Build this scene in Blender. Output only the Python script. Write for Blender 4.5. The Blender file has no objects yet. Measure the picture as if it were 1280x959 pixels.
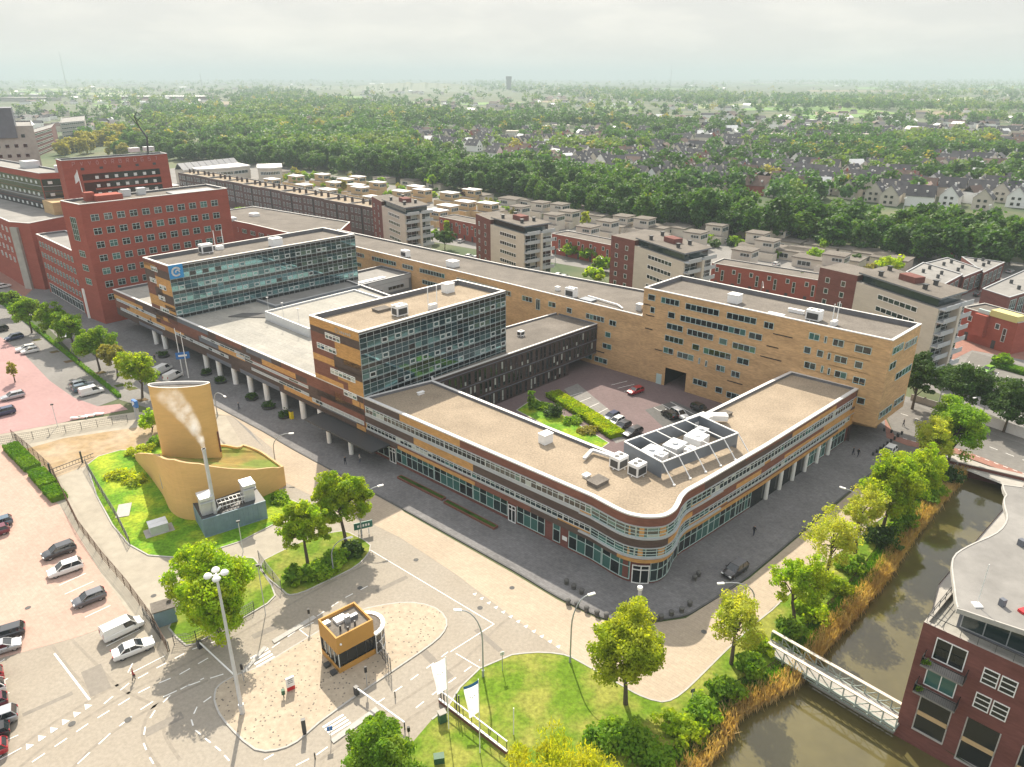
import bpy, math, random
import numpy as np
from mathutils import Vector, Matrix, geometry
R = math.radians
PI = math.pi
rng = random.Random(7)
S = bpy.context.scene
COL = S.collection

# ------------------------------------------------------------------ camera, sky, sun, exposure
F, HY, H = 915.0, 96.0, 66.0           # focal length and horizon of the 1280 x 959 frame, camera height
TH = math.atan((479.5 - HY) / F)
CT, ST = math.cos(TH), math.sin(TH)
cam = bpy.data.cameras.new('camera')
cam.sensor_width = 36.0
cam.lens = F / 1280.0 * 36.0
cam.clip_start, cam.clip_end = 0.5, 80000.0
co = bpy.data.objects.new('camera', cam)
COL.objects.link(co)
co.location = (0, 0, H)
co.rotation_euler = (PI / 2 - TH, 0, 0)
S.camera = co
SUN = Vector((-0.19, 1.03, 1.0)).normalized()          # towards the sun, behind the scene
EL = math.asin(SUN.z)
AZ = math.atan2(SUN.x, SUN.y)
W = bpy.data.worlds.new('World')
S.world = W
W.use_nodes = True
nt = W.node_tree
nt.nodes.clear()
def N(tree, t, **k):
    n = tree.nodes.new(t)
    for a, b in k.items():
        setattr(n, a, b)
    return n
sky = N(nt, 'ShaderNodeTexSky', sky_type='NISHITA', sun_disc=False, sun_elevation=EL, sun_rotation=AZ,
        air_density=1.0, dust_density=2.2, ozone_density=1.0, altitude=50.0)
bg = N(nt, 'ShaderNodeBackground')
bg.inputs[1].default_value = 0.15
wo = N(nt, 'ShaderNodeOutputWorld')
tc = N(nt, 'ShaderNodeTexCoord')
mp = N(nt, 'ShaderNodeMapping')
mp.inputs['Scale'].default_value = (1.0, 1.0, 4.0)
nz = N(nt, 'ShaderNodeTexNoise')
nz.inputs['Scale'].default_value = 6.0
nz.inputs['Detail'].default_value = 8
nz.inputs['Roughness'].default_value = 0.58
cr = N(nt, 'ShaderNodeValToRGB')
cr.color_ramp.elements[0].position = 0.42
cr.color_ramp.elements[1].position = 0.66
cl = N(nt, 'ShaderNodeMix', data_type='RGBA')           # thin grey veil and the brighter puffs in it
cl.inputs[6].default_value = (3.0, 2.93, 2.78, 1)
cl.inputs[7].default_value = (3.6, 3.45, 3.17, 1)
nt.links.new(tc.outputs['Generated'], mp.inputs[0])
nt.links.new(mp.outputs[0], nz.inputs['Vector'])
nt.links.new(nz.outputs[0], cr.inputs[0])
nt.links.new(cr.outputs[0], cl.inputs[0])
sx = N(nt, 'ShaderNodeSeparateXYZ')
nt.links.new(tc.outputs['Generated'], sx.inputs[0])
mm = N(nt, 'ShaderNodeMapRange', interpolation_type='SMOOTHSTEP')   # clearer blue higher up
mm.inputs[1].default_value = 0.08
mm.inputs[2].default_value = 0.5
mm.inputs[3].default_value = 0.96
mm.inputs[4].default_value = 0.72
nt.links.new(sx.outputs['Z'], mm.inputs[0])
mx = N(nt, 'ShaderNodeMix', data_type='RGBA')
nt.links.new(mm.outputs[0], mx.inputs[0])
nt.links.new(sky.outputs[0], mx.inputs[6])
hi = N(nt, 'ShaderNodeMapRange')                        # the veil is brighter overhead
for k_, v_ in ((1, 0.1), (2, 0.6), (3, 1.0), (4, 1.75)):
    hi.inputs[k_].default_value = v_
nt.links.new(sx.outputs['Z'], hi.inputs[0])
vm = N(nt, 'ShaderNodeVectorMath', operation='SCALE')
nt.links.new(cl.outputs[2], vm.inputs[0])
nt.links.new(hi.outputs[0], vm.inputs['Scale'])
nt.links.new(vm.outputs[0], mx.inputs[7])
nt.links.new(mx.outputs[2], bg.inputs[0])
nt.links.new(bg.outputs[0], wo.inputs[0])
sl = bpy.data.lights.new('sun', 'SUN')
sl.energy = 4.4
sl.angle = R(0.6)
sl.color = (1.0, 0.905, 0.75)
so = bpy.data.objects.new('sun', sl)
COL.objects.link(so)
so.rotation_euler = SUN.to_track_quat('Z', 'Y').to_euler()
so.location = (0, 0, 200)
vs = S.view_settings
vs.view_transform = 'Standard'
vs.look = 'None'
vs.exposure = 0.86
vs.gamma = 1.0
vs.use_curve_mapping = False
S.cycles.max_bounces = 6
S.cycles.diffuse_bounces = 4
S.cycles.glossy_bounces = 3
S.cycles.transparent_max_bounces = 6
S.cycles.transmission_bounces = 2
S.cycles.volume_bounces = 2
S.cycles.caustics_reflective = False
S.cycles.caustics_refractive = False
S.cycles.use_denoising = True
S.cycles.sample_clamp_indirect = 4.0

# ------------------------------------------------------------------ survey: a sight line of the frame meets the level z
def at(x, y, z=0.0):
    u, v = (x - 640.0) / F, (479.5 - y) / F
    t = (H - z) / (ST - v * CT)
    return (u * t, (CT + v * ST) * t)
def ats(l, z=0.0):
    return [at(x, y, z) for x, y in l]
def ztop(y, b):                        # height seen at image row y above the ground point b
    v = (479.5 - y) / F
    return H + b[1] * (-ST + v * CT) / (CT + v * ST)

# ------------------------------------------------------------------ materials
MATS = {}
def mat(name, col, rough=0.85, var=0.0, scale=1.0, var2=0.0, scale2=0.05, metal=0.0, spec=0.5, bump=0.0, stretch=None, emis=None, col2=None, coord='Object', obj_random=0.0):
    m = bpy.data.materials.new(name)
    m.use_nodes = True
    t = m.node_tree
    b = t.nodes['Principled BSDF']
    b.inputs['Roughness'].default_value = rough
    b.inputs['Metallic'].default_value = metal
    b.inputs['Specular IOR Level'].default_value = spec
    b.inputs['Base Color'].default_value = (*col, 1)
    last = None
    if var or var2 or col2 or obj_random:
        c = N(t, 'ShaderNodeTexCoord')
        src = c.outputs[coord]
        if stretch:
            q = N(t, 'ShaderNodeMapping')
            q.inputs['Scale'].default_value = stretch
            t.links.new(src, q.inputs[0])
            src = q.outputs[0]
        rgb = N(t, 'ShaderNodeRGB')
        rgb.outputs[0].default_value = (*col, 1)
        last = rgb.outputs[0]
        if col2:
            n = N(t, 'ShaderNodeTexNoise')
            n.inputs['Scale'].default_value = scale2
            n.inputs['Detail'].default_value = 5
            t.links.new(src, n.inputs['Vector'])
            rp = N(t, 'ShaderNodeValToRGB')
            rp.color_ramp.elements[0].position = 0.42
            rp.color_ramp.elements[1].position = 0.6
            t.links.new(n.outputs[0], rp.inputs[0])
            x = N(t, 'ShaderNodeMix', data_type='RGBA')
            t.links.new(rp.outputs[0], x.inputs[0])
            t.links.new(last, x.inputs[6])
            x.inputs[7].default_value = (*col2, 1)
            last = x.outputs[2]
        for v_, s_, d_ in ((var, scale, 4), (var2, scale2, 3)):
            if not v_:
                continue
            n = N(t, 'ShaderNodeTexNoise')
            n.inputs['Scale'].default_value = s_
            n.inputs['Detail'].default_value = d_
            n.inputs['Roughness'].default_value = 0.65
            t.links.new(src, n.inputs['Vector'])
            mr = N(t, 'ShaderNodeMapRange')
            mr.inputs[1].default_value = 0.25
            mr.inputs[2].default_value = 0.75
            mr.inputs[3].default_value = 1 - v_
            mr.inputs[4].default_value = 1 + v_
            t.links.new(n.outputs[0], mr.inputs[0])
            x = N(t, 'ShaderNodeVectorMath', operation='SCALE')
            t.links.new(last, x.inputs[0])
            t.links.new(mr.outputs[0], x.inputs['Scale'])
            last = x.outputs[0]
        if obj_random:
            oi = N(t, 'ShaderNodeObjectInfo')
            mr = N(t, 'ShaderNodeMapRange')
            mr.inputs[3].default_value = 1 - obj_random
            mr.inputs[4].default_value = 1 + obj_random
            t.links.new(oi.outputs['Random'], mr.inputs[0])
            x = N(t, 'ShaderNodeVectorMath', operation='SCALE')
            t.links.new(last, x.inputs[0])
            t.links.new(mr.outputs[0], x.inputs['Scale'])
            last = x.outputs[0]
        t.links.new(last, b.inputs['Base Color'])
        if bump:
            bp = N(t, 'ShaderNodeBump')
            bp.inputs['Strength'].default_value = bump
            bp.inputs['Distance'].default_value = 0.05
            n = N(t, 'ShaderNodeTexNoise')
            n.inputs['Scale'].default_value = scale * 1.7
            n.inputs['Detail'].default_value = 4
            t.links.new(src, n.inputs['Vector'])
            t.links.new(n.outputs[0], bp.inputs['Height'])
            t.links.new(bp.outputs[0], b.inputs['Normal'])
    if emis:
        b.inputs['Emission Color'].default_value = (*emis[:3], 1)
        b.inputs['Emission Strength'].default_value = emis[3]
    MATS[name] = m
    return m
def leaf(name, col, col2=None, trans=0.4, scale=0.55, obj_random=0.12, tint=(2.1, 1.9, 0.6)):
    m = mat(name, col, 0.6, 0.35, scale, col2=col2, scale2=0.35, spec=0.25, obj_random=obj_random)
    t = m.node_tree
    b = t.nodes['Principled BSDF']
    src = b.inputs['Base Color'].links[0].from_socket
    tr = N(t, 'ShaderNodeBsdfTranslucent')
    sc = N(t, 'ShaderNodeVectorMath', operation='MULTIPLY')
    sc.inputs[1].default_value = tint
    t.links.new(src, sc.inputs[0])
    t.links.new(sc.outputs[0], tr.inputs[0])
    mxs = N(t, 'ShaderNodeMixShader')
    mxs.inputs[0].default_value = trans
    t.links.new(b.outputs[0], mxs.inputs[1])
    t.links.new(tr.outputs[0], mxs.inputs[2])
    t.links.new(mxs.outputs[0], t.nodes['Material Output'].inputs[0])
    return m
def brick(name, col, var=0.22, vary=0.2):                # brickwork: course-wise tint and large stains, laid on the wall's own metres
    m = mat(name, col, 0.9, var, 0.9, vary, 0.12, coord='UV', stretch=(1.0, 4.0, 1.0), spec=0.2)
    return m
def paving(name, c1, c2, mortar, w=0.6, h=0.3, var=0.15, scale2=0.08, rough=0.9):
    m = mat(name, c1, rough, var, 1.6, var, scale2, spec=0.2)
    t = m.node_tree
    b = t.nodes['Principled BSDF']
    src = b.inputs['Base Color'].links[0].from_socket
    br = N(t, 'ShaderNodeTexBrick')
    br.inputs['Color1'].default_value = (1, 1, 1, 1)
    k = [c2[i] / c1[i] for i in range(3)]
    br.inputs['Color2'].default_value = (*k, 1)
    br.inputs['Mortar'].default_value = (*[mortar[i] / c1[i] for i in range(3)], 1)
    br.inputs['Scale'].default_value = 1
    br.inputs['Mortar Size'].default_value = 0.02
    br.inputs['Brick Width'].default_value = w
    br.inputs['Row Height'].default_value = h
    c = N(t, 'ShaderNodeTexCoord')
    q = N(t, 'ShaderNodeMapping')
    q.inputs['Rotation'].default_value = (0, 0, R(42))
    t.links.new(c.outputs['Object'], q.inputs[0])
    t.links.new(q.outputs[0], br.inputs['Vector'])
    x = N(t, 'ShaderNodeVectorMath', operation='MULTIPLY')
    t.links.new(src, x.inputs[0])
    t.links.new(br.outputs[0], x.inputs[1])
    t.links.new(x.outputs[0], b.inputs['Base Color'])
    return m

# ------------------------------------------------------------------ object tagging
def tag(o, label=None, cat=None, group=None, kind=None):
    if label: o['label'] = label
    if cat: o['category'] = cat
    if group: o['group'] = group
    if kind: o['kind'] = kind
    return o
def thing(name, label, cat, loc=(0, 0, 0), group=None, rz=0.0):
    o = bpy.data.objects.new(name, None)
    o.empty_display_size = 0.5
    COL.objects.link(o)
    o.location = (loc[0], loc[1], loc[2] if len(loc) > 2 else 0.0)
    o.rotation_euler.z = rz
    return tag(o, label, cat, group)
KIDS = {}
def copy_tree(o, parent=None):
    c = o.copy()
    COL.objects.link(c)
    if parent is not None:
        c.parent = parent
        KIDS.setdefault(parent.name, []).append(c)
    for ch in KIDS.get(o.name, []):
        copy_tree(ch, c)
    return c
class MB:
    """collects faces and links them as one mesh object"""
    def __init__(s):
        s.v, s.f, s.m, s.uv = [], [], [], []
    def face(s, pts, mi=0, uv=None):
        b = len(s.v)
        s.v += [tuple(p) for p in pts]
        s.f.append(tuple(range(b, b + len(pts))))
        s.m.append(mi)
        s.uv.append(uv or [(p[0] + p[1] * .7, p[2] if len(p) > 2 else 0) for p in pts])
    def poly(s, xy, z, mi=0, holes=None, down=False):
        loops = [[Vector((p[0], p[1], 0)) for p in xy]] + [[Vector((p[0], p[1], 0)) for p in h] for h in (holes or [])]
        flat = [p for l in loops for p in l]
        for tri in geometry.tessellate_polygon(loops):
            a, b, c = [flat[i] for i in tri]
            cr_ = (b - a).cross(c - a).z
            if (cr_ < 0) != down:
                b, c = c, b
            s.face([(q.x, q.y, z) for q in (a, b, c)], mi, [(q.x, q.y) for q in (a, b, c)])
    def wall(s, path, z0, z1, mi=0, closed=True, s0=0.0, flip=False):
        n = len(path)
        d = s0
        for i in range(n if closed else n - 1):
            a, b = path[i], path[(i + 1) % n]
            L = math.hypot(b[0] - a[0], b[1] - a[1])
            q = [(a[0], a[1], z0), (b[0], b[1], z0), (b[0], b[1], z1), (a[0], a[1], z1)]
            uv = [(d, z0), (d + L, z0), (d + L, z1), (d, z1)]
            if flip:
                q.reverse(); uv.reverse()
            s.face(q, mi, uv)
            d += L
    def prism(s, xy, z0, z1, mi=0, top=None, bottom=False):
        s.wall(xy, z0, z1, mi)
        s.poly(xy, z1, mi if top is None else top)
        if bottom:
            s.poly(xy, z0, mi, down=True)
    def box(s, c, d, rz=0.0, mi=0, base=True):           # c = centre of the underside (base) or centre, d = full sizes
        ca, sa = math.cos(rz), math.sin(rz)
        x, y, z = d[0] / 2, d[1] / 2, d[2]
        z0 = c[2] if base else c[2] - z / 2
        P = [(c[0] + i * x * ca - j * y * sa, c[1] + i * x * sa + j * y * ca) for i, j in ((-1, -1), (1, -1), (1, 1), (-1, 1))]
        s.prism(P, z0, z0 + z, mi, bottom=True)
    def bar(s, a, b, w, h=None, mi=0):                   # square bar from a to b
        h = h or w
        a, b = Vector(a), Vector(b)
        d = (b - a).normalized()
        u = d.cross(Vector((0, 0, 1)))
        if u.length < 1e-4:
            u = Vector((1, 0, 0))
        u.normalize()
        v = u.cross(d)
        u, v = u * w / 2, v * h / 2
        A = [a - u - v, a + u - v, a + u + v, a - u + v]
        B = [b - u - v, b + u - v, b + u + v, b - u + v]
        for i in range(4):
            j = (i + 1) % 4
            s.face([A[i], A[j], B[j], B[i]], mi)
        s.face(A[::-1], mi)
        s.face(B, mi)
    def tube(s, pts, rad, n=8, mi=0, cap=True):
        pts = [Vector(p) for p in pts]
        if not hasattr(rad, '__len__'):
            rad = [rad] * len(pts)
        rings = []
        for i, p in enumerate(pts):
            d = (pts[min(i + 1, len(pts) - 1)] - pts[max(i - 1, 0)]).normalized()
            u = d.cross(Vector((0.12, 0.31, 0.94)))
            if u.length < 1e-3:
                u = d.cross(Vector((1, 0, 0)))
            u.normalize()
            v = d.cross(u)
            rings.append([p + (u * math.cos(2 * PI * k / n) + v * math.sin(2 * PI * k / n)) * rad[i] for k in range(n)])
        base = len(s.v)
        for r_ in rings:
            s.v += [tuple(q) for q in r_]
        for i in range(len(rings) - 1):
            for k in range(n):
                j = (k + 1) % n
                s.f.append((base + i * n + k, base + i * n + j, base + (i + 1) * n + j, base + (i + 1) * n + k))
                s.m.append(mi)
                s.uv.append([(k / n, i), ((k + 1) / n, i), ((k + 1) / n, i + 1), (k / n, i + 1)])
        if cap:
            s.face(rings[0][::-1], mi)
            s.face(rings[-1], mi)
    def lathe(s, c, prof, n=16, mi=0):                   # prof: (radius, z) from the bottom up
        s.tube([(c[0], c[1], c[2] + z) for r_, z in prof], [r_ for r_, z in prof], n, mi)
    def build(s, name, mats, parent=None, smooth=False, world=True):
        me = bpy.data.meshes.new(name)
        off = Vector((0, 0, 0))
        if parent is not None and world:
            off = parent.location.copy()
            g = parent.parent
            while g is not None:
                off += g.location
                g = g.parent
        me.from_pydata([(a[0] - off.x, a[1] - off.y, (a[2] if len(a) > 2 else 0) - off.z) for a in s.v], [], s.f)
        if not isinstance(mats, (list, tuple)):
            mats = [mats]
        for m_ in mats:
            me.materials.append(MATS[m_] if isinstance(m_, str) else m_)
        me.polygons.foreach_set('material_index', s.m)
        ul = me.uv_layers.new(name='UVMap')
        ul.data.foreach_set('uv', [c_ for fu in s.uv for q in fu for c_ in q])
        if smooth:
            me.polygons.foreach_set('use_smooth', [True] * len(s.f))
        me.update()
        o = bpy.data.objects.new(name, me)
        COL.objects.link(o)
        if parent is not None:
            o.parent = parent
            KIDS.setdefault(parent.name, []).append(o)
        return o
def struct(name, mb, mats):
    return tag(mb.build(name, mats), kind='structure')
def sheet(name, px, z, m, world=False, holes=None):
    b = MB()
    b.poly(px if world else ats(px), z, 0, holes)
    return struct(name, b, m)
def inset(poly, d):                                      # shrink a counter-clockwise polygon
    n = len(poly)
    out = []
    for i in range(n):
        p0, p1, p2 = Vector(poly[i - 1]), Vector(poly[i]), Vector(poly[(i + 1) % n])
        a, b = (p1 - p0).normalized(), (p2 - p1).normalized()
        na, nb = Vector((-a.y, a.x)), Vector((-b.y, b.x))
        k = na + nb
        k = k / max(0.3, (1 + na.dot(nb)))
        out.append(tuple(p1 + k * d))
    return out
def ccw(p):
    a = sum(p[i - 1][0] * p[i][1] - p[i][0] * p[i - 1][1] for i in range(len(p)))
    return list(p) if a > 0 else list(p)[::-1]
def smooth_path(pts, k=4):
    out = []
    n = len(pts)
    for i in range(n - 1):
        p0, p1, p2, p3 = (Vector(pts[max(0, i - 1)]), Vector(pts[i]), Vector(pts[i + 1]), Vector(pts[min(n - 1, i + 2)]))
        for j in range(k):
            t = j / k
            out.append(tuple(0.5 * ((2 * p1) + (p2 - p0) * t + (2 * p0 - 5 * p1 + 4 * p2 - p3) * t * t + (3 * p1 - p0 - 3 * p2 + p3) * t ** 3)))
    out.append(tuple(pts[-1]))
    return out
class Face:
    """a wall line seen from outside, running with the outside on its right"""
    def __init__(s, *path):
        s.p = [Vector(q[:2]) for q in path]
        s.c = [0.0]
        for a, b in zip(s.p, s.p[1:]):
            s.c.append(s.c[-1] + (b - a).length)
        s.L = s.c[-1]
    def seg(s, d):
        for i in range(len(s.p) - 1):
            if d <= s.c[i + 1] or i == len(s.p) - 2:
                return i
    def xy(s, d, off=0.0):
        i = s.seg(d)
        a, b = s.p[i], s.p[i + 1]
        t = (b - a).normalized()
        q = a + t * (d - s.c[i]) + Vector((t.y, -t.x)) * off
        return q
    def cuts(s, s0, s1):
        return [s0] + [c for c in s.c if s0 + 1e-3 < c < s1 - 1e-3] + [s1]
    def patch(s, mb, s0, s1, z0, z1, mi=0, off=0.02):
        k = s.cuts(s0, s1)
        for a, b in zip(k, k[1:]):
            p, q = s.xy(a + 1e-4, off), s.xy(b - 1e-4, off)
            mb.face([(p.x, p.y, z0), (q.x, q.y, z0), (q.x, q.y, z1), (p.x, p.y, z1)], mi, [(a, z0), (b, z0), (b, z1), (a, z1)])
    def beam(s, mb, s0, s1, z0, z1, o0, o1, mi=0):       # a box laid along the wall between two offsets
        k = s.cuts(s0, s1)
        for a, b in zip(k, k[1:]):
            P = [s.xy(a + 1e-4, o1), s.xy(b - 1e-4, o1), s.xy(b - 1e-4, o0), s.xy(a + 1e-4, o0)]
            mb.prism([tuple(q) for q in P], z0, z1, mi, bottom=True)
    def window(s, mb, s0, s1, z0, z1, n=1, fm=0, gm=(1,), fw=0.07, rows=(), tilt=0.004, sill=True, off=0.0):
        """frame members proud of the wall, panes set back inside them"""
        s.beam(mb, s0, s1, z0, z0 + fw, off + 0.0, off + 0.09, fm)
        s.beam(mb, s0, s1, z1 - fw, z1, off + 0.0, off + 0.09, fm)
        zs = [z0] + [z0 + (z1 - z0) * r_ for r_ in rows] + [z1]
        for r_ in rows:
            zz = z0 + (z1 - z0) * r_
            s.beam(mb, s0, s1, zz - fw / 2, zz + fw / 2, off, off + 0.08, fm)
        w = (s1 - s0) / n
        for i in range(n + 1):
            d = min(max(s0 + i * w, s0 + fw / 2), s1 - fw / 2)
            s.beam(mb, d - fw / 2, d + fw / 2, z0 + fw, z1 - fw, off, off + 0.085, fm)
        for i in range(n):
            for za, zb in zip(zs, zs[1:]):
                g = rng.choice(gm)
                t1, t2 = rng.uniform(-tilt, tilt) * w, rng.uniform(-tilt, tilt) * (zb - za)
                o_ = off + 0.03
                ps = [s.xy(s0 + i * w + .01, o_), s.xy(s0 + (i + 1) * w - .01, o_ + t1),
                      s.xy(s0 + (i + 1) * w - .01, o_ + t1 + t2), s.xy(s0 + i * w + .01, o_ + t2)]
                zz = (za, za, zb, zb)
                mb.face([(p.x, p.y, z) for p, z in zip(ps, zz)], g)
def roofed(root, poly, z, ztop_, roof_m, wall_m, cap_m='white_cap', z0=0.0, cap_w=0.42, wall=True, name='roof', cap_h=0.12):
    """walls up to a parapet, its coping and the sunk roof sheet, each a part"""
    poly = ccw(poly)
    ins = inset(poly, cap_w)
    if wall:
        b = MB()
        b.wall(poly, z0, ztop_, 0)
        b.build('wall', [wall_m], root)
    b = MB()
    o_ = inset(poly, -0.06)
    b.wall(o_, ztop_ - cap_h * .4, ztop_ + cap_h, 0)
    b.poly(o_, ztop_ + cap_h, 0, [ins])
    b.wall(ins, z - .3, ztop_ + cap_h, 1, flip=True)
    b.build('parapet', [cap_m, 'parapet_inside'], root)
    b = MB()
    b.poly(ins, z, 0)
    return b.build(name, [roof_m], root)
# ------------------------------------------------------------------ material list
mat('far_land', (0.05, 0.085, 0.026), 0.95, 0.35, 0.004, 0.3, 0.02, col2=(0.1, 0.105, 0.05))
mat('grass', (0.115, 0.2, 0.012), 0.9, 0.42, 1.9, 0.28, 0.22, spec=0.15, col2=(0.2, 0.21, 0.04), bump=0.8)
mat('meadow', (0.12, 0.26, 0.014), 0.9, 0.5, 2.2, 0.3, 0.22, spec=0.15, col2=(0.24, 0.3, 0.02), bump=1.0)
mat('asphalt', (0.315, 0.278, 0.228), 0.92, 0.16, 2.4, 0.2, 0.06, spec=0.2, col2=(0.28, 0.252, 0.212))
mat('tyre_wear', (0.255, 0.226, 0.188), 0.9, 0.2, 1.5, spec=0.2)
mat('patch', (0.225, 0.203, 0.175), 0.9, 0.15, 1.5, spec=0.2)
mat('asphalt_grey', (0.17, 0.162, 0.15), 0.92, 0.16, 1.2, 0.12, 0.06, spec=0.2)
mat('dark_asphalt', (0.11, 0.108, 0.105), 0.92, 0.2, 1.2, 0.12, 0.06, spec=0.2)
paving('road_pavers', (0.4, 0.33, 0.25), (0.375, 0.31, 0.238), (0.31, 0.26, 0.2), 1.2, 0.4, 0.12)
paving('pink_pavers', (0.45, 0.305, 0.25), (0.42, 0.28, 0.228), (0.36, 0.27, 0.22), 1.2, 0.4, 0.13)
paving('rose_pavers', (0.37, 0.235, 0.225), (0.34, 0.215, 0.21), (0.31, 0.2, 0.2), 0.9, 0.4, 0.1)
paving('dark_pavers', (0.18, 0.176, 0.178), (0.158, 0.154, 0.157), (0.125, 0.125, 0.125), 0.8, 0.4, 0.22, 0.1)
paving('bay_pavers', (0.22, 0.212, 0.2), (0.205, 0.195, 0.185), (0.17, 0.165, 0.16), 0.8, 0.4, 0.15)
paving('court_pavers', (0.17, 0.125, 0.125), (0.15, 0.112, 0.112), (0.12, 0.09, 0.09), 0.8, 0.4, 0.12)
paving('red_pavers', (0.3, 0.155, 0.12), (0.26, 0.135, 0.105), (0.2, 0.12, 0.1), 0.8, 0.4, 0.15)
mat('concrete', (0.36, 0.34, 0.31), 0.9, 0.14, 0.6, 0.14, 0.08, spec=0.2)
mat('driveway', (0.37, 0.335, 0.275), 0.92, 0.14, 0.5, 0.16, 0.09, spec=0.2, col2=(0.3, 0.27, 0.22))
mat('sand', (0.4, 0.315, 0.22), 0.95, 0.25, 0.7, 0.2, 0.15, col2=(0.29, 0.21, 0.12), spec=0.1)
mat('kerb', (0.4, 0.385, 0.36), 0.85, 0.15, 2.0, spec=0.2)
mat('dark_kerb', (0.1, 0.1, 0.1), 0.85, 0.15, 2.0, spec=0.2)
mat('paint', (0.75, 0.74, 0.71), 0.75, 0.12, 1.5, spec=0.2)
mat('soil', (0.13, 0.09, 0.05), 0.95, 0.3, 1.0, spec=0.1, col2=(0.07, 0.1, 0.02))
mat('gravel_roof', (0.295, 0.24, 0.178), 0.95, 0.34, 3.2, 0.2, 0.16, spec=0.1)
mat('gravel_grey', (0.165, 0.148, 0.13), 0.95, 0.28, 3.0, 0.24, 0.14, spec=0.1)
paving('membrane', (0.335, 0.32, 0.285), (0.3, 0.29, 0.262), (0.21, 0.2, 0.185), 9.0, 1.3, 0.16, 0.1)
mat('mullion', (0.46, 0.49, 0.49), 0.45)
mat('membrane_grey', (0.21, 0.202, 0.19), 0.85, 0.16, 0.5, 0.2, 0.1)
mat('white_cap', (0.58, 0.57, 0.555), 0.6, 0.08, 0.7)
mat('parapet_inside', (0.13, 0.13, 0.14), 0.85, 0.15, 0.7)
mat('grey_cap', (0.35, 0.36, 0.37), 0.6, 0.1, 0.7)
mat('white_paint', (0.78, 0.78, 0.77), 0.5, 0.05, 2.0)
mat('grey_metal', (0.36, 0.38, 0.4), 0.45, 0.1, 2.0, metal=0.3)
mat('pale_metal', (0.56, 0.58, 0.6), 0.4, 0.1, 1.5, metal=0.3)
mat('dark_metal', (0.045, 0.047, 0.05), 0.5, 0.15, 2.0)
mat('black', (0.015, 0.015, 0.016), 0.6)
mat('frame', (0.6, 0.63, 0.62), 0.5)
mat('frame_teal', (0.45, 0.56, 0.54), 0.45)
mat('panel_grey', (0.4, 0.42, 0.44), 0.5, 0.1, 0.6)
mat('panel_dark', (0.12, 0.13, 0.155), 0.5, 0.15, 0.4)
mat('slate_panel', (0.17, 0.19, 0.22), 0.45, 0.15, 0.35, metal=0.2)
mat('glass', (0.018, 0.035, 0.037), 0.06, spec=0.9)
mat('glass_teal', (0.045, 0.13, 0.115), 0.05, spec=1.0)
mat('glass_dark', (0.01, 0.014, 0.016), 0.08, spec=0.8)
mat('glass_mirror', (0.2, 0.38, 0.39), 0.03, metal=0.8, spec=0.9)
mat('glass_mirror_dark', (0.075, 0.15, 0.17), 0.03, metal=0.75, spec=0.9)
mat('blind', (0.42, 0.44, 0.40), 0.5, 0.15, 0.7, spec=0.6)
mat('spandrel', (0.012, 0.015, 0.018), 0.12, spec=0.7)
brick('tan_brick', (0.52, 0.335, 0.175), 0.28, 0.22)
brick('tan_brick_light', (0.52, 0.34, 0.17), 0.25, 0.15)
brick('ochre_brick', (0.5, 0.28, 0.105), 0.3, 0.15)
brick('red_band', (0.19, 0.085, 0.062), 0.25, 0.2)
brick('brown_band', (0.1, 0.072, 0.062), 0.25, 0.2)
brick('dark_brick', (0.075, 0.055, 0.05), 0.3, 0.25)
brick('red_brick', (0.3, 0.083, 0.06), 0.16, 0.14)
brick('plum_brick', (0.17, 0.07, 0.06), 0.22, 0.2)
brick('terrace_brick', (0.12, 0.082, 0.078), 0.22, 0.2)
brick('house_tan', (0.5, 0.36, 0.2), 0.15, 0.15)
brick('stucco', (0.53, 0.485, 0.42), 0.08, 0.1)
mat('tan_panel', (0.47, 0.25, 0.06), 0.75, 0.06, 1.0, 0.08, 0.2)

# ------------------------------------------------------------------ water and ground
ZW = -1.8
bank_px = [(868, 975), (880, 959), (905, 931), (922, 899), (955, 880), (992, 859), (1035, 806), (1072, 766), (1105, 726), (1135, 680), (1165, 642), (1195, 606), (1207, 590)]
bankW = smooth_path(ats(bank_px, ZW), 3)
bankW = [(at(820, 1040, ZW))] + bankW
def offset_path(p, d):
    out = []
    for i in range(len(p)):
        a, b = Vector(p[max(0, i - 1)]), Vector(p[min(len(p) - 1, i + 1)])
        t = (b - a).normalized()
        out.append(tuple(Vector(p[i]) + Vector((-t.y, t.x)) * d))
    return out
bankT = offset_path(bankW, 3.0)
apt0 = at(1118, 916, ZW)
culvR = at(1300, 622, 0)
right_bank = [(90.5, 112.0), (73, 96), (60, 84), (50, 70), (43.2, 61.0), apt0, (48, 54.5), (60, 41), (70, 28)]
hole = bankT + [(86.5, 117.5)] + right_bank + [(20, 25), (6, 34)]
b = MB()
gx = [-16000, 16000]
b.poly([(-16000, -300), (16000, -300), (16000, 24000), (-16000, 24000)], -0.03, 0, [hole])
struct('ground', b, 'far_land')
m = mat('water', (0.105, 0.09, 0.036), 0.04, 0.25, 0.12, spec=0.6)
t = m.node_tree
bp = N(t, 'ShaderNodeBump')
bp.inputs['Strength'].default_value = 0.1
bp.inputs['Distance'].default_value = 0.05
n1 = N(t, 'ShaderNodeTexNoise')
n1.inputs['Scale'].default_value = 1.6
n1.inputs['Detail'].default_value = 4
c1 = N(t, 'ShaderNodeTexCoord')
t.links.new(c1.outputs['Object'], n1.inputs['Vector'])
t.links.new(n1.outputs[0], bp.inputs['Height'])
t.links.new(bp.outputs[0], t.nodes['Principled BSDF'].inputs['Normal'])
b = MB()
b.poly(offset_path(bankW, 0.6) + [(110, 132), (112, 108)] + [(x + 1.5, y - 1) for x, y in right_bank[1:]] + [(20, 22), (4, 30)], ZW, 0)
struct('canal_water', b, 'water')
b = MB()
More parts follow.
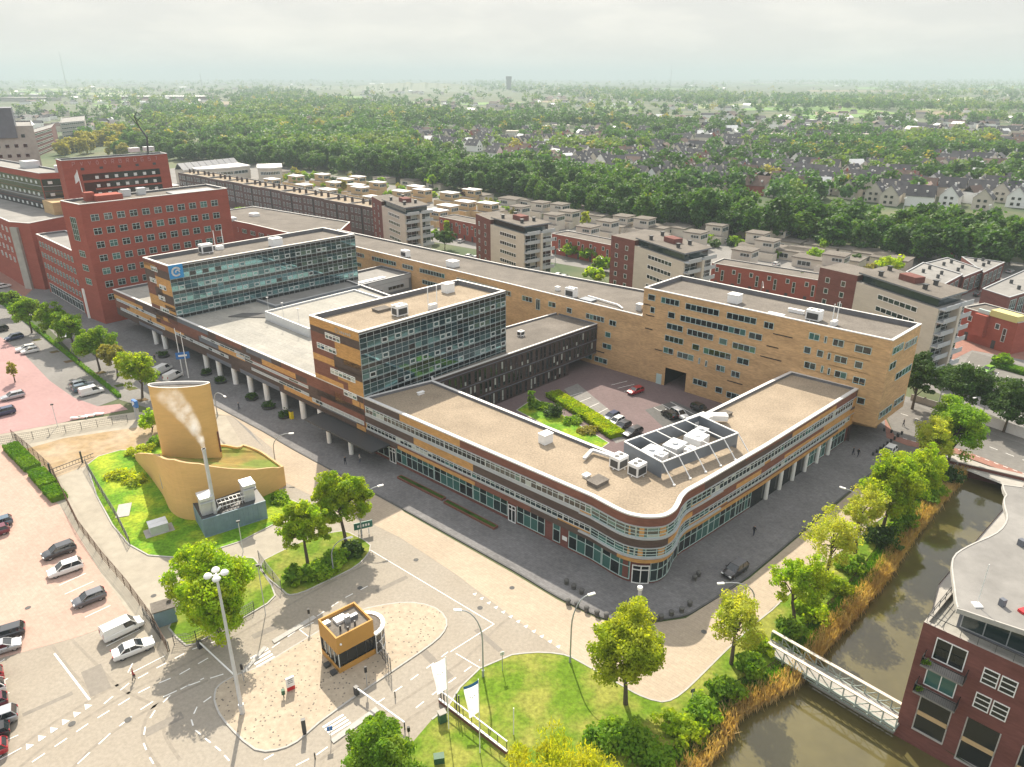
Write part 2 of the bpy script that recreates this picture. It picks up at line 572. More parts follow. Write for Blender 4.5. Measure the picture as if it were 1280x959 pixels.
for i in range(len(bankW) - 1):
    lo = offset_path(bankW, -0.8)
    b.face([(*lo[i], ZW - .35), (*lo[i + 1], ZW - .35), (*bankT[i + 1], -0.02), (*bankT[i], -0.02)], 0)
struct('canal_bank', b, 'soil')
b = MB()
b.wall([tuple(p) for p in right_bank[:5]], ZW - .5, 0.25, 0, closed=False, flip=True)
b.wall([tuple(p) for p in right_bank[:5]], ZW - .5, 0.25, 0, closed=False)
struct('quay_wall', b, 'plum_brick')

sheet('verge', [(-500, 545), (0, 540), (170, 515), (300, 520), (420, 640), (330, 800), (212, 830), (-500, 900)], -0.01, 'driveway')
# paved areas, each a few millimetres above the one below
sheet('forecourt_road', [(-500, 900), (-60, 812), (5, 818), (90, 795), (130, 790), (212, 812), (222, 760), (240, 715), (262, 660), (330, 600), (270, 500), (400, 520), (505, 640), (640, 716), (697, 750), (750, 775), (802, 781), (857, 773), (937, 723), (1052, 626), (1130, 562), (1180, 590), (1085, 655), (1014, 712), (965, 760), (900, 821), (870, 855), (840, 890), (700, 1060), (-500, 1150)], 0.0, 'asphalt')
sheet('street', [(170, 470), (255, 483), (330, 540), (505, 640), (640, 716), (697, 750), (750, 775), (802, 781), (857, 773), (937, 723), (1052, 626), (1130, 562), (1185, 585), (1150, 612), (1085, 662), (1060, 684), (1014, 717), (960, 765), (900, 825), (870, 858), (847, 875), (820, 890), (770, 870), (715, 822), (645, 775), (570, 718), (500, 672), (465, 655), (430, 640), (350, 600), (340, 560), (290, 520), (230, 515)], 0.012, 'road_pavers')
sheet('pink_car_park', [(-420, 570), (0, 556), (28, 575), (80, 640), (128, 720), (165, 772), (95, 797), (0, 823), (-80, 840), (-420, 860)], 0.012, 'pink_pavers')
sheet('rose_car_park', [(-300, 430), (0, 421), (30, 443), (62, 476), (92, 497), (122, 508), (150, 505), (160, 512), (120, 520), (70, 530), (0, 543), (-300, 560)], 0.02, 'rose_pavers')
sheet('bay_paving', [(-60, 352), (0, 380), (40, 410), (95, 455), (150, 498), (120, 509), (92, 499), (60, 476), (30, 445), (0, 424), (-120, 400)], 0.012, 'bay_pavers')
sheet('west_pavement', [(-60, 340), (0, 368), (60, 410), (150, 500), (192, 512), (230, 515), (290, 520), (330, 560), (290, 510), (255, 483), (170, 470), (120, 425), (60, 390), (0, 352)], 0.008, 'bay_pavers')
sheet('pavement', [(30, 372), (66, 390), (150, 455), (255, 500), (330, 540), (367, 562), (505, 637), (532, 652), (640, 712), (697, 746), (750, 771), (776, 776), (802, 777), (830, 774), (857, 769), (877, 758), (937, 719), (1052, 622), (1120, 566), (1100, 500), (1000, 440), (760, 560), (600, 500), (300, 400), (142, 362), (100, 365), (60, 345)], 0.1, 'dark_pavers')
bb = MB()                                                # the kerb stones along that pavement
kp = smooth_path(ats([(255, 500), (330, 540), (367, 562), (505, 637), (532, 652), (640, 712), (697, 746), (750, 771), (776, 776), (802, 777), (830, 774), (857, 769), (877, 758), (937, 719), (1052, 622), (1120, 566)]), 3)
Face(*kp).beam(bb, 0.0, Face(*kp).L, -0.01, 0.125, -0.1, 0.16, 0)
struct('kerb', bb, 'dark_kerb')
sheet('driveway', [(72, 597), (100, 583), (112, 612), (140, 660), (160, 683), (185, 697), (222, 700), (262, 690), (300, 678), (345, 655), (385, 633), (420, 652), (428, 663), (395, 671), (330, 700), (325, 720), (262, 730), (236, 745), (222, 760), (212, 785), (190, 770), (160, 735), (130, 690), (95, 635)], 0.02, 'driveway')
sheet('sand_patch', [(30, 562), (80, 548), (200, 530), (205, 552), (170, 562), (108, 582), (70, 597)], 0.024, 'sand')
sheet('cross_street', [(1098, 498), (1140, 505), (1200, 530), (1290, 560), (1420, 600), (1420, 660), (1290, 596), (1200, 562), (1140, 552), (1118, 545)], 0.114, 'asphalt_grey')
sheet('cycle_path', [(1105, 520), (1118, 545), (1140, 552), (1200, 562), (1290, 596), (1420, 660), (1420, 672), (1290, 602), (1195, 568), (1135, 558), (1108, 548)], 0.118, 'red_pavers')
sheet('east_pavement', [(1100, 490), (1180, 505), (1290, 545), (1420, 590), (1420, 600), (1290, 560), (1200, 530), (1140, 505), (1098, 498)], 0.11, 'bay_pavers')
sheet('bridge_deck', [(1150, 575), (1195, 569), (1290, 603), (1420, 673), (1420, 700), (1280, 617), (1196, 584), (1180, 592)], 0.115, 'concrete')
sheet('courtyard', [(540, 520), (690, 445), (752, 425), (800, 440), (900, 470), (1010, 470), (900, 560), (770, 600)], 0.112, 'court_pavers')
sheet('residential_yard', [(100, 300), (440, 285), (700, 330), (1000, 380), (1120, 470), (1290, 540), (1500, 600), (1600, 420), (1290, 330), (900, 290), (600, 250), (300, 200), (180, 215)], 0.005, 'bay_pavers')
sheet('west_street', [(-300, 330), (-20, 345), (0, 352), (60, 390), (120, 425), (150, 455), (66, 392), (100, 365), (140, 330), (80, 300), (0, 290), (-300, 300)], 0.01, 'red_pavers')
sheet('east_car_park', [(1195, 470), (1215, 440), (1290, 460), (1500, 500), (1500, 560), (1290, 505)], 0.02, 'asphalt_grey')
sheet('east_road', [(1110, 440), (1190, 415), (1290, 435), (1500, 480), (1500, 496), (1290, 452), (1215, 438), (1150, 470)], 0.024, 'red_pavers')
def kerbed(name, px, z, m, kerb='kerb', h=0.12, w=0.2, world=False, smooth=0):
    """a bed or island raised on kerb stones"""
    p = px if world else ats(px)
    if smooth:
        p = smooth_path(p + [p[0]], smooth)[:-1]
    p = ccw(p)
    q = inset(p, w)
    b = MB()
    b.wall(p, -0.01, h, 1)
    b.poly(p, h, 1, [q])
    b.poly(q, h - 0.004, 0)
    return struct(name, b, [m, kerb])
kerbed('grass_bed', [(210, 786), (232, 808), (255, 800), (270, 792), (296, 778), (320, 764), (345, 745), (332, 720), (318, 698), (290, 700), (262, 722), (240, 745), (222, 762)], 0, 'grass', smooth=2)
kerbed('grass_bed', [(330, 700), (362, 684), (395, 671), (427, 664), (445, 670), (464, 682), (457, 698), (440, 712), (407, 728), (382, 740), (362, 745), (352, 738), (325, 714)], 0, 'grass', smooth=2)
kerbed('grass_bed', [(108, 582), (122, 571), (150, 563), (180, 562), (205, 552), (235, 590), (345, 580), (352, 620), (385, 633), (345, 655), (300, 678), (262, 690), (222, 698), (185, 695), (160, 681), (140, 657), (120, 620)], 0, 'meadow', smooth=0)
isl = [(267, 876), (269, 862), (280, 852), (300, 842), (325, 833), (360, 812), (400, 788), (440, 766), (480, 756), (515, 753), (545, 760), (559, 775), (556, 790), (540, 806), (500, 834), (450, 868), (400, 904), (372, 928), (345, 939), (318, 938), (290, 914), (273, 893)]
mm_ = mat('cobbles', (0.38, 0.315, 0.235), 0.9, 0.2, 1.5, 0.1, 0.15)
t = mm_.node_tree                                        # pale clinkers with darker stones let in here and there
c1 = N(t, 'ShaderNodeTexCoord')
vr = N(t, 'ShaderNodeTexVoronoi')
vr.inputs['Scale'].default_value = 1.75
t.links.new(c1.outputs['Object'], vr.inputs['Vector'])
lt = N(t, 'ShaderNodeMath', operation='LESS_THAN')
lt.inputs[1].default_value = 0.19
t.links.new(vr.outputs['Distance'], lt.inputs[0])
x = N(t, 'ShaderNodeMix', data_type='RGBA')
pb = t.nodes['Principled BSDF']
t.links.new(lt.outputs[0], x.inputs[0])
t.links.new(pb.inputs['Base Color'].links[0].from_socket, x.inputs[6])
x.inputs[7].default_value = (0.13, 0.11, 0.09, 1)
t.links.new(x.outputs[2], pb.inputs['Base Color'])
kerbed('traffic_island', isl, 0, 'cobbles', smooth=2)
kerbed('kerb_strip', [(340, 801), (392, 770), (396, 773), (343, 805)], 0, 'kerb', w=0.08)
kerbed('kerb_strip', [(413, 925), (470, 884), (474, 889), (417, 930)], 0, 'kerb', w=0.08)
kerbed('kerb_strip', [(301, 842), (330, 808), (334, 810), (306, 842)], 0, 'kerb', w=0.06)
lawn = [(640, 819), (672, 816), (705, 819), (727, 829), (780, 859), (800, 870), (827, 878), (847, 871), (870, 851), (900, 821), (942, 781), (965, 763), (1014, 717), (1060, 683), (1085, 661), (1150, 611), (1178, 592)]
lawn_l = [(540, 900), (560, 884), (575, 860), (600, 836)]
L_ = ats(lawn_l) + smooth_path(ats(lawn), 2)
sheet('lawn', L_ + [(86.0, 117.6)] + bankT[::-1] + [(4, 34), (-14, 44), (-14, 52)], 0.06, 'grass', world=True)
bb = MB()
Face(*L_).beam(bb, 0.0, Face(*L_).L, -0.01, 0.11, -0.1, 0.1, 0)
struct('kerb', bb, 'kerb')
# courtyard planting and bays
sheet('courtyard_bays', [(705, 487), (722, 480), (800, 545), (770, 555)], 0.118, 'bay_pavers')
sheet('courtyard_bays', [(806, 513), (842, 502), (905, 530), (858, 562)], 0.118, 'dark_asphalt')

sheet('junction', [(1080, 580), (1118, 543), (1200, 560), (1200, 584), (1182, 596), (1140, 606)], 0.07, 'asphalt_grey')
sheet('quay', [tuple(p) for p in right_bank[:5]] + [(48, 54.5), (62, 40), (90, 55), (120, 100), (100, 118)], 0.0, 'concrete', world=True)
# painted lines
def line(mb, p, q, w=0.14, z=0.02):
    a, b = Vector(at(*p)), Vector(at(*q))
    d = (b - a).normalized()
    n = Vector((-d.y, d.x)) * w / 2
    mb.face([(*(a - n), z), (*(b - n), z), (*(b + n), z), (*(a + n), z)])
def dashes(mb, pts, on=1.0, off=1.0, w=0.14, z=0.02):
    F_ = Face(*ats(pts))
    d = 0.0
    while d < F_.L:
        e = min(d + on, F_.L)
        a, b, c, g = F_.xy(d, -w / 2), F_.xy(e, -w / 2), F_.xy(e, w / 2), F_.xy(d, w / 2)
        mb.face([(*g, z), (*c, z), (*b, z), (*a, z)])
        d += on + off
b = MB()
zr = 0.022
line(b, (68, 817), (112, 875), 0.22, zr)
dashes(b, [(40, 953), (110, 905), (180, 862), (225, 843), (265, 820)], 1.3, 1.0, 0.16, zr)
dashes(b, [(97, 955), (140, 915), (185, 880), (240, 855), (295, 838)], 1.5, 1.1, 0.16, zr)
dashes(b, [(130, 880), (160, 855), (200, 833), (240, 812), (275, 800)], 1.2, 1.0, 0.16, zr)
dashes(b, [(264, 871), (246, 884), (239, 900), (243, 912), (255, 922), (275, 938), (290, 955)], 1.0, 0.8, 0.16, zr)
dashes(b, [(192, 955), (186, 945), (179, 928), (181, 910), (192, 890), (212, 870), (232, 858), (255, 848)], 1.1, 1.2, 0.16, zr)
dashes(b, [(340, 810), (400, 768), (430, 748), (465, 730)], 1.2, 1.2, 0.14, zr)
dashes(b, [(470, 880), (500, 860), (530, 838), (560, 815)], 1.2, 1.3, 0.14, zr)
dashes(b, [(520, 885), (545, 865), (580, 840), (600, 825)], 1.2, 1.3, 0.14, zr)
dashes(b, [(370, 957), (394, 945), (415, 930)], 1.4, 0.8, 0.16, zr)
dashes(b, [(330, 950), (342, 943)], 1.2, 0.8, 0.16, zr)
line(b, (563, 815), (618, 780), 0.12, zr); line(b, (570, 817), (600, 835), 0.12, zr)
line(b, (425, 665), (617, 780), 0.12, zr)
line(b, (374, 787), (387, 797), 0.12, zr); line(b, (387, 797), (396, 790), 0.12, zr); line(b, (374, 787), (392, 778), 0.12, zr)
struct('road_marking', b, 'paint')
b = MB()                                                 # tyre wear, repairs and manholes
def track(mb, pts, w=.35, z=.004):
    f_ = Face(*smooth_path(ats(pts), 4))
    for i in range(len(f_.c) - 1):
        A_, B_, C_, D_ = f_.xy(f_.c[i] + 1e-3, w / 2), f_.xy(f_.c[i + 1] - 1e-3, w / 2), f_.xy(f_.c[i + 1] - 1e-3, -w / 2), f_.xy(f_.c[i] + 1e-3, -w / 2)
        mb.face([(*A_, z), (*B_, z), (*C_, z), (*D_, z)])
for pts in ([(-20, 1000), (60, 930), (150, 872), (240, 826), (320, 780), (400, 735), (470, 700)], [(-20, 975), (50, 915), (140, 860), (230, 815), (310, 770), (390, 725), (455, 692)], [(60, 1000), (110, 940), (180, 890), (260, 850)],
            [(200, 960), (178, 920), (195, 880), (240, 850)], [(225, 950), (205, 915), (215, 885)], [(400, 950), (460, 905), (520, 865), (580, 825), (640, 770), (690, 760)], [(420, 965), (480, 920), (540, 880), (595, 840)], [(90, 800), (120, 830), (150, 860), (190, 880)], [(60, 800), (90, 840), (120, 870)]):
    track(b, pts)
struct('tyre_marks', b, 'tyre_wear')
b = MB()
for x_, y_, w_, h_ in ((120, 850, 2.2, 5), (205, 905, 4, 1.2), (330, 790, 3, 1.0), (545, 830, 1.0, 6), (490, 730, 5, .8), (610, 800, .7, 5), (60, 880, 5, .6)):
    p_ = at(x_, y_); b.box((p_[0], p_[1], .002), (w_, h_, .004), R(40))
struct('road_patch', b, 'patch')
b = MB()
for x_, y_ in ((192, 745), (243, 758), (450, 735), (520, 700), (600, 760), (160, 900), (90, 905), (35, 760), (60, 700), (470, 940), (640, 735), (880, 790), (930, 745)):
    p_ = at(x_, y_); b.lathe((p_[0], p_[1], .03), [(.38, 0), (.38, .006), (0, .006)], 12)
struct('manhole_covers', b, 'dark_asphalt')
b = MB()                                                 # zebra stripes
def zebra(mb, p0, p1, q0, q1, n, z=0.024):
    P0, P1, Q0, Q1 = [Vector(at(*q)) for q in (p0, p1, q0, q1)]
    for i in range(n):
        a, c = (i + .2) / n, (i + .75) / n
        mb.face([(*(P0.lerp(P1, a)), z), (*(Q0.lerp(Q1, a)), z), (*(Q0.lerp(Q1, c)), z), (*(P0.lerp(P1, c)), z)][::-1])
zebra(b, (312, 822), (322, 836), (334, 809), (345, 823), 4)
zebra(b, (402, 908), (414, 921), (428, 892), (440, 905), 4)
struct('zebra_crossing', b, 'paint')
b = MB()                                                 # give-way teeth
def teeth(mb, p, q, n, s=0.55, flip=1, z=0.03):
    a, c = Vector(at(*p)), Vector(at(*q))
    d = (c - a).normalized()
    nn = Vector((-d.y, d.x)) * flip
    for i in range(n):
        o_ = a.lerp(c, (i + .5) / n)
        pts = [(*(o_ - d * s * .5), z), (*(o_ + d * s * .5), z), (*(o_ + nn * s * 1.1), z)]
        mb.face(pts if flip > 0 else pts[::-1])
teeth(b, (588, 741), (702, 813), 12)
teeth(b, (30, 940), (118, 880), 6, 0.8)
struct('give_way_marking', b, 'paint')
b = MB()                                                 # parking lines
for p, q in (((74, 732), (107, 717)), ((81, 743), (117, 727)), ((106, 772), (138, 757)), ((133, 808), (175, 787)), ((163, 842), (206, 820)), ((94, 762), (125, 748)),
             ((0, 668), (14, 658)), ((0, 950), (27, 935)), ((5, 927), (23, 919)), ((0, 828), (6, 824)), ((0, 855), (10, 848)), ((0, 870), (12, 866)), ((8, 905), (19, 902))):
    line(b, p, q, 0.13, 0.03)
for p, q in (((166, 829), (160, 841)),):
    line(b, p, q, 0.13, 0.03)
for i in range(7):
    t_ = i / 6
    line(b, (712 + 60 * t_, 496 + 48 * t_), (728 + 63 * t_, 491 + 40 * t_), 0.12, 0.13)
for p, q in (((764, 482), (784, 477)), ((772, 486), (793, 481)), ((780, 490), (792, 488)), ((817, 510), (830, 517)), ((827, 506), (845, 516)), ((838, 503), (872, 521))):
    line(b, p, q, 0.12, 0.13)
for i in range(9):
    line(b, (1212 + i * 12, 452 + i * 4.5), (1204 + i * 12, 466 + i * 4.5), 0.12, 0.035)
struct('parking_marking', b, 'paint')
b = MB()
dashes(b, [(1108, 512), (1140, 522), (1200, 545), (1290, 580)], 1.5, 1.5, 0.14, 0.125)
dashes(b, [(1118, 545), (1140, 552), (1200, 563), (1290, 597)], 0.8, 0.8, 0.14, 0.128)
struct('street_marking', b, 'paint')
# ------------------------------------------------------------------ the office complex
U = Vector((0.747, -0.665))                              # along the long street front, towards the rounded corner
V = Vector((0.668, 0.744))                               # away from the street
def fl(x):                                               # the street front line
    return (x, 99.2 - 0.89 * x)
GRP_WING = 'wings of the office complex'

# --- low wing with the rounded corner
ZC = 11.3
front = [fl(-27.4), fl(11.3)]
curve = [at(x, y, ZC) for x, y in ((776.3, 640), (797, 646), (814, 647.4), (831.4, 645.7), (843.4, 639), (849.4, 630.5), (853, 622.6), (860.5, 614.5), (872.6, 607.5), (886, 600))]
curve = smooth_path([fl(11.3)] + curve + [at(960, 557, ZC)], 4)
right_end = (66.0, 128.0)
wing_path = [fl(-27.4)] + curve + [right_end]
inner = [(56.0, 136.6), at(962, 477, ZC), at(774, 570, ZC), (-15.6, 132.0)]
wing = thing('office_wing', 'low office wing with rounded corner, striped brick bands and pale gravel roof', 'office building', (10, 110, 0), GRP_WING)
poly = wing_path + inner
WF = Face(*wing_path)
sF = (Vector(fl(11.3)) - Vector(fl(-27.4))).length         # end of the straight front
ends = [WF.c[i] for i in range(len(WF.c))]
sR = WF.c[len(curve) - 4]                                    # start of the straight right side
ZB = 3.9                                                 # underside of the upper floors
gpath = WF
ins_ = inset(ccw(poly), 0.42)
b = MB()
b.wall([tuple(p) for p in WF.p], ZB, ZC, 0, closed=False)
b.wall([right_end] + inner + [wing_path[0]], 0, ZC, 1, closed=False)
lower = offset_path([tuple(p) for p in WF.p], 0.5)
gap0, gap1 = WF.L - 37.0, WF.L - 0.5                     # arcade bays near the tall block
b.poly(ccw(poly), ZB, 2, down=True)
rnd = random.Random(3)
bands = [(ZC - 1.45, ZC), (6.35, 7.85), (ZB, 5.0)]
for z0, z1 in bands:                                     # brick of three burnt colours laid in long blocks
    s = 0.0
    while s < WF.L:
        w = rnd.uniform(7, 20)
        e = min(s + w, WF.L)
        zm = z0 + (z1 - z0) * rnd.choice((0, 0, .5, .62))
        k1, k2 = rnd.choice((0, 2, 3, 2)), rnd.choice((0, 2, 0, 3))
        if z0 == ZB: k1, k2 = rnd.choice((0, 3, 2)), 0
        if zm > z0: WF.patch(b, s, e, z0, zm, k2, 0.015)
        WF.patch(b, s, e, zm, z1, k1, 0.015)
        s = e
b.build('wall', ['ochre_brick', 'dark_brick', 'red_band', 'brown_band'], wing)
roofed(wing, poly, ZC - .35, ZC, 'gravel_roof', 'dark_brick', wall=False, cap_w=0.6, cap_h=0.16)
def ribbons(face, root, rows, s0, s1, seg, pane, fm='frame', gl=('glass', 'glass_dark', 'glass_teal', 'blind'), rows_h=(), skip=0.0, off=0.02, seed=1, name='window'):
    r_ = random.Random(seed)
    for z0, z1 in rows:
        s = s0
        while s < s1 - pane:
            n = max(1, int(r_.uniform(*seg) / pane))
            e = min(s + n * pane, s1)
            n = max(1, round((e - s) / pane))
            if r_.random() >= skip:
                b = MB()
                face.window(b, s, e, z0, z1, n, 0, [1 + r_.choice((0, 0, 1, 1, 1, 0, 2, 3)) for _ in range(4)] if len(gl) > 3 else list(range(1, len(gl) + 1)), 0.07, rows_h, off=off)
                b.build(name, [fm, *gl], root)
                s = e + 0.06
            else:
                s = e
ribbons(WF, wing, [(8.45, 9.75), (5.35, 6.35)], 0.4, sF, (7, 11), 1.05, rows_h=(.68,), seed=4)
ribbons(WF, wing, [(8.15, 9.75), (5.0, 6.35)], sF + .1, sF + 20.5, (6, 9), 1.5, 'frame_teal', ('glass_teal', 'glass', 'blind', 'glass'), (.3, .68), seed=5)
ribbons(WF, wing, [(8.45, 9.75), (5.35, 6.35)], sF + 20.7, sR + .9, (5, 8), 1.15, 'frame_teal', rows_h=(.5,), seed=8)
ribbons(WF, wing, [(8.45, 9.75), (5.35, 6.35)], sR + 1.0, WF.L - 2.0, (7, 12), 1.05, rows_h=(.68,), seed=6)
b = MB()                                                 # grey metal aprons under the strips and the ledges
for s0, s1, z in ((0.2, sF - 2, 7.86), (0.2, sF - 6, 5.0), (sR + 1, sR + 16, 7.86), (sR + 18, WF.L - 2, 7.86), (sR + 6, WF.L - 4, 5.0)):
    WF.beam(b, s0, s1, z, z + .55 if z > 6 else z + .34, 0.02, 0.09, 0)
for z in (9.8, 6.36):
    WF.beam(b, 0.2, WF.L - .2, z, z + .07, 0.0, 0.14, 0)
WF.beam(b, sF - 2, sR + 4, 7.86, 8.12, 0.02, 0.3, 0)
WF.beam(b, sF - 2, sR + 4, 4.72, 4.98, 0.02, 0.3, 0)
b.build('apron_panel', ['panel_grey'], wing)
GF = Face(*offset_path([tuple(p) for p in WF.p], 0.55))
b = MB()
b.wall([tuple(p) for p in GF.p], 0.05, ZB, 0, closed=False)
b.build('plinth_wall', ['plum_brick'], wing)
kk = 0
s = 1.0
for s0, s1 in ((1.0, 5.8), (7.9, 18.0), (18.1, 27.5), (27.6, 35.3), (37.3, 43.0), (44.6, 46.0), (47.6, sF + 2.0), (sF + 2.1, sF + 6.9)):
    b = MB()
    GF.window(b, s0, s1, 0.75 if s0 < 34 else 0.5, 3.75, max(1, round((s1 - s0) / 1.5)), 0, (1, 1, 2, 3), 0.1, (.66,), off=0.02)
    b.build('shop_window', ['frame_teal', 'glass_teal', 'glass', 'glass_dark'], wing)
for s0, s1 in ((sF + 9.7, sF + 13), (sF + 13.1, sF + 18)):
    b = MB()
    GF.window(b, s0, s1, 0.4, 3.6, 3, 0, (1, 2), 0.09, (.6,), off=0.02)
    b.build('shop_window', ['frame_teal', 'glass', 'glass_dark'], wing)
s = sF + 18.3
while s < gap0 - 2:
    b = MB()
    GF.window(b, s, min(s + 7.5, gap0), 0.5, 3.7, 5, 0, (1, 1, 2, 3), 0.1, (.62,), off=0.02)
    b.build('shop_window', ['frame_teal', 'glass_teal', 'glass', 'glass_dark'], wing)
    s += 7.6
b = MB()
GF.patch(b, gap0 + .2, gap0 + 18.5, 0.1, ZB - .05, 0, 0.03)
b.build('arcade_recess', ['glass_dark'], wing)
for s_ in (gap0 + 19, gap0 + 27.2):
    b = MB()
    GF.window(b, s_, s_ + 7.6, 0.4, 3.7, 5, 0, (1, 1, 2), 0.1, (.62,), off=0.02)
    b.build('shop_window', ['frame_teal', 'glass_teal', 'glass', 'glass_dark'], wing)
for i in range(6):
    p = WF.xy(gap0 + 5.6 + i * 4.6, -0.35)
    b = MB()
    b.tube([(p.x, p.y, 0.05), (p.x, p.y, ZB)], 0.38, 12)
    b.build('column', ['white_paint'], wing)
for s_, w_ in ((5.95, 1.8), (35.5, 1.6), (sF + 7.2, 2.4)):
    b = MB()
    GF.window(b, s_, s_ + w_, 0.12, 3.2, 2, 0, (1,), 0.14, (.75,), off=0.10)
    b.build('door', ['white_paint', 'glass_dark'], wing)
b = MB()
GF.beam(b, 46.4, 47.3, 1.4, 2.1, .03, .08)
b.build('name_plate', ['white_paint'], wing)

# --- brick podium carried on columns along the street
ZP = 11.3
pod = thing('office_podium', 'long brick podium on white columns between the two glass blocks, pale membrane roof', 'office building', (-60, 165, 0), GRP_WING)
x0, x1 = -111.2, -27.5
P0, P1 = Vector(fl(x0)), Vector(fl(x1))
depth = 34.0
pp = [tuple(P0), tuple(P1), tuple(P1 + V * 3 - U * 3), tuple(P1 + V * 24 - U * 5), tuple(P1 + V * 44 - U * 14), tuple(Vector(fl(-82.5)) + V * 50), tuple(Vector(fl(-92.5)) + V * 14), tuple(P0 + V * 14)]
PF = Face(P0, P1)
b = MB()
b.wall(pp, 4.2, ZP, 0)
b.poly(ccw(pp), 4.2, 1, down=True)
PF.patch(b, 0, PF.L, 4.2, ZP, 1, 0.01)
rnd = random.Random(11)
for z0, z1 in ((10.1, 11.3), (8.9, 10.1), (7.6, 8.9), (6.3, 7.6), (5.2, 6.3), (4.2, 5.2)):
    s = rnd.uniform(-4, 0)
    while s < PF.L:
        e = s + rnd.uniform(9, 22)
        PF.patch(b, max(s, 0), min(e, PF.L), z0, z1, rnd.choice((0, 1, 2, 2, 1, 3)), 0.02)
        s = e + rnd.uniform(0, 6)
b.build('wall', ['ochre_brick', 'brown_band', 'red_band', 'panel_dark'], pod)
roofed(pod, pp, ZP - .55, ZP, 'membrane', 'brown_band', wall=False, cap_w=0.5)
for s0, s1, z0, z1, n in ((1.5, 26, 8.5, 9.2, 14), (3, 30, 6.1, 6.9, 16), (36, 62, 6.4, 7.1, 14), (66, 94, 8.0, 8.6, 8), (50, 72, 8.8, 9.35, 10), (95, 115, 5.6, 6.4, 14), (72, 94, 6.3, 6.9, 8)):
    b = MB()
    PF.window(b, s0, min(s1, PF.L - .3), z0, z1, n, 0, (1, 2, 3, 3), 0.07, (), off=0.03)
    b.build('window', ['frame', 'glass', 'panel_grey', 'panel_grey'], pod)
back = Face(P0 + V * 6, P1 + V * 6)
b = MB()
b.wall([tuple(P0 + V * 7), tuple(P1 + V * 7)], 0.05, 4.2, 0, closed=False)
b.build('recessed_wall', ['dark_brick'], pod)
for i in range(9):
    s_ = 34 + i * 9.5
    if s_ > PF.L - 8: break
    b = MB()
    Face(P0 + V * 7, P1 + V * 7).window(b, s_, s_ + 6.5, .4, 3.4, 4, 0, (1, 1, 2), .1, (.66,))
    b.build('shop_window', ['frame', 'glass_dark', 'glass'], pod)
for px, py in ((189, 432), (200, 438), (250, 465), (267, 473), (286, 483), (305, 493), (326, 503), (349, 514), (372, 526), (396, 537)):
    q = Vector(at(px, py))
    q = q + V * max(0.0, 0.9 - ((q - P0).dot(V)))
    b = MB()
    b.tube([(q.x, q.y, 0.05), (q.x, q.y, 4.2)], 0.62, 14)
    b.build('column', ['white_paint'], pod)
CANO = MB()
c0, c1_ = 101.5, PF.L + 1.0
CANO_F = Face(P0, P0 + U * 130)
CANO_F.beam(CANO, 98.0, 119.0, 3.75, 4.05, 0.0, 4.2, 0)
CANO.build('entrance_canopy', ['dark_metal'], pod)
for s_ in (103.5, 110.5):
    q = CANO_F.xy(s_, 2.6)
    b = MB()
    b.tube([(q.x, q.y, .05), (q.x, q.y, 3.75)], .45, 12)
    b.build('column', ['white_paint'], pod)
PB = CANO_F.xy(88.5, 1.4)

# raised deck on the podium roof
deck = thing('roof_deck', 'raised pale roof deck with white upstand and lamp masts between the glass blocks', 'roof deck', (-48, 170, 10.8), None)
d0 = [at(x, y, 12.6) for x, y in ((331, 391), (386, 413), (440, 388), (405, 370), (362, 378))]
d0 = [at(331, 391, 12.6), at(386, 413, 12.6)]
D0, D1 = Vector(d0[0]), Vector(d0[1])
dp = [tuple(D0), tuple(D1), tuple(D1 + V * 27), tuple(D0 + V * 27)]
b = MB()
b.wall(ccw(dp), 10.75, 13.0, 0)
b.wall(inset(ccw(dp), .3), 12.5, 13.0, 0, flip=True)
b.poly(ccw(dp), 13.0, 0, [inset(ccw(dp), .3)])
b.build('upstand', ['pale_metal'], deck)
b = MB()
b.poly(inset(ccw(dp), .3), 12.55, 0)
b.build('deck_surface', ['membrane'], deck)
for f_ in (.05, .4, .75):
    q = D0.lerp(D1, f_) + V * .6
    b = MB()
    b.tube([(q.x, q.y, 12.5), (q.x, q.y, 16.5)], .05, 6)
    b.box((q.x, q.y, 16.5), (.5, .25, .12))
    b.build('lamp_mast', ['pale_metal'], deck)
b = MB()
rp = [tuple(D0 - U * 1.0 + V * 1), tuple(D0 - U * 9.0 - V * 5), tuple(D0 - U * 9 - V * 1.0), tuple(D0 - U * 1.0 + V * 6)]
b.prism(ccw(rp), 10.72, 10.95, 0)
b.build('ramp', ['dark_asphalt'], deck)

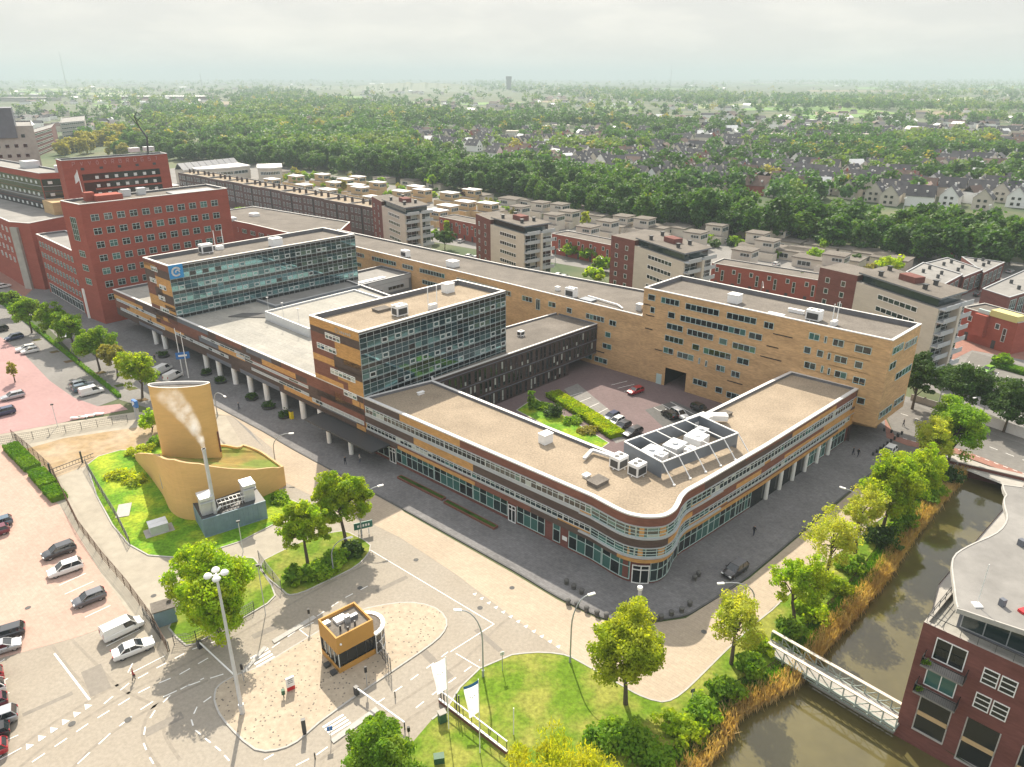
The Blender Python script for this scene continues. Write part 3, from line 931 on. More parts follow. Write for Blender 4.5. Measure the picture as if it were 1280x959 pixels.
# --- the two glass blocks standing on the podium
def glass_block(label, c, z0, z1, seed, patches, winrows, root_loc, rows):
    """c: outer corner left, outer corner right, far right, far left"""
    root = thing('office_block', label, 'office building', root_loc, GRP_WING)
    end, side = Face(c[0], c[1]), Face(c[1], c[2])
    b = MB()
    b.wall(c, z0, z1, 0)
    b.poly(ccw(c), z0, 0, down=True)
    b.build('wall', ['brown_band'], root)
    b = MB()
    end.patch(b, 0, end.L, z0, z1, 2, 0.01)
    for s0, s1, a0, a1, mi in patches:
        end.patch(b, s0 * end.L, s1 * end.L, z0 + a0 * (z1 - z0), z0 + a1 * (z1 - z0), mi, 0.02)
    b.build('end_wall_brick', ['ochre_brick', 'brown_band', 'red_band'], root)
    roofed(root, c, z1 - .9, z1, 'gravel_roof' if seed == 2 else 'gravel_grey', 'brown_band', wall=False, cap_w=.55)
    for s0, s1, a in winrows:
        b = MB()
        zz = z0 + a * (z1 - z0)
        end.window(b, s0 * end.L, s1 * end.L, zz, zz + 1.15, max(2, round((s1 - s0) * end.L / 1.25)), 0, (1, 2, 3), .12, (.66,), off=.03)
        b.build('window', ['white_paint', 'glass', 'glass_teal', 'blind'], root)
    # curtain wall: storeys of a vision row between darker spandrel rows
    r_ = random.Random(seed)
    zt = z1 - .35
    zb = z0 + 1.3
    n = round(side.L / 1.6)
    w = side.L / n
    st = (zt - zb) / rows
    for k in range(rows):
        g = MB()
        za = zb + k * st
        zv0, zv1 = za + st * .06, za + st * .42
        cells = [(za, zv0, 0), (zv0, zv1, 1), (zv1, za + st * .72, 2), (za + st * .72, za + st, 2)]
        for i in range(n):
            run = r_.random()
            for (p, q, kind) in cells:
                o_ = .05
                dx, dz = r_.uniform(-1, 1) * .0022, r_.uniform(-1, 1) * .0022
                if kind == 1:
                    mi = r_.choice((0, 0, 1, 1, 1, 2)) if i % 2 else r_.choice((0, 0, 1))
                else:
                    mi = 0 if kind == 0 else (2 if p > zv1 + st * .1 and r_.random() < .96 else 1)
                A, B = side.xy(i * w, o_), side.xy((i + 1) * w, o_ + dx * w)
                B2, A2 = side.xy((i + 1) * w, o_ + dx * w + dz * (q - p)), side.xy(i * w, o_ + dz * (q - p))
                g.face([(*A, p), (*B, p), (*B2, q), (*A2, q)], mi)
            if (i % 2 == 1 and r_.random() < .55) or r_.random() < .08:     # opening lights carry a broad white frame
                e0, e1 = i * w + .12, (i + 1) * w - .12
                fr = MB()
                for (a0, a1, b0, b1) in ((e0, e1, zv0 + .08, zv0 + .2), (e0, e1, zv1 - .18, zv1 - .06), (e0, e0 + .13, zv0 + .2, zv1 - .18), (e1 - .13, e1, zv0 + .2, zv1 - .18)):
                    side.beam(fr, a0, a1, b0, b1, .06, .12, 0)
                fr.build('opening_light', ['frame'], root)
        g.build('glazing', ['glass_mirror', 'glass_mirror_dark', 'spandrel', 'blind'], root)
    b = MB()
    for i in range(n + 1):
        side.beam(b, max(0, i * w - .022), min(side.L, i * w + .022), zb, zt, .04, .13, 0)
    for k in range(rows):
        for f_ in (0, .06, .42, .72):
            zz = zb + (k + f_) * st
            side.beam(b, 0, side.L, zz - .02, zz + .02, .04, .125, 0)
    side.beam(b, 0, side.L, zt - .05, zt + .06, .03, .15, 0)
    b.build('mullion_grid', ['mullion'], root)
    return root, end, side
ca = [fl(-38.7), fl(-27.3), (-1.4, 151.0), (-12.1, 160.4)]
blkA, endA, sideA = glass_block('nearer glass office block with brick end wall and sandy gravel roof', ca, 7.4, 24.0, 2,
    [(0, 1, .9, 1, 0), (.0, .35, .83, .9, 1), (.35, 1, .8, .9, 1), (0, .5, .64, .83, 2), (.5, 1, .62, .8, 0), (.65, 1, .56, .62, 0), (0, .45, .48, .56, 0), (.45, 1, .48, .62, 1), (.45, 1, .42, .5, 1), (0, .5, .3, .48, 2), (.5, 1, .34, .42, 0), (.7, 1, .24, .34, 0), (0, .6, .24, .3, 0), (0, 1, .16, .24, 2), (.4, .9, .05, .16, 0), (0, .4, 0, .16, 1), (0, 1, 0, .06, 1)],
    [(.32, .62, .8), (.12, .52, .64), (.36, .86, .38), (.6, .86, .17)], (-30, 130, 7.4), 5)
cb = [fl(-92.8), fl(-82.6), (-45.4, 211.2), (-56.9, 221.4)]
blkB, endB, sideB = glass_block('farther glass office block with blue square sign on its corner', cb, 7.4, 24.1, 5,
    [(0, 1, .9, 1, 2), (0, .5, .85, .95, 0), (.5, 1, .78, .9, 1), (0, .4, .66, .85, 1), (.4, 1, .62, .78, 0), (.5, 1, .54, .62, 0), (0, .3, .5, .66, 2), (.3, .6, .46, .6, 1), (.4, 1, .4, .54, 1), (0, .5, .3, .46, 0), (.5, 1, .26, .4, 0), (.6, 1, .3, .36, 1), (0, .6, .14, .3, 2), (.6, 1, .1, .26, 1), (.1, .8, .08, .14, 0)],
    [(.3, .55, .85), (.16, .42, .66), (.52, .78, .6), (.4, .65, .42), (.38, .72, .24)], (-85, 178, 7.4), 5)
sg = thing('building_sign', 'square blue sign with a white curl on the glass block corner', 'sign', (-82.6, 172.7, 20))
b = MB()
sideB.beam(b, 0.0, 3.4, 20.9, 24.2, .14, .3, 0)
mat('sign_blue', (0.02, 0.22, 0.5), 0.4)
b.build('sign_panel', ['sign_blue'], sg)
b = MB()                                                 # the curl
cx, cz = 1.7, 22.5
def arc(mb, face, cx, cz, r0, r1, a0, a1, off, n=18, mi=0):
    for i in range(n):
        t0, t1 = a0 + (a1 - a0) * i / n, a0 + (a1 - a0) * (i + 1) / n
        q = []
        for t_, r_ in ((t0, r0), (t1, r0), (t1, r1), (t0, r1)):
            p = face.xy(cx + math.cos(t_) * r_, off)
            q.append((p.x, p.y, cz + math.sin(t_) * r_))
        mb.face(q, mi); mb.face(q[::-1], mi)
arc(b, sideB, cx, cz, .75, 1.2, R(20), R(320), .32)
arc(b, sideB, cx + .3, cz - .1, .25, .6, R(-20), R(200), .325)
b.build('emblem', ['white_paint'], sg)
# small lettering on the nearer block: a ring mark and a row of letters
lg = thing('wall_lettering', 'small grey ring mark and lettering high on the nearer brick end wall', 'lettering', (*fl(-31), 22.4))
b = MB()
arc(b, endA, 8.6, 23.0, .3, .48, 0, 2 * PI, .05)
b.build('emblem', ['panel_grey'], lg)
b = MB()
for k, (w_, h_) in enumerate(((.4, .62), (.34, .45), (.34, .45), (.34, .45), (.36, .45), (.3, .6))):
    s_ = 9.4 + k * .62
    endA.beam(b, s_, s_ + .1, 22.7, 22.7 + h_, .03, .07)
    endA.beam(b, s_ + w_ - .1, s_ + w_, 22.7, 22.7 + .42, .03, .07)
    endA.beam(b, s_ + .1, s_ + w_ - .1, 22.7 + (.3 if k % 2 else 0), 22.8 + (.3 if k % 2 else 0), .03, .07)
b.build('letter_row', ['panel_grey'], lg)

# --- long tan back wing and the tall tan block
def ez(x): return (x, 188.55 - 0.922 * x)
ZE, ZD = 15.3, 22.0
E0, E1 = Vector(ez(-62)), Vector(ez(30.0))
bw = thing('office_wing', 'long tan brick wing with grey gravel roof behind the glass blocks', 'office building', (-10, 205, 0), GRP_WING)
ep = [tuple(E0), tuple(E1), (36.5, 181.0), (0.0, 209.0), (-62.5, 264.0)]
roofed(bw, ep, ZE - .4, ZE, 'gravel_grey', 'tan_brick', cap_w=.4)
EF = Face(E0, E1)
for k, (s0, s1, z) in enumerate(((24, 36, 12.3), (39, 44, 12.3), (26, 40, 9.0), (63, 79, 12.2), (80, 84, 12.0), (64, 80, 8.8), (88, 91.5, 11.8), (97, 99.4, 12.0), (103, 104.6, 11.6), (109, 114.5, 11.4), (116, 118, 11.2), (100, 103.4, 8.6), (106, 112, 8.4), (115, 116.6, 8.0), (99.8, 106, 5.6), (108.5, 112, 5.2), (114.4, 117, 5.0), (100.5, 108, 1.2), (109, 111.4, 1.1), (112.2, 116, 1.0), (6, 20, 12.3), (4, 18, 9.0), (48, 60, 9.0), (47, 58, 12.3))):
    b = MB()
    EF.window(b, s0, s1, z, z + 1.35, max(1, round((s1 - s0) / 1.2)), 0, (1, 1, 2, 3), .1, (), off=.02)
    b.build('window', ['frame_teal', 'glass_dark', 'glass', 'glass_teal'], bw)
b = MB()
EF.window(b, 92.8, 94.2, 10.3, 13.2, 2, 0, (1,), .12, (), off=.02)
b.build('door', ['frame_teal', 'glass_dark'], bw)
for s0, s1, z in ((102, 105.5, 3.9), (107, 115, 3.7)):
    b = MB(); EF.beam(b, s0, s1, z, z + .2, .0, .15); b.build('vent_slot', ['black'], bw)
# left end of that wing turns into red brick round a light well
rw = thing('office_wing', 'grey roofed wing with a red brick light well beside the tall red block', 'office building', (-85, 280, 0), GRP_WING)
rp_ = [(-62.6, 263.8), (-62.6, 285), (-112, 322), (-128, 303), (-100, 281), (-76, 259.6), (-66, 251)]
roofed(rw, rp_, 13.9, 14.2, 'gravel_grey', 'red_brick', cap_w=.4)
b = MB()
RF = Face((-112, 291), (-76, 259.6))
for i in range(6):
    b = MB()
    RF.window(b, 4 + i * 6, 7.2 + i * 6, 10.2, 11.8, 3, 0, (1,), .1, off=.02)
    b.build('window', ['frame', 'glass'], rw)

tall = thing('office_block', 'tall tan brick office block with scattered window strips overhanging the corner', 'office building', (50, 148, 0), GRP_WING)
T0, T1 = Vector(ez(29.9)), Vector((68.8, 124.9))
tp = [tuple(T0), tuple(T1), (79.0, 134.6), (40.4, 171.8)]
ZO = 4.6
TF, TS = Face(T0, T1), Face(T1, (79.0, 134.6))
b = MB()
ov = TF.L - 9.0
tun = (7.2, 12.6)
b.wall([tuple(TF.xy(0)), tuple(TF.xy(tun[0]))], 0, ZO, 0, closed=False)
b.wall([tuple(TF.xy(tun[1])), tuple(TF.xy(ov)), tuple(TF.xy(ov, -8)), tuple(Vector((79.0, 134.6)) - V * 4 - U * 3), (76.0, 137.4), (40.4, 171.8), tuple(T0)], 0, ZO, 0, closed=False)
b.wall([tuple(T0), tuple(T1), (79.0, 134.6), (40.4, 171.8)], ZO, ZD, 0)
b.poly(ccw(tp), ZO, 0, down=True)
k = TF.xy(tun[0]), TF.xy(tun[1])
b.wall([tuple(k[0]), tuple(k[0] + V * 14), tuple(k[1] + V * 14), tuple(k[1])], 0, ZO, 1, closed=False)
for z in (20.0, 17.2, 14.6, 12.6):                        # paler courses standing out in the brick
    for s0, s1 in ((37, 50), (40, 52)):
        TF.beam(b, s0 + z % 3, s1, z, z + .12, 0, .06, 2)
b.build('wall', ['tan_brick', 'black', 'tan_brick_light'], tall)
roofed(tall, tp, ZD - .9, ZD, 'gravel_grey', 'tan_brick', wall=False, cap_w=.5)
tw = [(1.2, 3, 20.2), (4.5, 9, 20.2), (10.5, 18.3, 20.0), (20, 26.4, 20.0), (28, 30, 19.8), (2, 3.1, 17.4), (6.5, 8.2, 17.2), (9.5, 24.5, 17.1), (25.2, 28, 16.9), (6.4, 10.4, 14.6), (11.5, 17.6, 14.4), (19, 20.8, 14.1), (22, 27, 13.9), (6.2, 10.8, 11.7), (13, 14.7, 11.3), (15.7, 22, 11.1), (23.4, 26.0, 10.9), (6.1, 8.6, 8.8), (9.6, 13.6, 8.6), (19, 21, 8.0), (22.5, 24.4, 7.6), (14.8, 15.2, 8.4), (16.4, 16.9, 8.2), (14.0, 17.4, 3.4), (19.4, 21, 3.0), (22, 25.4, 2.6),
      (37, 39, 19.6), (41.5, 43.5, 19.4), (45.5, 48.4, 19.2), (39.9, 40.4, 19.5), (36.5, 37.8, 16.6), (39, 40.2, 16.5), (41, 41.6, 16.4), (42.3, 44.6, 16.3), (46, 47.4, 16.1), (37, 39.2, 13.6), (40.2, 40.7, 13.5), (41.5, 42, 13.4), (42.8, 45, 13.3), (46.2, 48.4, 13.0), (47.6, 49, 9.2)]
for s0, s1, z in tw:
    s0, s1 = s0 * TF.L / 51.5, s1 * TF.L / 51.5
    b = MB()
    TF.window(b, s0, s1, z - .75, z + .65, max(1, round((s1 - s0) / 1.25)), 0, (1, 1, 1, 2, 3), .1, (), off=.02)
    b.build('window', ['frame_teal', 'glass_dark', 'glass', 'glass_teal'], tall)
for s0, s1, z in ((1, 6, 18.9), (7, 13, 18.4), (1, 4, 15.8), (5.5, 13.4, 12.6), (1.5, 12, 15.0), (1, 6.2, 8.2), (7.5, 13, 9.6), (1, 7, 5.9), (8, 13, 6.2)):
    if (s0, s1) in ((1.5, 12), (1, 6.2), (7.5, 13)): continue
    b = MB()
    TS.window(b, s0, s1, z, z + 1.5, max(1, round((s1 - s0) / 1.5)), 0, (1, 2), .1, (), off=.02)
    b.build('window', ['frame_teal', 'glass', 'glass_teal'], tall)
for s0, s1, z in ((0.2, 2, 18.2), (1, 3.2, 15.8), (1, 3, 12.6), (31, 35, 18.2), (30, 32.5, 15.4), (29, 33.5, 12.9), (22.5, 26, 5.6), (4, 6, 8.2)):
    b = MB()
    TF.beam(b, s0, s1, z, z + .18, 0, .1)
    b.build('vent_slot', ['black'], tall)
b = MB()
TF.beam(b, 5.0, 6.4, .05, 2.6, 0, .1)
b.build('door', ['frame_teal'], tall)
q = TF.xy(ov - 1.2, 1.6)
b = MB()
b.tube([(q.x, q.y, .05), (q.x, q.y, 3.6)], 1.25, 18)
b.build('corner_turret', ['pale_metal'], tall)

# --- dark courtyard wing under the nearer glass block
ZF = 10.7
cw = thing('office_wing', 'dark brick courtyard wing with narrow upright windows and grey roof', 'office building', (5, 160, 0), GRP_WING)
fp = [(-15.7, 133.4), (20.9, 169.6), (11.4, 178.6), (-20, 150)]
FF = Face((-15.7, 133.4), (20.9, 169.6))
b = MB()
hs0, hs1 = 41.0, 49.5
b.wall([tuple(FF.xy(0)), tuple(FF.xy(hs0))], 0, ZF, 0, closed=False)
b.wall([tuple(FF.xy(hs0)), tuple(FF.xy(FF.L)), fp[2], fp[3], fp[0]], 3.4, ZF, 0, closed=False)
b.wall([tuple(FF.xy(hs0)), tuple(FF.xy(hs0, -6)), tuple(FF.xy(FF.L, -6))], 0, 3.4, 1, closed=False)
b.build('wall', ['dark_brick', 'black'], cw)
roofed(cw, fp, ZF - .3, ZF, 'gravel_grey', 'dark_brick', wall=False, cap_w=.4)
r_ = random.Random(9)
for z0, z1 in ((7.0, 9.6), (3.9, 6.4), (.5, 3.0)):
    s = .8
    while s < FF.L - 1:
        if not (z0 < 3 and s > hs0 - 1):
            b = MB()
            FF.window(b, s, s + .62, z0, z1, 1, 0, (1, 1, 2, 3), .06, (.35,), off=.02)
            b.build('window', ['dark_metal', 'glass_dark', 'glass', 'blind'], cw)
        s += r_.choice((1.15, 1.5, 1.75))
b = MB()
for z in (3.2, 6.6, 9.9):
    FF.beam(b, 0, FF.L, z, z + .16, 0, .12)
b.build('string_course', ['panel_dark'], cw)

# --- slate grey link behind the near block
lk = thing('office_wing', 'slate grey metal clad link with short window rows behind the nearer glass block', 'office building', (-45, 200, 0), GRP_WING)
l1 = Vector((-30.5, 216.4))
l0 = l1 - V * 46
lp = [tuple(l0), tuple(l1), tuple(l1 - U * 14), tuple(l0 - U * 14)]
LF = Face(l0, l1)
roofed(lk, lp, 10.9, 11.4, 'membrane_grey', 'slate_panel', cap_m='grey_cap', cap_w=.4)
for s0, s1, z in ((8, 12, 7.6), (15, 19, 7.9), (27, 35, 8.6), (37, 43, 9.0), (20, 26, 6.2), (12, 17, 5.6)):
    b = MB()
    LF.window(b, s0, s1, z - 1.2, z - .1, max(1, round((s1 - s0) / 1.6)), 0, (1, 2), .09, off=.02)
    b.build('window', ['panel_grey', 'glass_dark', 'glass'], lk)
b = MB()
for s0, s1, z0, z1 in ((0, 24, 3, 6), (13, 28, 6.4, 8.2), (26, 45, 7.2, 10), (30, 46, 10.1, 11.2)):
    LF.patch(b, s0, s1, z0, z1, 0, .012)
b.build('cladding_panel', ['panel_grey'], lk)
def hit(face, x, y):                                     # where the sight line meets the wall plane: distance along it and height
    u, v = (x - 640.0) / F, (479.5 - y) / F
    d = Vector((u, CT + v * ST))
    a, c = face.p[0], face.p[1]
    t = (c - a).normalized()
    n = Vector((t.y, -t.x))
    k = a.dot(n) / d.dot(n)
    q = d * k
    return (q - a).dot(t), H + k * (-ST + v * CT)
# ------------------------------------------------------------------ red brick offices on the left
def simple_block(name, label, cat, poly, z, roof_m, wall_m, cap='white_cap', loc=None, group=None, drop=.5, z0=0.0):
    poly = ccw([tuple(p) for p in poly])
    c = loc or (sum(p[0] for p in poly) / len(poly), sum(p[1] for p in poly) / len(poly), z0)
    root = thing(name, label, cat, c, group)
    roofed(root, poly, z - drop, z, roof_m, wall_m, cap_m=cap, cap_w=.4, z0=z0)
    return root
def grid_windows(face, root, s0, s1, n, zs, w, h, fm='frame_teal', gl=('glass_dark', 'glass', 'glass_teal'), panes=2, rows=(.62,), skip=0.0, name='window', merge=False):
    for z in zs:
        for i in range(n):
            if rng.random() < skip:
                continue
            c = s0 + (s1 - s0) * (i + .5) / n
            b = MB()
            face.window(b, c - w / 2, c + w / 2, z, z + h, panes, 0, [1 + rng.choice((0, 0, 1, 1, 2)) % len(gl)], .09, rows, off=.02)
            b.build(name, [fm, *gl], root)
GR = 'red brick offices'
Z1 = 34.0
r1 = [(-126.5, 208.7), (-117.4, 201.8), (-88.5, 233.0), (-98.5, 242.6)]
R1 = simple_block('office_block', 'tall red brick office block with rows of square teal windows', 'office building', r1, Z1, 'gravel_grey', 'red_brick', group=GR)
RFa, RFb = Face(r1[0], r1[1]), Face(r1[1], r1[2])
grid_windows(RFb, R1, 1.5, RFb.L - 3, 11, [Z1 - 4.8 - 3.75 * k for k in range(7)], 2.1, 1.8)
grid_windows(RFa, R1, 3, 8.5, 1, [Z1 - 10.5], 3.4, 6.5, panes=3, rows=(.25, .5, .75))
grid_windows(RFa, R1, 4, 9.5, 1, [Z1 - 15 - 4 * k for k in range(3)], 3.4, 1.8, panes=3)
b = MB()
p = Vector(r1[1]) + V * 10 - U * 7
b.box((p.x, p.y, Z1 - .5), (7, 5, 1.6), R(45)); b.box((p.x - 4, p.y - 2, Z1 - .5), (2.4, 2.4, 2.4), R(45))
b.build('plant_room', ['red_brick'], R1)
b = MB()
p = Vector(r1[2]) - V * 9 - U * 5
b.box((p.x, p.y, Z1 - .49), (6, 13, .3), R(-45))
b.build('solar_array', ['panel_dark'], R1)
lw = [(-153.5, 236.3), (-123.9, 207.4), (-118.0, 213.5), (-147.5, 242.5)]
R1w = simple_block('office_wing', 'lower red brick wing in front of the tall red block', 'office building', lw, 19.2, 'membrane_grey', 'red_brick', group=GR)
WFa = Face(lw[0], lw[1])
grid_windows(WFa, R1w, 1, WFa.L - 6, 11, [15.6, 12.1, 8.6, 5.0], 1.7, 1.7, panes=2)
b = MB()
WFa.window(b, 2, WFa.L - 7, .3, 3.6, 12, 0, (1, 2), .12, (.7,), off=.02)
b.build('shop_window', ['frame', 'glass_dark', 'glass'], R1w)
p = WFa.xy(WFa.L - 1.0, .6)
b = MB()
b.tube([(p.x, p.y, 0), (p.x, p.y, 9.0)], .55, 10)
b.build('column', ['white_paint'], R1w)
pl = Vector(lw[2]) - U * 6
b = MB()
for k in range(4):
    b.box((pl.x - 2.2 * k, pl.y + 1.9 * k, 18.7), (1.5, 1.3, 1.4 + .3 * (k % 2)), R(45))
b.build('roof_plant', ['pale_metal'], R1w)
r3 = [(-164.5, 241.3), (-156.4, 238.6), (-150.5, 256), (-205, 302), (-232, 306)]
R3 = simple_block('office_block', 'red brick block with pinkish roof and pale stair tower, cut by the frame edge', 'office building', r3, 22.2, 'membrane_grey', 'red_brick', group=GR)
F3 = Face(r3[4], r3[0])
grid_windows(F3, R3, 20, F3.L - 3, 14, [18.2, 14.8, 11.4, 8.0], 1.9, 1.7, fm='white_paint')
b = MB()
Face(r3[0], r3[1]).beam(b, .4, 3.4, 0, 20.6, 0, .8, 0)
b.build('stair_tower', ['concrete'], R3)
pv = Vector((-160, 262))
b = MB()
b.box((pv.x, pv.y, 21.7), (10, 6, 4.2), R(-42))
b.build('roof_plant', ['house_tan'], R3)
Z2 = 40.0
r2 = [(-156.2, 260.6), (-151.2, 255.0), (-126.5, 280.0), (-131.5, 286.0)]
R2 = simple_block('office_block', 'red brick office slab with dark window slots and a tall roof antenna', 'office building', r2, Z2, 'membrane_grey', 'red_brick', cap='grey_cap', group=GR)
F2 = Face(r2[1], r2[2])
for k, z in enumerate([hit(F2, 147, y_)[1] for y_ in (222.5, 233, 243)]):
    b = MB()
    F2.patch(b, 5.5, F2.L - 3.6, z, z + 2.1, 0, .03)
    for i in range(7):
        F2.beam(b, 9.5 + i * 3.2, 10.6 + i * 3.2, z + .3, z + 1.3, .02, .1, 1)
    b.build('window', ['glass_dark', 'frame'], R2)
b = MB()
F2.patch(b, 5.5, 9.0, 16, 31.6, 0, .025)
b.build('stair_window', ['glass_dark'], R2)
for i in range(5):
    b = MB()
    F2.beam(b, 5.5 + i * 6, 6.6 + i * 6, hit(F2, 142, 210)[1], hit(F2, 142, 210)[1] + .8, 0, .12)
    b.build('spout', ['dark_metal'], R2)
def lettering(face, text, s0, z0, h, m, root, adv, off=.06, name='lettering', thick=None):
    """capital letters as thin bars on a wall, one mesh"""
    G = {'A': ((0, 0, .5, 1), (.5, 1, 1, 0), (.2, .4, .8, .4)), 'D': ((0, 0, 0, 1), (0, 1, .7, 1), (.7, 1, 1, .5), (1, .5, .7, 0), (.7, 0, 0, 0)), 'E': ((0, 0, 0, 1), (0, 1, 1, 1), (0, .5, .8, .5), (0, 0, 1, 0)),
         'H': ((0, 0, 0, 1), (1, 0, 1, 1), (0, .5, 1, .5)), 'K': ((0, 0, 0, 1), (0, .4, 1, 1), (.3, .6, 1, 0)), 'N': ((0, 0, 0, 1), (0, 1, 1, 0), (1, 0, 1, 1)), 'O': ((.3, 0, 0, .5), (0, .5, .3, 1), (.3, 1, .7, 1), (.7, 1, 1, .5), (1, .5, .7, 0), (.7, 0, .3, 0)),
         'R': ((0, 0, 0, 1), (0, 1, 1, 1), (1, 1, 1, .5), (1, .5, 0, .5), (.4, .5, 1, 0)), 'S': ((0, 0, 1, 0), (1, 0, 1, .5), (1, .5, 0, .5), (0, .5, 0, 1), (0, 1, 1, 1)), 'T': ((.5, 0, .5, 1), (0, 1, 1, 1)), 'P': ((0, 0, 0, 1), (0, 1, 1, 1), (1, 1, 1, .5), (1, .5, 0, .5)),
         'V': ((0, 1, .5, 0), (.5, 0, 1, 1)), 'I': ((.5, 0, .5, 1),), 'B': ((0, 0, 0, 1), (0, 1, .9, 1), (.9, 1, .9, .5), (0, .5, 1, .5), (1, .5, 1, 0), (1, 0, 0, 0)), 'U': ((0, 1, 0, 0), (0, 0, 1, 0), (1, 0, 1, 1)), 'G': ((1, 1, 0, 1), (0, 1, 0, 0), (0, 0, 1, 0), (1, 0, 1, .5), (1, .5, .5, .5)), 'L': ((0, 1, 0, 0), (0, 0, 1, 0)), 'F': ((0, 0, 0, 1), (0, 1, 1, 1), (0, .5, .8, .5))}
    b = MB()
    t = thick or h * .16
    for i, ch in enumerate(text):
        for x0, y0, x1, y1 in G.get(ch, ()):
            p, q = face.xy(s0 + i * adv + x0 * h * .65, off), face.xy(s0 + i * adv + x1 * h * .65, off)
            b.bar((p.x, p.y, z0 + y0 * h), (q.x, q.y, z0 + y1 * h), t, t)
    return b.build(name, [m], root)
mat('pale_letter', (0.42, 0.2, 0.19), 0.7)
lettering(F2, 'PVVOORBRUGST', 3.2, hit(F2, 142, 204)[1], 1.2, 'pale_letter', R2, 2.5)
p = Vector(r2[2]) - U * 2 - V * 6
pts = [(p.x, p.y, Z2 - .5), (p.x + .8, p.y, Z2 + 6), (p.x - 1.6, p.y + .5, Z2 + 9.5), (p.x - 2.4, p.y, Z2 + 13), (p.x - 1.2, p.y, Z2 + 14.5), (p.x + .2, p.y + .4, Z2 + 13.2), (p.x - 1.6, p.y, Z2 + 11.5)]
ant = thing('roof_sculpture', 'dark branching metal sculpture standing on the red slab roof', 'sculpture', (p.x, p.y, Z2 - .5))
b = MB()
b.tube(pts, [.35, .3, .26, .2, .16, .14, .1], 7)
b.build('stem', ['dark_metal'], ant)
b = MB()
b.tube([pts[2], (p.x - 4.6, p.y, Z2 + 14.0)], [.18, .1], 6)
b.tube([pts[3], (p.x - .2, p.y, Z2 + 10.6)], [.16, .1], 6)
b.build('branch', ['dark_metal'], ant)
ZB2 = 34.5
r2b = [(-232, 318), (-167, 267), (-150.6, 276.0), (-156, 285), (-166.5, 279), (-228, 328)]
R2b = simple_block('office_block', 'dark glazed office behind with white ledges and a thin red brick band', 'office building', r2b, ZB2, 'membrane_grey', 'red_brick', cap='grey_cap', group=GR)
for fa, fb_ in ((r2b[0], r2b[1]), (r2b[1], r2b[2])):
    Fx = Face(fa, fb_)
    for k in range(5):
        z = ZB2 - 6.2 - k * 4.2
        b = MB()
        Fx.patch(b, .2, Fx.L - .2, z, z + 4.1, 0, .02)
        for i in range(int(Fx.L / 4.2)):
            Fx.beam(b, 2 + i * 4.2, 3.4 + i * 4.2, z + 2.4, z + 3.4, .02, .1, 1)
        Fx.beam(b, .2, Fx.L - .2, z + 1.6, z + 1.75, .02, .3, 2)
        b.build('window', ['glass_dark', 'frame', 'grey_metal'], R2b)
b = MB()
b.box((-163, 276, ZB2 - .5), (6, 4, 2.4), R(30)); b.box((-184, 290, ZB2 - .5), (6, 5, 2.5), R(-40))
b.build('roof_plant', ['pale_metal'], R2b)
fo = [at(-90, 161, 45), at(41, 157.5, 45), at(39, 151, 45), at(-90, 153, 45)]
FO = simple_block('office_tower', 'pale grey office tower dotted with small square windows, far left edge', 'office building', fo, 45, 'membrane_grey', 'concrete', cap='grey_cap')
Ff = Face(fo[0], fo[1])
grid_windows(Ff, FO, Ff.L - 42, Ff.L - 3, 11, [40 - 4.3 * k for k in range(8)], 1.7, 1.6, fm='grey_metal', gl=('glass_dark',), panes=1, rows=())
b = MB()
Ff.beam(b, hit(Ff, -25, 150)[0], hit(Ff, 17, 150)[0], 40, 53, -14, .8)
b.build('stair_tower', ['panel_dark'], FO)
for (poly, z, lab, wm) in (([at(40, 199), at(70, 186), at(74, 178), at(44, 190)], 20, 'brown banded office with dark stair shafts left of the yellow trees', 'plum_brick'),
                           ([at(80, 178), at(110, 174), at(110, 165), at(82, 169)], 20, 'stepped office with white ribbon floors among the yellow trees', 'concrete'),
                           ([at(153, 179), at(214, 180), at(214, 175), at(153, 174)], 9, 'long grey low building half hidden in dark trees', 'panel_dark')):
    o = simple_block('office_block', lab, 'office building', poly, z, 'membrane_grey', wm, cap='grey_cap')
    Fx = Face(poly[0], poly[1])
    for k in range(int(z / 4)):
        b = MB()
        Fx.window(b, 1.5, Fx.L - 1.5, 1.2 + k * 4, 2.9 + k * 4, max(2, int(Fx.L / 4)), 0, (1,), .25, off=.03)
        b.build('window', ['frame', 'glass_dark'], o)
for i, (x0, x1, y, m_, lab) in enumerate(((8, 82, 122, 'white_paint', 'long white roofed warehouse far off on the left'), (120, 260, 125, 'white_paint', 'far warehouse row with white roof edge and red wall'), (0, 60, 127, 'membrane', 'low pale industrial hall on the far left'), (1105, 1150, 111, 'white_paint', 'white glasshouse shed far off in the fields on the right'))):
    a, c = Vector(at(x0, y)), Vector(at(x1, y))
    dep = Vector((0, 70))
    root = thing('warehouse', lab, 'warehouse', ((a.x + c.x) / 2, a.y, 0))
    b = MB(); b.prism(ccw([tuple(a), tuple(c), tuple(c + dep), tuple(a + dep)]), 0, 9, 0); b.build('wall', ['plum_brick' if i == 1 else 'concrete'], root)
    b = MB(); b.prism(ccw([tuple(a - Vector((1, 1))), tuple(c + Vector((1, -1))), tuple(c + dep), tuple(a + dep)]), 9.0, 10.5, 0); b.build('roof', [m_], root)

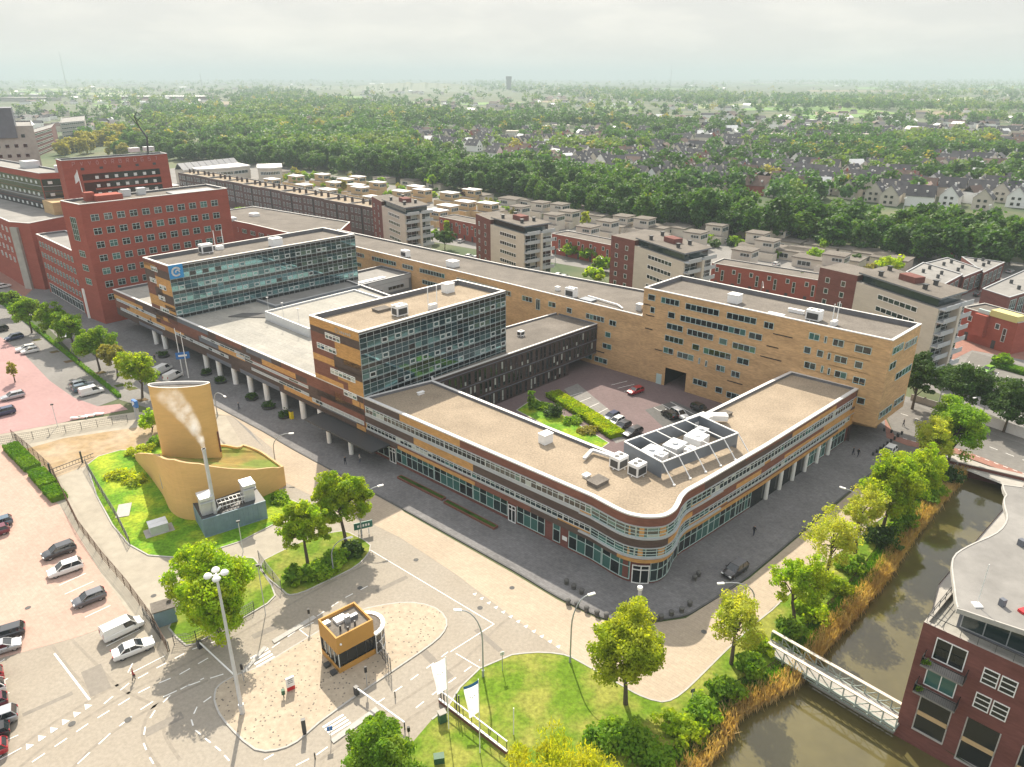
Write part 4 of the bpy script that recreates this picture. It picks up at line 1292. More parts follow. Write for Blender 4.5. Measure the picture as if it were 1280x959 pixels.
# ------------------------------------------------------------------ dark brown terrace behind the offices
GT = 'dark brown terrace houses in one long row'
ta, tb = Vector((-197.0, 446.0)), Vector((-58.8, 317.5))
td = (tb - ta).normalized()
tn = Vector((td.y, -td.x))
NT = 10
wU = (tb - ta).length / NT
ang = math.atan2(td.y, td.x)
root = thing('terrace_house', 'dark brown four storey terrace house with pale flat roof and chimney stubs', 'terrace house', (*(ta + td * wU * .5), 0), GT)
o_ = ta + td * wU * .5
Q = lambda s, t: tuple(o_ + td * s - tn * t)
hp = ccw([Q(-wU / 2 + .02, 0), Q(wU / 2 - .02, 0), Q(wU / 2 - .02, 13), Q(-wU / 2 + .02, 13)])
roofed(root, hp, 13.6, 14.0, 'gravel_roof', 'terrace_brick', cap_m='kerb', cap_w=.3)
TFc = Face(Q(-wU / 2, 0), Q(wU / 2, 0))
b = MB()
TFc.patch(b, wU * .47, wU * .53, 0, 13.4, 0, .03)  # flat black strip on the wall: a recess's shade put into the colour

b.build('recess_shade', ['black'], root)
for z in (10.4, 7.0, 3.8):
    for s in (1.6, 4.6, 7.0, 11.0, 13.4, 16.4):
        if s > wU - 1.5: continue
        b = MB()
        TFc.window(b, s, s + 1.5, z, z + 2.1, 2, 0, (1,), .14, off=.02)
        b.build('window', ['panel_grey', 'glass_dark'], root)
for s in (3.0, 8.0, 13.6):
    q = Q(s - wU / 2, 6)
    b = MB(); b.box((*q, 13.6), (.9, .9, 1.7), ang); b.box((*q, 15.3), (.6, .6, .5), ang); b.build('chimney', ['dark_brick'], root)
for i in range(1, NT):
    c = copy_tree(root)
    p = ta + td * wU * (i + .5)
    c.location = (p.x, p.y, .25 * (i % 2))
# ------------------------------------------------------------------ pale apartment towers
GA = 'pale apartment towers behind the back wing'
def tower(lab, px, z, rows=6):
    pl, bd, wr, br = [Vector(at(x, y, z)) for x, y in px]
    e = bd - wr
    back = br + e * 1.0
    d = (br - wr)
    pb = pl + d * .8
    root = thing('apartment_tower', lab, 'apartment building', (*((bd + br) / 2), 0), GA)
    bb_ = bd + d
    b = MB()
    b.wall(ccw([tuple(bd), tuple(wr), tuple(wr + d * .98), tuple(bb_)]), 0, z, 0)
    b.poly(ccw([tuple(bd), tuple(wr), tuple(br), tuple(bb_)]), z, 1)
    b.build('wall', ['stucco', 'membrane_grey'], root)
    b = MB()
    b.prism(ccw([tuple(pl), tuple(bd + e.normalized() * .03), tuple(bd + e.normalized() * .03 + d * .8), tuple(pb)]), 0, z + 1.5, 0, top=1)
    b.build('brick_wing', ['plum_brick', 'gravel_grey'], root)
    pf = Face(tuple(pl), tuple(bd))
    for k in range(rows):
        for s in (.2, .62):
            b = MB()
            pf.window(b, s * pf.L, s * pf.L + 1.3, z - 2.2 - k * 3, z - .7 - k * 3, 1, 0, (1,), .12, off=.03)
            b.build('window', ['frame', 'glass'], root)
    # set-back glazed top floor under a wide roof slab
    inn = inset(ccw([tuple(bd), tuple(wr), tuple(br), tuple(bb_)]), 1.0)
    b = MB(); b.wall(inn, z, z + 2.1, 0); b.build('penthouse_glazing', ['glass'], root)
    rs = inset(ccw([tuple(bd), tuple(wr), tuple(br), tuple(bb_)]), .1)
    b = MB(); b.prism(rs, z + 2.1, z + 2.5, 1, top=0, bottom=True); b.build('roof', ['gravel_grey', 'slate_panel'], root)
    c = (bd + wr + br + bb_) / 4
    a_ = math.atan2(e.y, e.x)
    b = MB(); b.box((c.x, c.y, z + 2.5), (5.0, 3.2, 1.5), a_); b.build('lift_house', ['plum_brick'], root)
    for s, t_ in ((.7, -.3), (.9, .25), (-.55, .2), (-.6, -.25)):
        q = c + e * .4 * s + d * t_
        b = MB(); b.box((q.x, q.y, z + 2.5), (.8, .8, 1.1), a_); b.box((q.x, q.y, z + 3.6), (1.2, 1.2, .18), a_); b.build('chimney', ['dark_metal'], root)
    wf = Face(tuple(bd), tuple(wr))
    for k in range(rows):
        zz = z - 2.6 - k * 3.0
        if zz < 1: break
        b = MB()
        wf.window(b, wf.L * .3, wf.L * .78, zz, zz + 1.35, 7, 0, (1, 1, 2), .14, off=.03)
        b.build('window', ['white_paint', 'glass_dark', 'glass'], root)
    bf = Face(tuple(wr), tuple(br))
    for k in range(rows + 1):
        zz = z - k * 3.0
        if zz < 0.5: break
        b = MB()
        bf.beam(b, 0, bf.L, zz - .3, zz, 0, 1.7, 0)
        bf.beam(b, .05, bf.L * .46, zz - .3, zz + .85, 1.6, 1.72, 0); bf.beam(b, bf.L * .54, bf.L - .05, zz - .3, zz + .85, 1.6, 1.72, 0)
        b.build('balcony', ['panel_grey'], root)
        if k < rows:
            b = MB()
            bf.window(b, .4, bf.L - .4, max(.1, zz - 2.9), zz - .4, 5, 0, (1, 1, 2, 2, 3), .1, (.4,), off=.03)
            b.build('balcony_door', ['frame', 'glass_dark', 'glass', 'blind'], root)
    b = MB()
    bf.beam(b, bf.L * .46, bf.L * .54, 0, z, .0, 2.0, 0)
    b.build('dividing_fin', ['stucco'], root)
    return root
tower('pale apartment tower standing behind the dark terrace end, leftmost of four', ((464.5, 250), (477, 257), (506, 268.5), (538, 264)), 19.0)
tower('pale apartment tower with plum side and strip windows, second from the left', ((594.6, 272.5), (613, 280.5), (655, 293), (690, 287.5)), 19.0)
tower('pale apartment tower rising behind the tall tan block top left corner', ((764, 300), (793.5, 307), (855, 328), (890, 320)), 17.5)
tower('pale apartment tower at the street corner beside the tall tan block', ((1024, 341), (1071, 352), (1173.5, 386.5), (1208, 376)), 16.6)

# ------------------------------------------------------------------ red low terraces between the towers
GRT = 'red brick low terraces'
def red_row(lab, p0, p1, z=8.0, dep=9.0, wm='red_brick'):
    a, c = Vector(at(*p0, z)), Vector(at(*p1, z))
    d = (c - a).normalized()
    n = Vector((-d.y, d.x))
    poly = [tuple(a), tuple(c), tuple(c + n * dep), tuple(a + n * dep)]
    root = simple_block('terrace_row', lab, 'terrace', poly, z, 'gravel_grey', wm, cap='kerb', group=GRT, drop=.25)
    f = Face(tuple(a), tuple(c))
    k = int(f.L / 5.2)
    for i in range(k):
        s = (i + .5) * f.L / k
        b = MB(); f.window(b, s - 1.6, s - .4, 5.4, 6.9, 1, 0, (1,), .1, off=.03); b.build('window', ['white_paint', 'glass'], root)
        b = MB(); f.window(b, s + .6, s + 1.6, 2.6, 6.2, 1, 0, (1,), .1, (.5,), off=.03); b.build('window', ['frame', 'glass_dark'], root)
        b = MB(); f.beam(b, s - 1.5, s - .5, .1, 2.3, 0, .06); b.build('door', ['dark_metal'], root)
    return root
red_row('red brick terrace between the first two apartment towers', (549, 271), (597, 281))
red_row('red brick terrace between the second and third apartment towers', (690, 292), (765, 307))
red_row('long red brick terrace left of the corner apartment tower', (890, 329), (1026, 351))
h = red_row('red brick corner houses with yellow dormer box at the parking street', (1203, 384), (1273, 404), 8.5, 9)
f = Face(at(1203, 384, 8.5), at(1273, 404, 8.5))
mat('yellow_panel', (0.55, 0.5, 0.2), 0.6)
b = MB(); f.beam(b, f.L * .52, f.L * .98, 8.4, 10.0, -3, .3); b.build('dormer_box', ['yellow_panel'], h)
b = MB(); f.beam(b, f.L * .3, f.L * .5, 8.4, 9.4, -.4, .2); b.build('balustrade', ['frame_teal'], h)
b = MB(); f.beam(b, f.L * .3, f.L * .52, 2.6, 8.3, 0, 1.4); b.build('oriel', ['red_brick'], h)
# saw roofed long sheds on the right
GS = 'long flat roofed sheds on the right'
def shed(lab, px, z):
    p = [Vector(at(x, y, z)) for x, y in px]
    root = simple_block('shed', lab, 'shed', p, z, 'membrane_grey', 'plum_brick', cap='grey_cap', group=GS, drop=.2)
    f = Face(tuple(p[0]), tuple(p[1]))
    for i in range(int(f.L / 5)):
        b = MB(); f.window(b, 1 + i * 5, 4.6 + i * 5, 1.0, z - 1, 3, 0, (1, 2), .12, (.5,), off=.03); b.build('window', ['frame_teal', 'glass', 'glass_dark'], root)
    for s, t_ in ((.3, .3), (.6, .35), (.35, .7), (.7, .7)):
        q = p[0].lerp(p[1], s).lerp(p[3].lerp(p[2], s), t_)
        b = MB(); b.box((q.x, q.y, z - .2), (.7, .7, 1.2)); b.build('chimney', ['dark_metal'], root)
shed('flat roofed shed nearest the corner tower, pale grey roof', ((1180, 356), (1204, 343), (1154, 328), (1132, 340)), 7.0)
shed('flat roofed shed in the middle of the shed row', ((1205, 346.5), (1229, 337), (1184, 322), (1156, 329)), 6.6)
shed('flat roofed shed at the far end of the row by the trees', ((1230, 341), (1256, 328), (1228, 324), (1202, 321)), 6.2)
shed('flat roofed shed beyond the lane, cut by the right frame edge', ((1262, 372), (1330, 352), (1298, 330), (1228, 361)), 7.0)
# ------------------------------------------------------------------ patio houses
GH1, GH2, GH3 = 'tan patio houses with white roofs', 'beige cube houses with grey roofs', 'single storey grey roofed houses'
def cube_house(kind):
    rt = thing(*{1: ('patio_house', 'tan brick house with white flat roof among the patio houses', 'house', (0, 0, 0), GH1),
                 2: ('cube_house', 'beige two storey cube house with grey flat roof among its like', 'house', (0, 0, 0), GH2),
                 3: ('patio_house', 'single storey house with grey flat roof among its like', 'house', (0, 0, 0), GH3)}[kind])
    zz = {1: 6.6, 2: 6.8, 3: 3.4}[kind]
    w, d = {1: (9.5, 6.0), 2: (7.5, 7.0), 3: (13, 9)}[kind]
    c, s = math.cos(R(-41)), math.sin(R(-41))
    P = lambda x, y: (x * c - y * s, x * s + y * c)
    poly = [P(-w / 2, -d / 2), P(w / 2, -d / 2), P(w / 2, d / 2), P(-w / 2, d / 2)]
    b = MB(); b.wall(poly, 0, zz, 0); b.build('wall', ['house_tan' if kind == 1 else 'stucco'], rt)
    b = MB(); b.prism(inset(poly, -.35), zz, zz + .35, 0, bottom=True); b.build('roof', ['white_cap' if kind == 1 else 'gravel_grey'], rt)
    f1, f2 = Face(poly[0], poly[1]), Face(poly[1], poly[2])
    if kind != 3:
        b = MB(); f2.window(b, .6, f2.L - .6, zz - 2.4, zz - .6, 4, 0, (1, 2), .12, off=.03); b.build('window', ['frame', 'glass', 'glass_dark'], rt)
        b = MB(); f1.window(b, w * .45, w - .5, zz - 1.9, zz - .6, 3, 0, (1,), .12, off=.03); b.build('window', ['frame', 'glass_dark'], rt)
        b = MB(); b.prism([P(-w / 2 - 1, -d / 2 - 4), P(w / 2 + 2, -d / 2 - 4), P(w / 2 + 2, -d / 2 - .05), P(-w / 2 - 1, -d / 2 - .05)], 0, 3.0, 0, top=1); b.build('lower_storey', ['house_tan' if kind == 1 else 'stucco', 'gravel_grey'], rt)
    else:
        b = MB(); f1.window(b, 2, 7, .8, 2.6, 3, 0, (1,), .12, off=.03); b.build('window', ['frame', 'glass_dark'], rt)
    return rt
def place(proto, spots, z, used=[]):
    first = True
    for x, y in spots:
        o = proto if first else copy_tree(proto)
        first = False
        p = at(x, y, z)
        o.location = (p[0], p[1], 0)
place(cube_house(1), [(213, 232), (340, 224), (370, 220), (403, 218), (380, 231), (418, 228), (447, 221), (472, 228), (450, 234), (410, 237), (432, 224), (466, 246), (502, 239), (528, 237), (562, 241), (590, 237), (582, 252), (610, 254), (546, 263), (560, 257), (520, 233), (445, 231)], 6.6)
place(cube_house(2), [(650, 258), (676, 253), (693, 268), (712, 264), (735, 283), (760, 276), (780, 270), (700, 255), (785, 299), (870, 290), (897, 281), (932, 312), (960, 300), (975, 286), (948, 291), (1046, 318), (806, 273)], 6.8)
place(cube_house(3), [(300, 213), (352, 214), (480, 222), (515, 225), (548, 229), (600, 243), (640, 248), (665, 250), (716, 257), (742, 262), (768, 281), (745, 268), (820, 283), (845, 283), (852, 277), (880, 277), (910, 272), (925, 285), (985, 300), (1000, 297), (1005, 312), (1030, 306), (1056, 322), (1075, 312), (1092, 316), (1115, 322), (1018, 322), (990, 312), (620, 262), (815, 292)], 3.4)
for i, (x0, y0, x1, y1, lab) in enumerate(((247, 213, 312, 208, 'long curved hall with white roof at the far end of the terrace'), (322, 211, 352, 210, 'short white roofed hall next to the long curved hall'))):
    a, c = Vector(at(x0, y0, 9)), Vector(at(x1, y1, 9))
    d = (c - a).normalized(); n = Vector((-d.y, d.x))
    arcp = [tuple(a + (c - a) * (k / 8) - n * (math.sin(PI * k / 8) * 4)) for k in range(9)]
    root = thing('curved_hall', lab, 'hall', (*((a + c) / 2), 0))
    pl_ = ccw(arcp + [tuple(c + n * 22), tuple(a + n * 22)])
    b = MB(); b.wall(pl_, 0, 9, 0); b.build('wall', ['stucco'], root)
    b = MB(); b.prism(inset(pl_, -.5), 9, 9.8, 0, bottom=True); b.build('roof', ['white_cap'], root)
    b = MB(); Face(*arcp).window(b, 2, Face(*arcp).L - 2, 5, 7.2, 12, 0, (1,), .2, off=.03); b.build('window', ['frame', 'glass'], root)
a, c = Vector(at(229, 213, 9)), Vector(at(300, 205, 9))
n = Vector((-(c - a).y, (c - a).x)).normalized() * 9
sl_ = [a, c, c + n, a + n]
o = thing('terrace_row', 'dark roofed terrace with sloping skylights in front of the tree belt', 'terrace', (*sl_[0], 0))
b = MB(); b.prism(ccw([tuple(p) for p in sl_]), 0, 9, 0); b.build('wall', ['stucco'], o)
b = MB()
n_ = 9
for k in range(n_):
    a, c = sl_[0].lerp(sl_[1], k / n_), sl_[0].lerp(sl_[1], (k + .94) / n_)
    e, g = sl_[3].lerp(sl_[2], k / n_), sl_[3].lerp(sl_[2], (k + .94) / n_)
    b.face([(*a, 9), (*c, 9), (*g.lerp(c, .4), 13), (*e.lerp(a, .4), 13)], 0)
    b.face([(*e.lerp(a, .4), 13), (*g.lerp(c, .4), 13), (*g, 9), (*e, 9)], 0)
b.build('roof', ['panel_dark'], o)
# ------------------------------------------------------------------ trees
leaf('leaf_bright', (0.22, 0.36, 0.014), (0.3, 0.38, 0.018), .55)
leaf('leaf_yellow', (0.34, 0.39, 0.03), (0.27, 0.36, 0.02), .55)
leaf('leaf_mid', (0.13, 0.26, 0.015), (0.18, 0.28, 0.018), .48)
leaf('leaf_dark', (0.035, 0.085, 0.014), (0.055, 0.11, 0.016), .35)
leaf('leaf_belt', (0.034, 0.098, 0.015), (0.055, 0.122, 0.017), .35, scale=.2)
leaf('leaf_belt_light', (0.06, 0.15, 0.02), (0.09, 0.165, 0.026), .35, scale=.2)
leaf('leaf_gold', (0.3, 0.29, 0.055), (0.24, 0.24, 0.05), .35, scale=.2)
leaf('leaf_far', (0.05, 0.14, 0.03), (0.075, 0.165, 0.034), .35, scale=.1)
leaf('leaf_far_light', (0.11, 0.21, 0.035), (0.15, 0.22, 0.045), .35, scale=.1)
leaf('leaf_plum', (0.06, 0.018, 0.03), (0.05, 0.02, 0.025), .25)
leaf('leaf_pale', (0.31, 0.39, 0.05), (0.36, 0.39, 0.07), .55)
leaf('hedge_leaf', (0.085, 0.22, 0.014), (0.13, 0.25, 0.016), .35)
leaf('reed', (0.46, 0.33, 0.15), (0.52, 0.4, 0.2), .35, scale=1.2)
leaf('weeping_leaf', (0.36, 0.37, 0.03), (0.25, 0.32, 0.02), .45)
mat('bark', (0.09, 0.07, 0.055), 0.9, 0.25, 3.0)
mat('pale_bark', (0.17, 0.14, 0.11), 0.9, 0.25, 3.0)
def quads_mesh(name, C, A, B, mats, mi=None):
    """leaf faces: centres C, half axes A and B"""
    n = len(C)
    v = np.empty((n, 4, 3), np.float32)
    v[:, 0], v[:, 1], v[:, 2], v[:, 3] = C - A, C - B * .8, C + A, C + B * .8
    me = bpy.data.meshes.new(name)
    me.vertices.add(n * 4)
    me.vertices.foreach_set('co', v.reshape(-1))
    me.loops.add(n * 4)
    me.loops.foreach_set('vertex_index', np.arange(n * 4, dtype=np.int32))
    me.polygons.add(n)
    me.polygons.foreach_set('loop_start', np.arange(0, n * 4, 4, dtype=np.int32))
    me.polygons.foreach_set('loop_total', np.full(n, 4, np.int32))
    for m_ in mats:
        me.materials.append(MATS[m_])
    if mi is not None:
        me.polygons.foreach_set('material_index', np.asarray(mi, np.int32))
    me.update(calc_edges=True)
    me.validate()
    return me
def leaf_cloud(g, centres, radii, per, size, flat=.5, droop=0.0):
    K = len(centres)
    n = K * per
    d = g.normal(size=(n, 3))
    d /= np.linalg.norm(d, axis=1)[:, None]
    rr = np.repeat(radii, per) * g.uniform(.25, 1.0, n) ** .6
    C = np.repeat(centres, per, 0) + d * rr[:, None] * np.array([1, 1, .75])
    nrm = d * (1 - flat) + g.normal(size=(n, 3)) * .55 + np.array([0, 0, flat])
    nrm /= np.linalg.norm(nrm, axis=1)[:, None]
    t = np.cross(nrm, g.normal(size=(n, 3)))
    if droop:
        t = t * (1 - droop) + np.array([0, 0, -1.0]) * droop
    t /= np.linalg.norm(t, axis=1)[:, None] + 1e-9
    b_ = np.cross(nrm, t)
    s = size * g.uniform(.6, 1.35, n)
    el = 1.0 + 2.0 * droop
    return C, t * (s * el)[:, None], b_ * (s / (1 + droop))[:, None]
def crown_points(g, K, rx, rz, zc, low=-.75, hollow=.35, lump=.42):
    out = []
    ph = g.uniform(0, 6.28, 6)
    while len(out) < K:
        d = g.normal(size=3)
        d /= np.linalg.norm(d)
        if d[2] < low:
            continue
        a = math.atan2(d[1], d[0])
        wob = 1 + lump * (math.sin(2 * a + ph[0]) * .5 + math.sin(3 * a + ph[1] + 2 * d[2]) * .5 + math.sin(5 * d[2] + ph[2]) * .35)
        r_ = g.uniform(hollow, 1.0) ** .55 * wob
        taper = 1.0 - .18 * max(0, d[2])
        out.append((d[0] * rx * r_ * taper, d[1] * rx * r_ * taper, zc + d[2] * rz * r_))
    return np.array(out)
def tree(name, label, px, height, rx, m_, seed, group=None, leaves=8000, size=.26, bark='bark', sparse=1.0, zc=None, low=-.7, base_z=0.0, trunk_h=None, world=None, cat='tree', droop=0.0, clump=.23, K=130):
    g = np.random.default_rng(seed)
    p = world or at(px[0], px[1], base_z)
    root = thing(name, label, cat, (p[0], p[1], base_z), group)
    rz = (height - (trunk_h or height * .26)) / 2
    zc = height - rz
    cp = crown_points(g, K, rx * .88, rz * .9, zc, low)
    rad = g.uniform(.6, 1.25, K) * rx * clump
    fine = 1.0 if leaves < 2000 else .62
    C, A, B = leaf_cloud(g, cp, rad, max(8, int(leaves * sparse / fine ** 1.75 / K)), size * fine, .4, droop)
    me = quads_mesh('crown', C.astype(np.float32), A, B, [m_])
    o = bpy.data.objects.new('crown', me)
    COL.objects.link(o); o.parent = root
    KIDS.setdefault(root.name, []).append(o)
    b = MB()
    th = height - 2 * rz
    r0 = .028 * height * .55 + .06
    bend = g.normal(size=2) * .25
    top = Vector((bend[0], bend[1], th))
    b.tube([(0, 0, -.15), (bend[0] * .4, bend[1] * .4, th * .5), tuple(top), (bend[0] * 1.3, bend[1] * 1.3, zc + rz * .35)], [r0 * 1.25, r0, r0 * .85, r0 * .2], 8)
    for k in range(12):
        c = Vector(cp[g.integers(0, K)])
        st = top.lerp(Vector((bend[0] * 1.2, bend[1] * 1.2, zc)), float(g.uniform(0, .9)))
        md = st.lerp(c, .5) + Vector((0, 0, .25 * rz * .3))
        b.tube([tuple(st), tuple(md), tuple(c)], [r0 * .5, r0 * .3, r0 * .1], 5)
    b.build('trunk', [bark], root, smooth=True, world=False)
    return root
GTS = 'street trees'
tree('broadleaf_tree', 'big bright green tree on the triangular verge behind the high mast', (277, 796), 14.0, 5.3, 'leaf_bright', 1, leaves=19000, size=.27, trunk_h=2.2, low=-.9, K=210)
tree('broadleaf_tree', 'rounded yellow green tree at the kerb by the green sign', (433, 680), 12.3, 4.1, 'leaf_bright', 2, leaves=10000, size=.26, trunk_h=4.0)
tree('broadleaf_tree', 'smaller airy tree left of the green sign tree', (386, 712), 11.5, 3.3, 'leaf_bright', 3, leaves=7000, size=.26, trunk_h=3.6)
tree('broadleaf_tree', 'tall yellowish tree on the lawn casting a round shadow', (782, 880), 12.6, 4.2, 'leaf_yellow', 4, leaves=12500, size=.25, trunk_h=4.2, clump=.26, K=150)
tree('young_tree', 'thin young tree beside the footbridge end', (914, 830), 10.6, 3.3, 'leaf_pale', 5, leaves=3600, size=.22, trunk_h=3.6, clump=.26)
tree('broadleaf_tree', 'green tree cut by the bottom edge near the barrier', (480, 990), 8.4, 3.9, 'leaf_mid', 6, leaves=10000, size=.25, trunk_h=2.2, low=-.9)
tree('weeping_tree', 'golden weeping tree cut by the bottom edge on the lawn', (712, 1046), 8.6, 6.3, 'weeping_leaf', 7, leaves=15000, size=.24, trunk_h=1.0, low=-.9, droop=.6, clump=.24, K=200)
GB = 'trees along the canal bank'
tree('young_tree', 'bushy tree above the upstream side of the footbridge', (993, 775), 10.0, 3.3, 'leaf_bright', 8, GB, sparse=.6, leaves=6500, size=.25, trunk_h=2.5)
tree('young_tree', 'bare looking young tree with pale leaves by the dark pavement', (1030, 728), 11.0, 4.0, 'leaf_pale', 9, GB, leaves=3000, size=.22, trunk_h=4.0, clump=.25)
tree('young_tree', 'slender pale tree just left of the big canal tree', (1069, 692), 11.5, 3.2, 'leaf_pale', 10, GB, leaves=2600, size=.22, trunk_h=4.0, clump=.24)
tree('broadleaf_tree', 'big bright tree in the middle of the canal bank', (1103, 662), 13.0, 4.9, 'leaf_bright', 11, GB, sparse=.8, leaves=12000, size=.28, trunk_h=2.8, low=-.85, K=150)
tree('broadleaf_tree', 'bright bushy tree right behind the big canal tree', (1138, 635), 11.5, 4.1, 'leaf_bright', 12, GB, sparse=.8, leaves=8000, size=.27, trunk_h=2.5)
tree('young_tree', 'thin yellowish tree before the bridge parapet', (1158, 592), 11.0, 3.6, 'leaf_pale', 13, GB, leaves=4200, size=.24, trunk_h=3.2)
tree('broadleaf_tree', 'dense green tree at the bridge corner, topmost on the bank', (1184, 583), 12.5, 5.3, 'leaf_mid', 14, GB, leaves=11000, size=.28, trunk_h=3.2)
GE = 'dark green trees along the cross street'
tree('broadleaf_tree', 'dark tree hugging the tall tan block corner', (1140, 512), 13.0, 4.3, 'leaf_dark', 15, GE, leaves=7000, size=.32, trunk_h=3.0)
tree('broadleaf_tree', 'dark tree in front of the white hoarding, left one', (1198, 518), 11.5, 5.2, 'leaf_dark', 16, GE, leaves=8000, size=.32, trunk_h=3.0)
tree('broadleaf_tree', 'dark tree in front of the white hoarding at the right frame edge', (1254, 541), 11.0, 4.9, 'leaf_dark', 17, GE, leaves=8000, size=.32, trunk_h=3.0)
tree('round_bush', 'near black bush at the foot of the corner apartment tower', (1182, 486), 5.5, 2.6, 'leaf_dark', 18, leaves=2500, size=.3, trunk_h=.6, cat='bush')
GW = 'trees along the west pavement'
for i, (x, y, h, r_, m_, lab) in enumerate(((16, 395, 8, 3.2, 'leaf_mid', 'first tree of the pavement row, cut by the left frame edge'), (40, 416, 10, 4.0, 'leaf_mid', 'second tree of the pavement row, left of the tight pair'), (74, 430, 10.5, 3.9, 'leaf_mid', 'left tree of the tight pair in the pavement row'), (93, 440, 10.8, 4.0, 'leaf_mid', 'right tree of the tight pair in the pavement row'), (125, 463, 11.2, 4.4, 'leaf_mid', 'big round tree in the pavement row right of the tight pair'), (147, 472, 8.5, 3.0, 'leaf_gold', 'small brownish tree in the pavement row'), (178, 497, 11.0, 4.0, 'leaf_bright', 'last bright tree of the pavement row beside the yellow tower'))):
    tree('street_tree', lab, (x, y), h, r_, m_, 30 + i, GW, leaves=5500, size=.3, trunk_h=2.8)
tree('young_tree', 'tiny staked sapling on the parking island', (19, 478), 5.0, 1.2, 'leaf_gold', 45, leaves=500, size=.18, trunk_h=1.6)
tree('broadleaf_tree', 'bright shrub at the left foot of the yellow tower', (190, 540), 4.6, 2.2, 'leaf_bright', 46, leaves=1800, size=.24, trunk_h=.6, cat='bush')
# trees of the residential quarter
GQ = 'trees between the apartment towers'
qm = ['leaf_mid', 'leaf_dark', 'leaf_bright']
for i, (x, y, h, r_, m_, lab) in enumerate(((556, 312, 8, 4.2, 'leaf_dark', 'dense round tree in the yard right of the first tower'), (541, 305, 6, 3, 'leaf_mid', 'small tree tucked against the first tower balconies'), (559, 297, 8, 1.5, 'leaf_bright', 'narrow bright tree before the red terrace'), (540, 237, 9, 4, 'leaf_mid', 'green tree among the white roofed houses'), (507, 222, 7, 3, 'leaf_bright', 'light green tree at the foot of the tree belt'), (717, 322, 5.5, 4.5, 'leaf_mid', 'broad shrub row left of the red terrace middle'), (737, 326, 5.5, 4.5, 'leaf_mid', 'broad shrub row at the red terrace middle'), (752, 340, 5.5, 4, 'leaf_mid', 'bush by the drive before the third tower'), (742, 352, 4.5, 4, 'leaf_bright', 'low bush at the plum wall of the third tower'), (430, 242, 8, 3.2, 'leaf_gold', 'brown gold tree behind the terrace roof'), (425, 239, 7, 3, 'leaf_plum', 'plum tree behind the terrace roof'), (585, 251, 7, 4, 'leaf_plum', 'dark plum tree between white roofed houses'), (753, 268, 10, 4.3, 'leaf_plum', 'dark plum tree against the tree belt'), (807, 273, 13, 4.2, 'leaf_yellow', 'glowing yellow round tree against the tree belt'), (731, 286, 8, 2.5, 'leaf_yellow', 'small yellow tree among the beige cubes'), (844, 281, 6, 3.5, 'leaf_plum', 'low plum tree beside the grey roofs'), (934, 297, 9, 3.4, 'leaf_plum', 'plum tree between the beige cubes on the right'), (1018, 330, 6, 4, 'leaf_mid', 'garden tree behind the long red terrace'), (1110, 345, 7, 5, 'leaf_bright', 'bushy light tree behind the corner tower roof'), (905, 355, 6.5, 4, 'leaf_dark', 'dark tree before the long red terrace, left'), (925, 357, 6.5, 4, 'leaf_dark', 'dark tree before the long red terrace, middle'), (1000, 372, 7.5, 4, 'leaf_dark', 'dark tree before the long red terrace, right'), (1252, 457, 3, 2.4, 'leaf_mid', 'low garden bush beside the parking bays'), (1275, 430, 5, 2.6, 'leaf_mid', 'street tree by the red corner houses at the frame edge'), (300, 272, 5, 4, 'leaf_mid', 'shrub between the red block and the terrace'), (612, 262, 6, 3, 'leaf_gold', 'golden shrub by the white roofs'))):
    tree('garden_tree', lab, (x, y), h, r_, m_, 60 + i, GQ, leaves=1500, size=.45, trunk_h=h * .2, K=60)
# the belt of big trees behind the quarter: four crowns, copied
def belt_mesh(seed, m_, rx, h, n, size):
    g = np.random.default_rng(seed)
    cp = crown_points(g, 60, rx * .85, h * .42, h * .56, -.8, .45, .3)
    C, A, B = leaf_cloud(g, cp, g.uniform(.7, 1.25, 60) * rx * .3, n // 60, size, .45)
    nt_ = len(C)
    tC = np.array([[0, 0, z] for z in np.linspace(0, h * .3, 6)]); 
    C = np.concatenate([C, tC]); A = np.concatenate([A, np.tile([[0, 0, h * .05]], (6, 1))]); B = np.concatenate([B, np.tile([[.35, .2, 0]], (6, 1))])
    mi = np.zeros(len(C), np.int32); mi[nt_:] = 1
    return quads_mesh('belt_tree', C.astype(np.float32), A, B, [m_, 'bark'], mi)
protos = [belt_mesh(200 + i, m_, 6.2, 15.5, 2400, .6) for i, m_ in enumerate(('leaf_belt', 'leaf_belt', 'leaf_belt', 'leaf_belt_light', 'leaf_belt', 'leaf_belt_light'))]
gold_p = [belt_mesh(240 + i, 'leaf_gold', 6.0, 14.0, 1800, .65) for i in range(2)]
gg = random.Random(21)
def lerp_line(l, x):
    for (x0, y0), (x1, y1) in zip(l, l[1:]):
        if x <= x1:
            return y0 + (y1 - y0) * (x - x0) / (x1 - x0)
    return l[-1][1]
low_l = [(-60, 196), (150, 196), (205, 200), (320, 208), (420, 216), (480, 225), (560, 238), (640, 250), (720, 268), (800, 284), (900, 296), (960, 306), (1060, 318), (1120, 328), (1200, 336), (1300, 345)]
cnt = 0
def belt_tree(x, y, label, group, meshes, smin=.85, smax=1.2, name='broadleaf_tree'):
    me = gg.choice(meshes)
    o = bpy.data.objects.new(name, me)
    COL.objects.link(o)
    s = gg.uniform(smin, smax)
    o.location = (x, y, -.2)
    o.rotation_euler = (0, 0, gg.uniform(0, 6.28))
    o.scale = (s * gg.uniform(.9, 1.15), s * gg.uniform(.9, 1.15), s * gg.uniform(.85, 1.15))
    tag(o, label, 'tree', group)
    return o
LB = 'dark green tree standing shoulder to shoulder in the belt behind the houses'
x = 190.0
rowpts = [Vector(at(xx, yy)) for xx, yy in low_l[2:]]
BF_ = Face(*[tuple(p) for p in rowpts])
rest = []
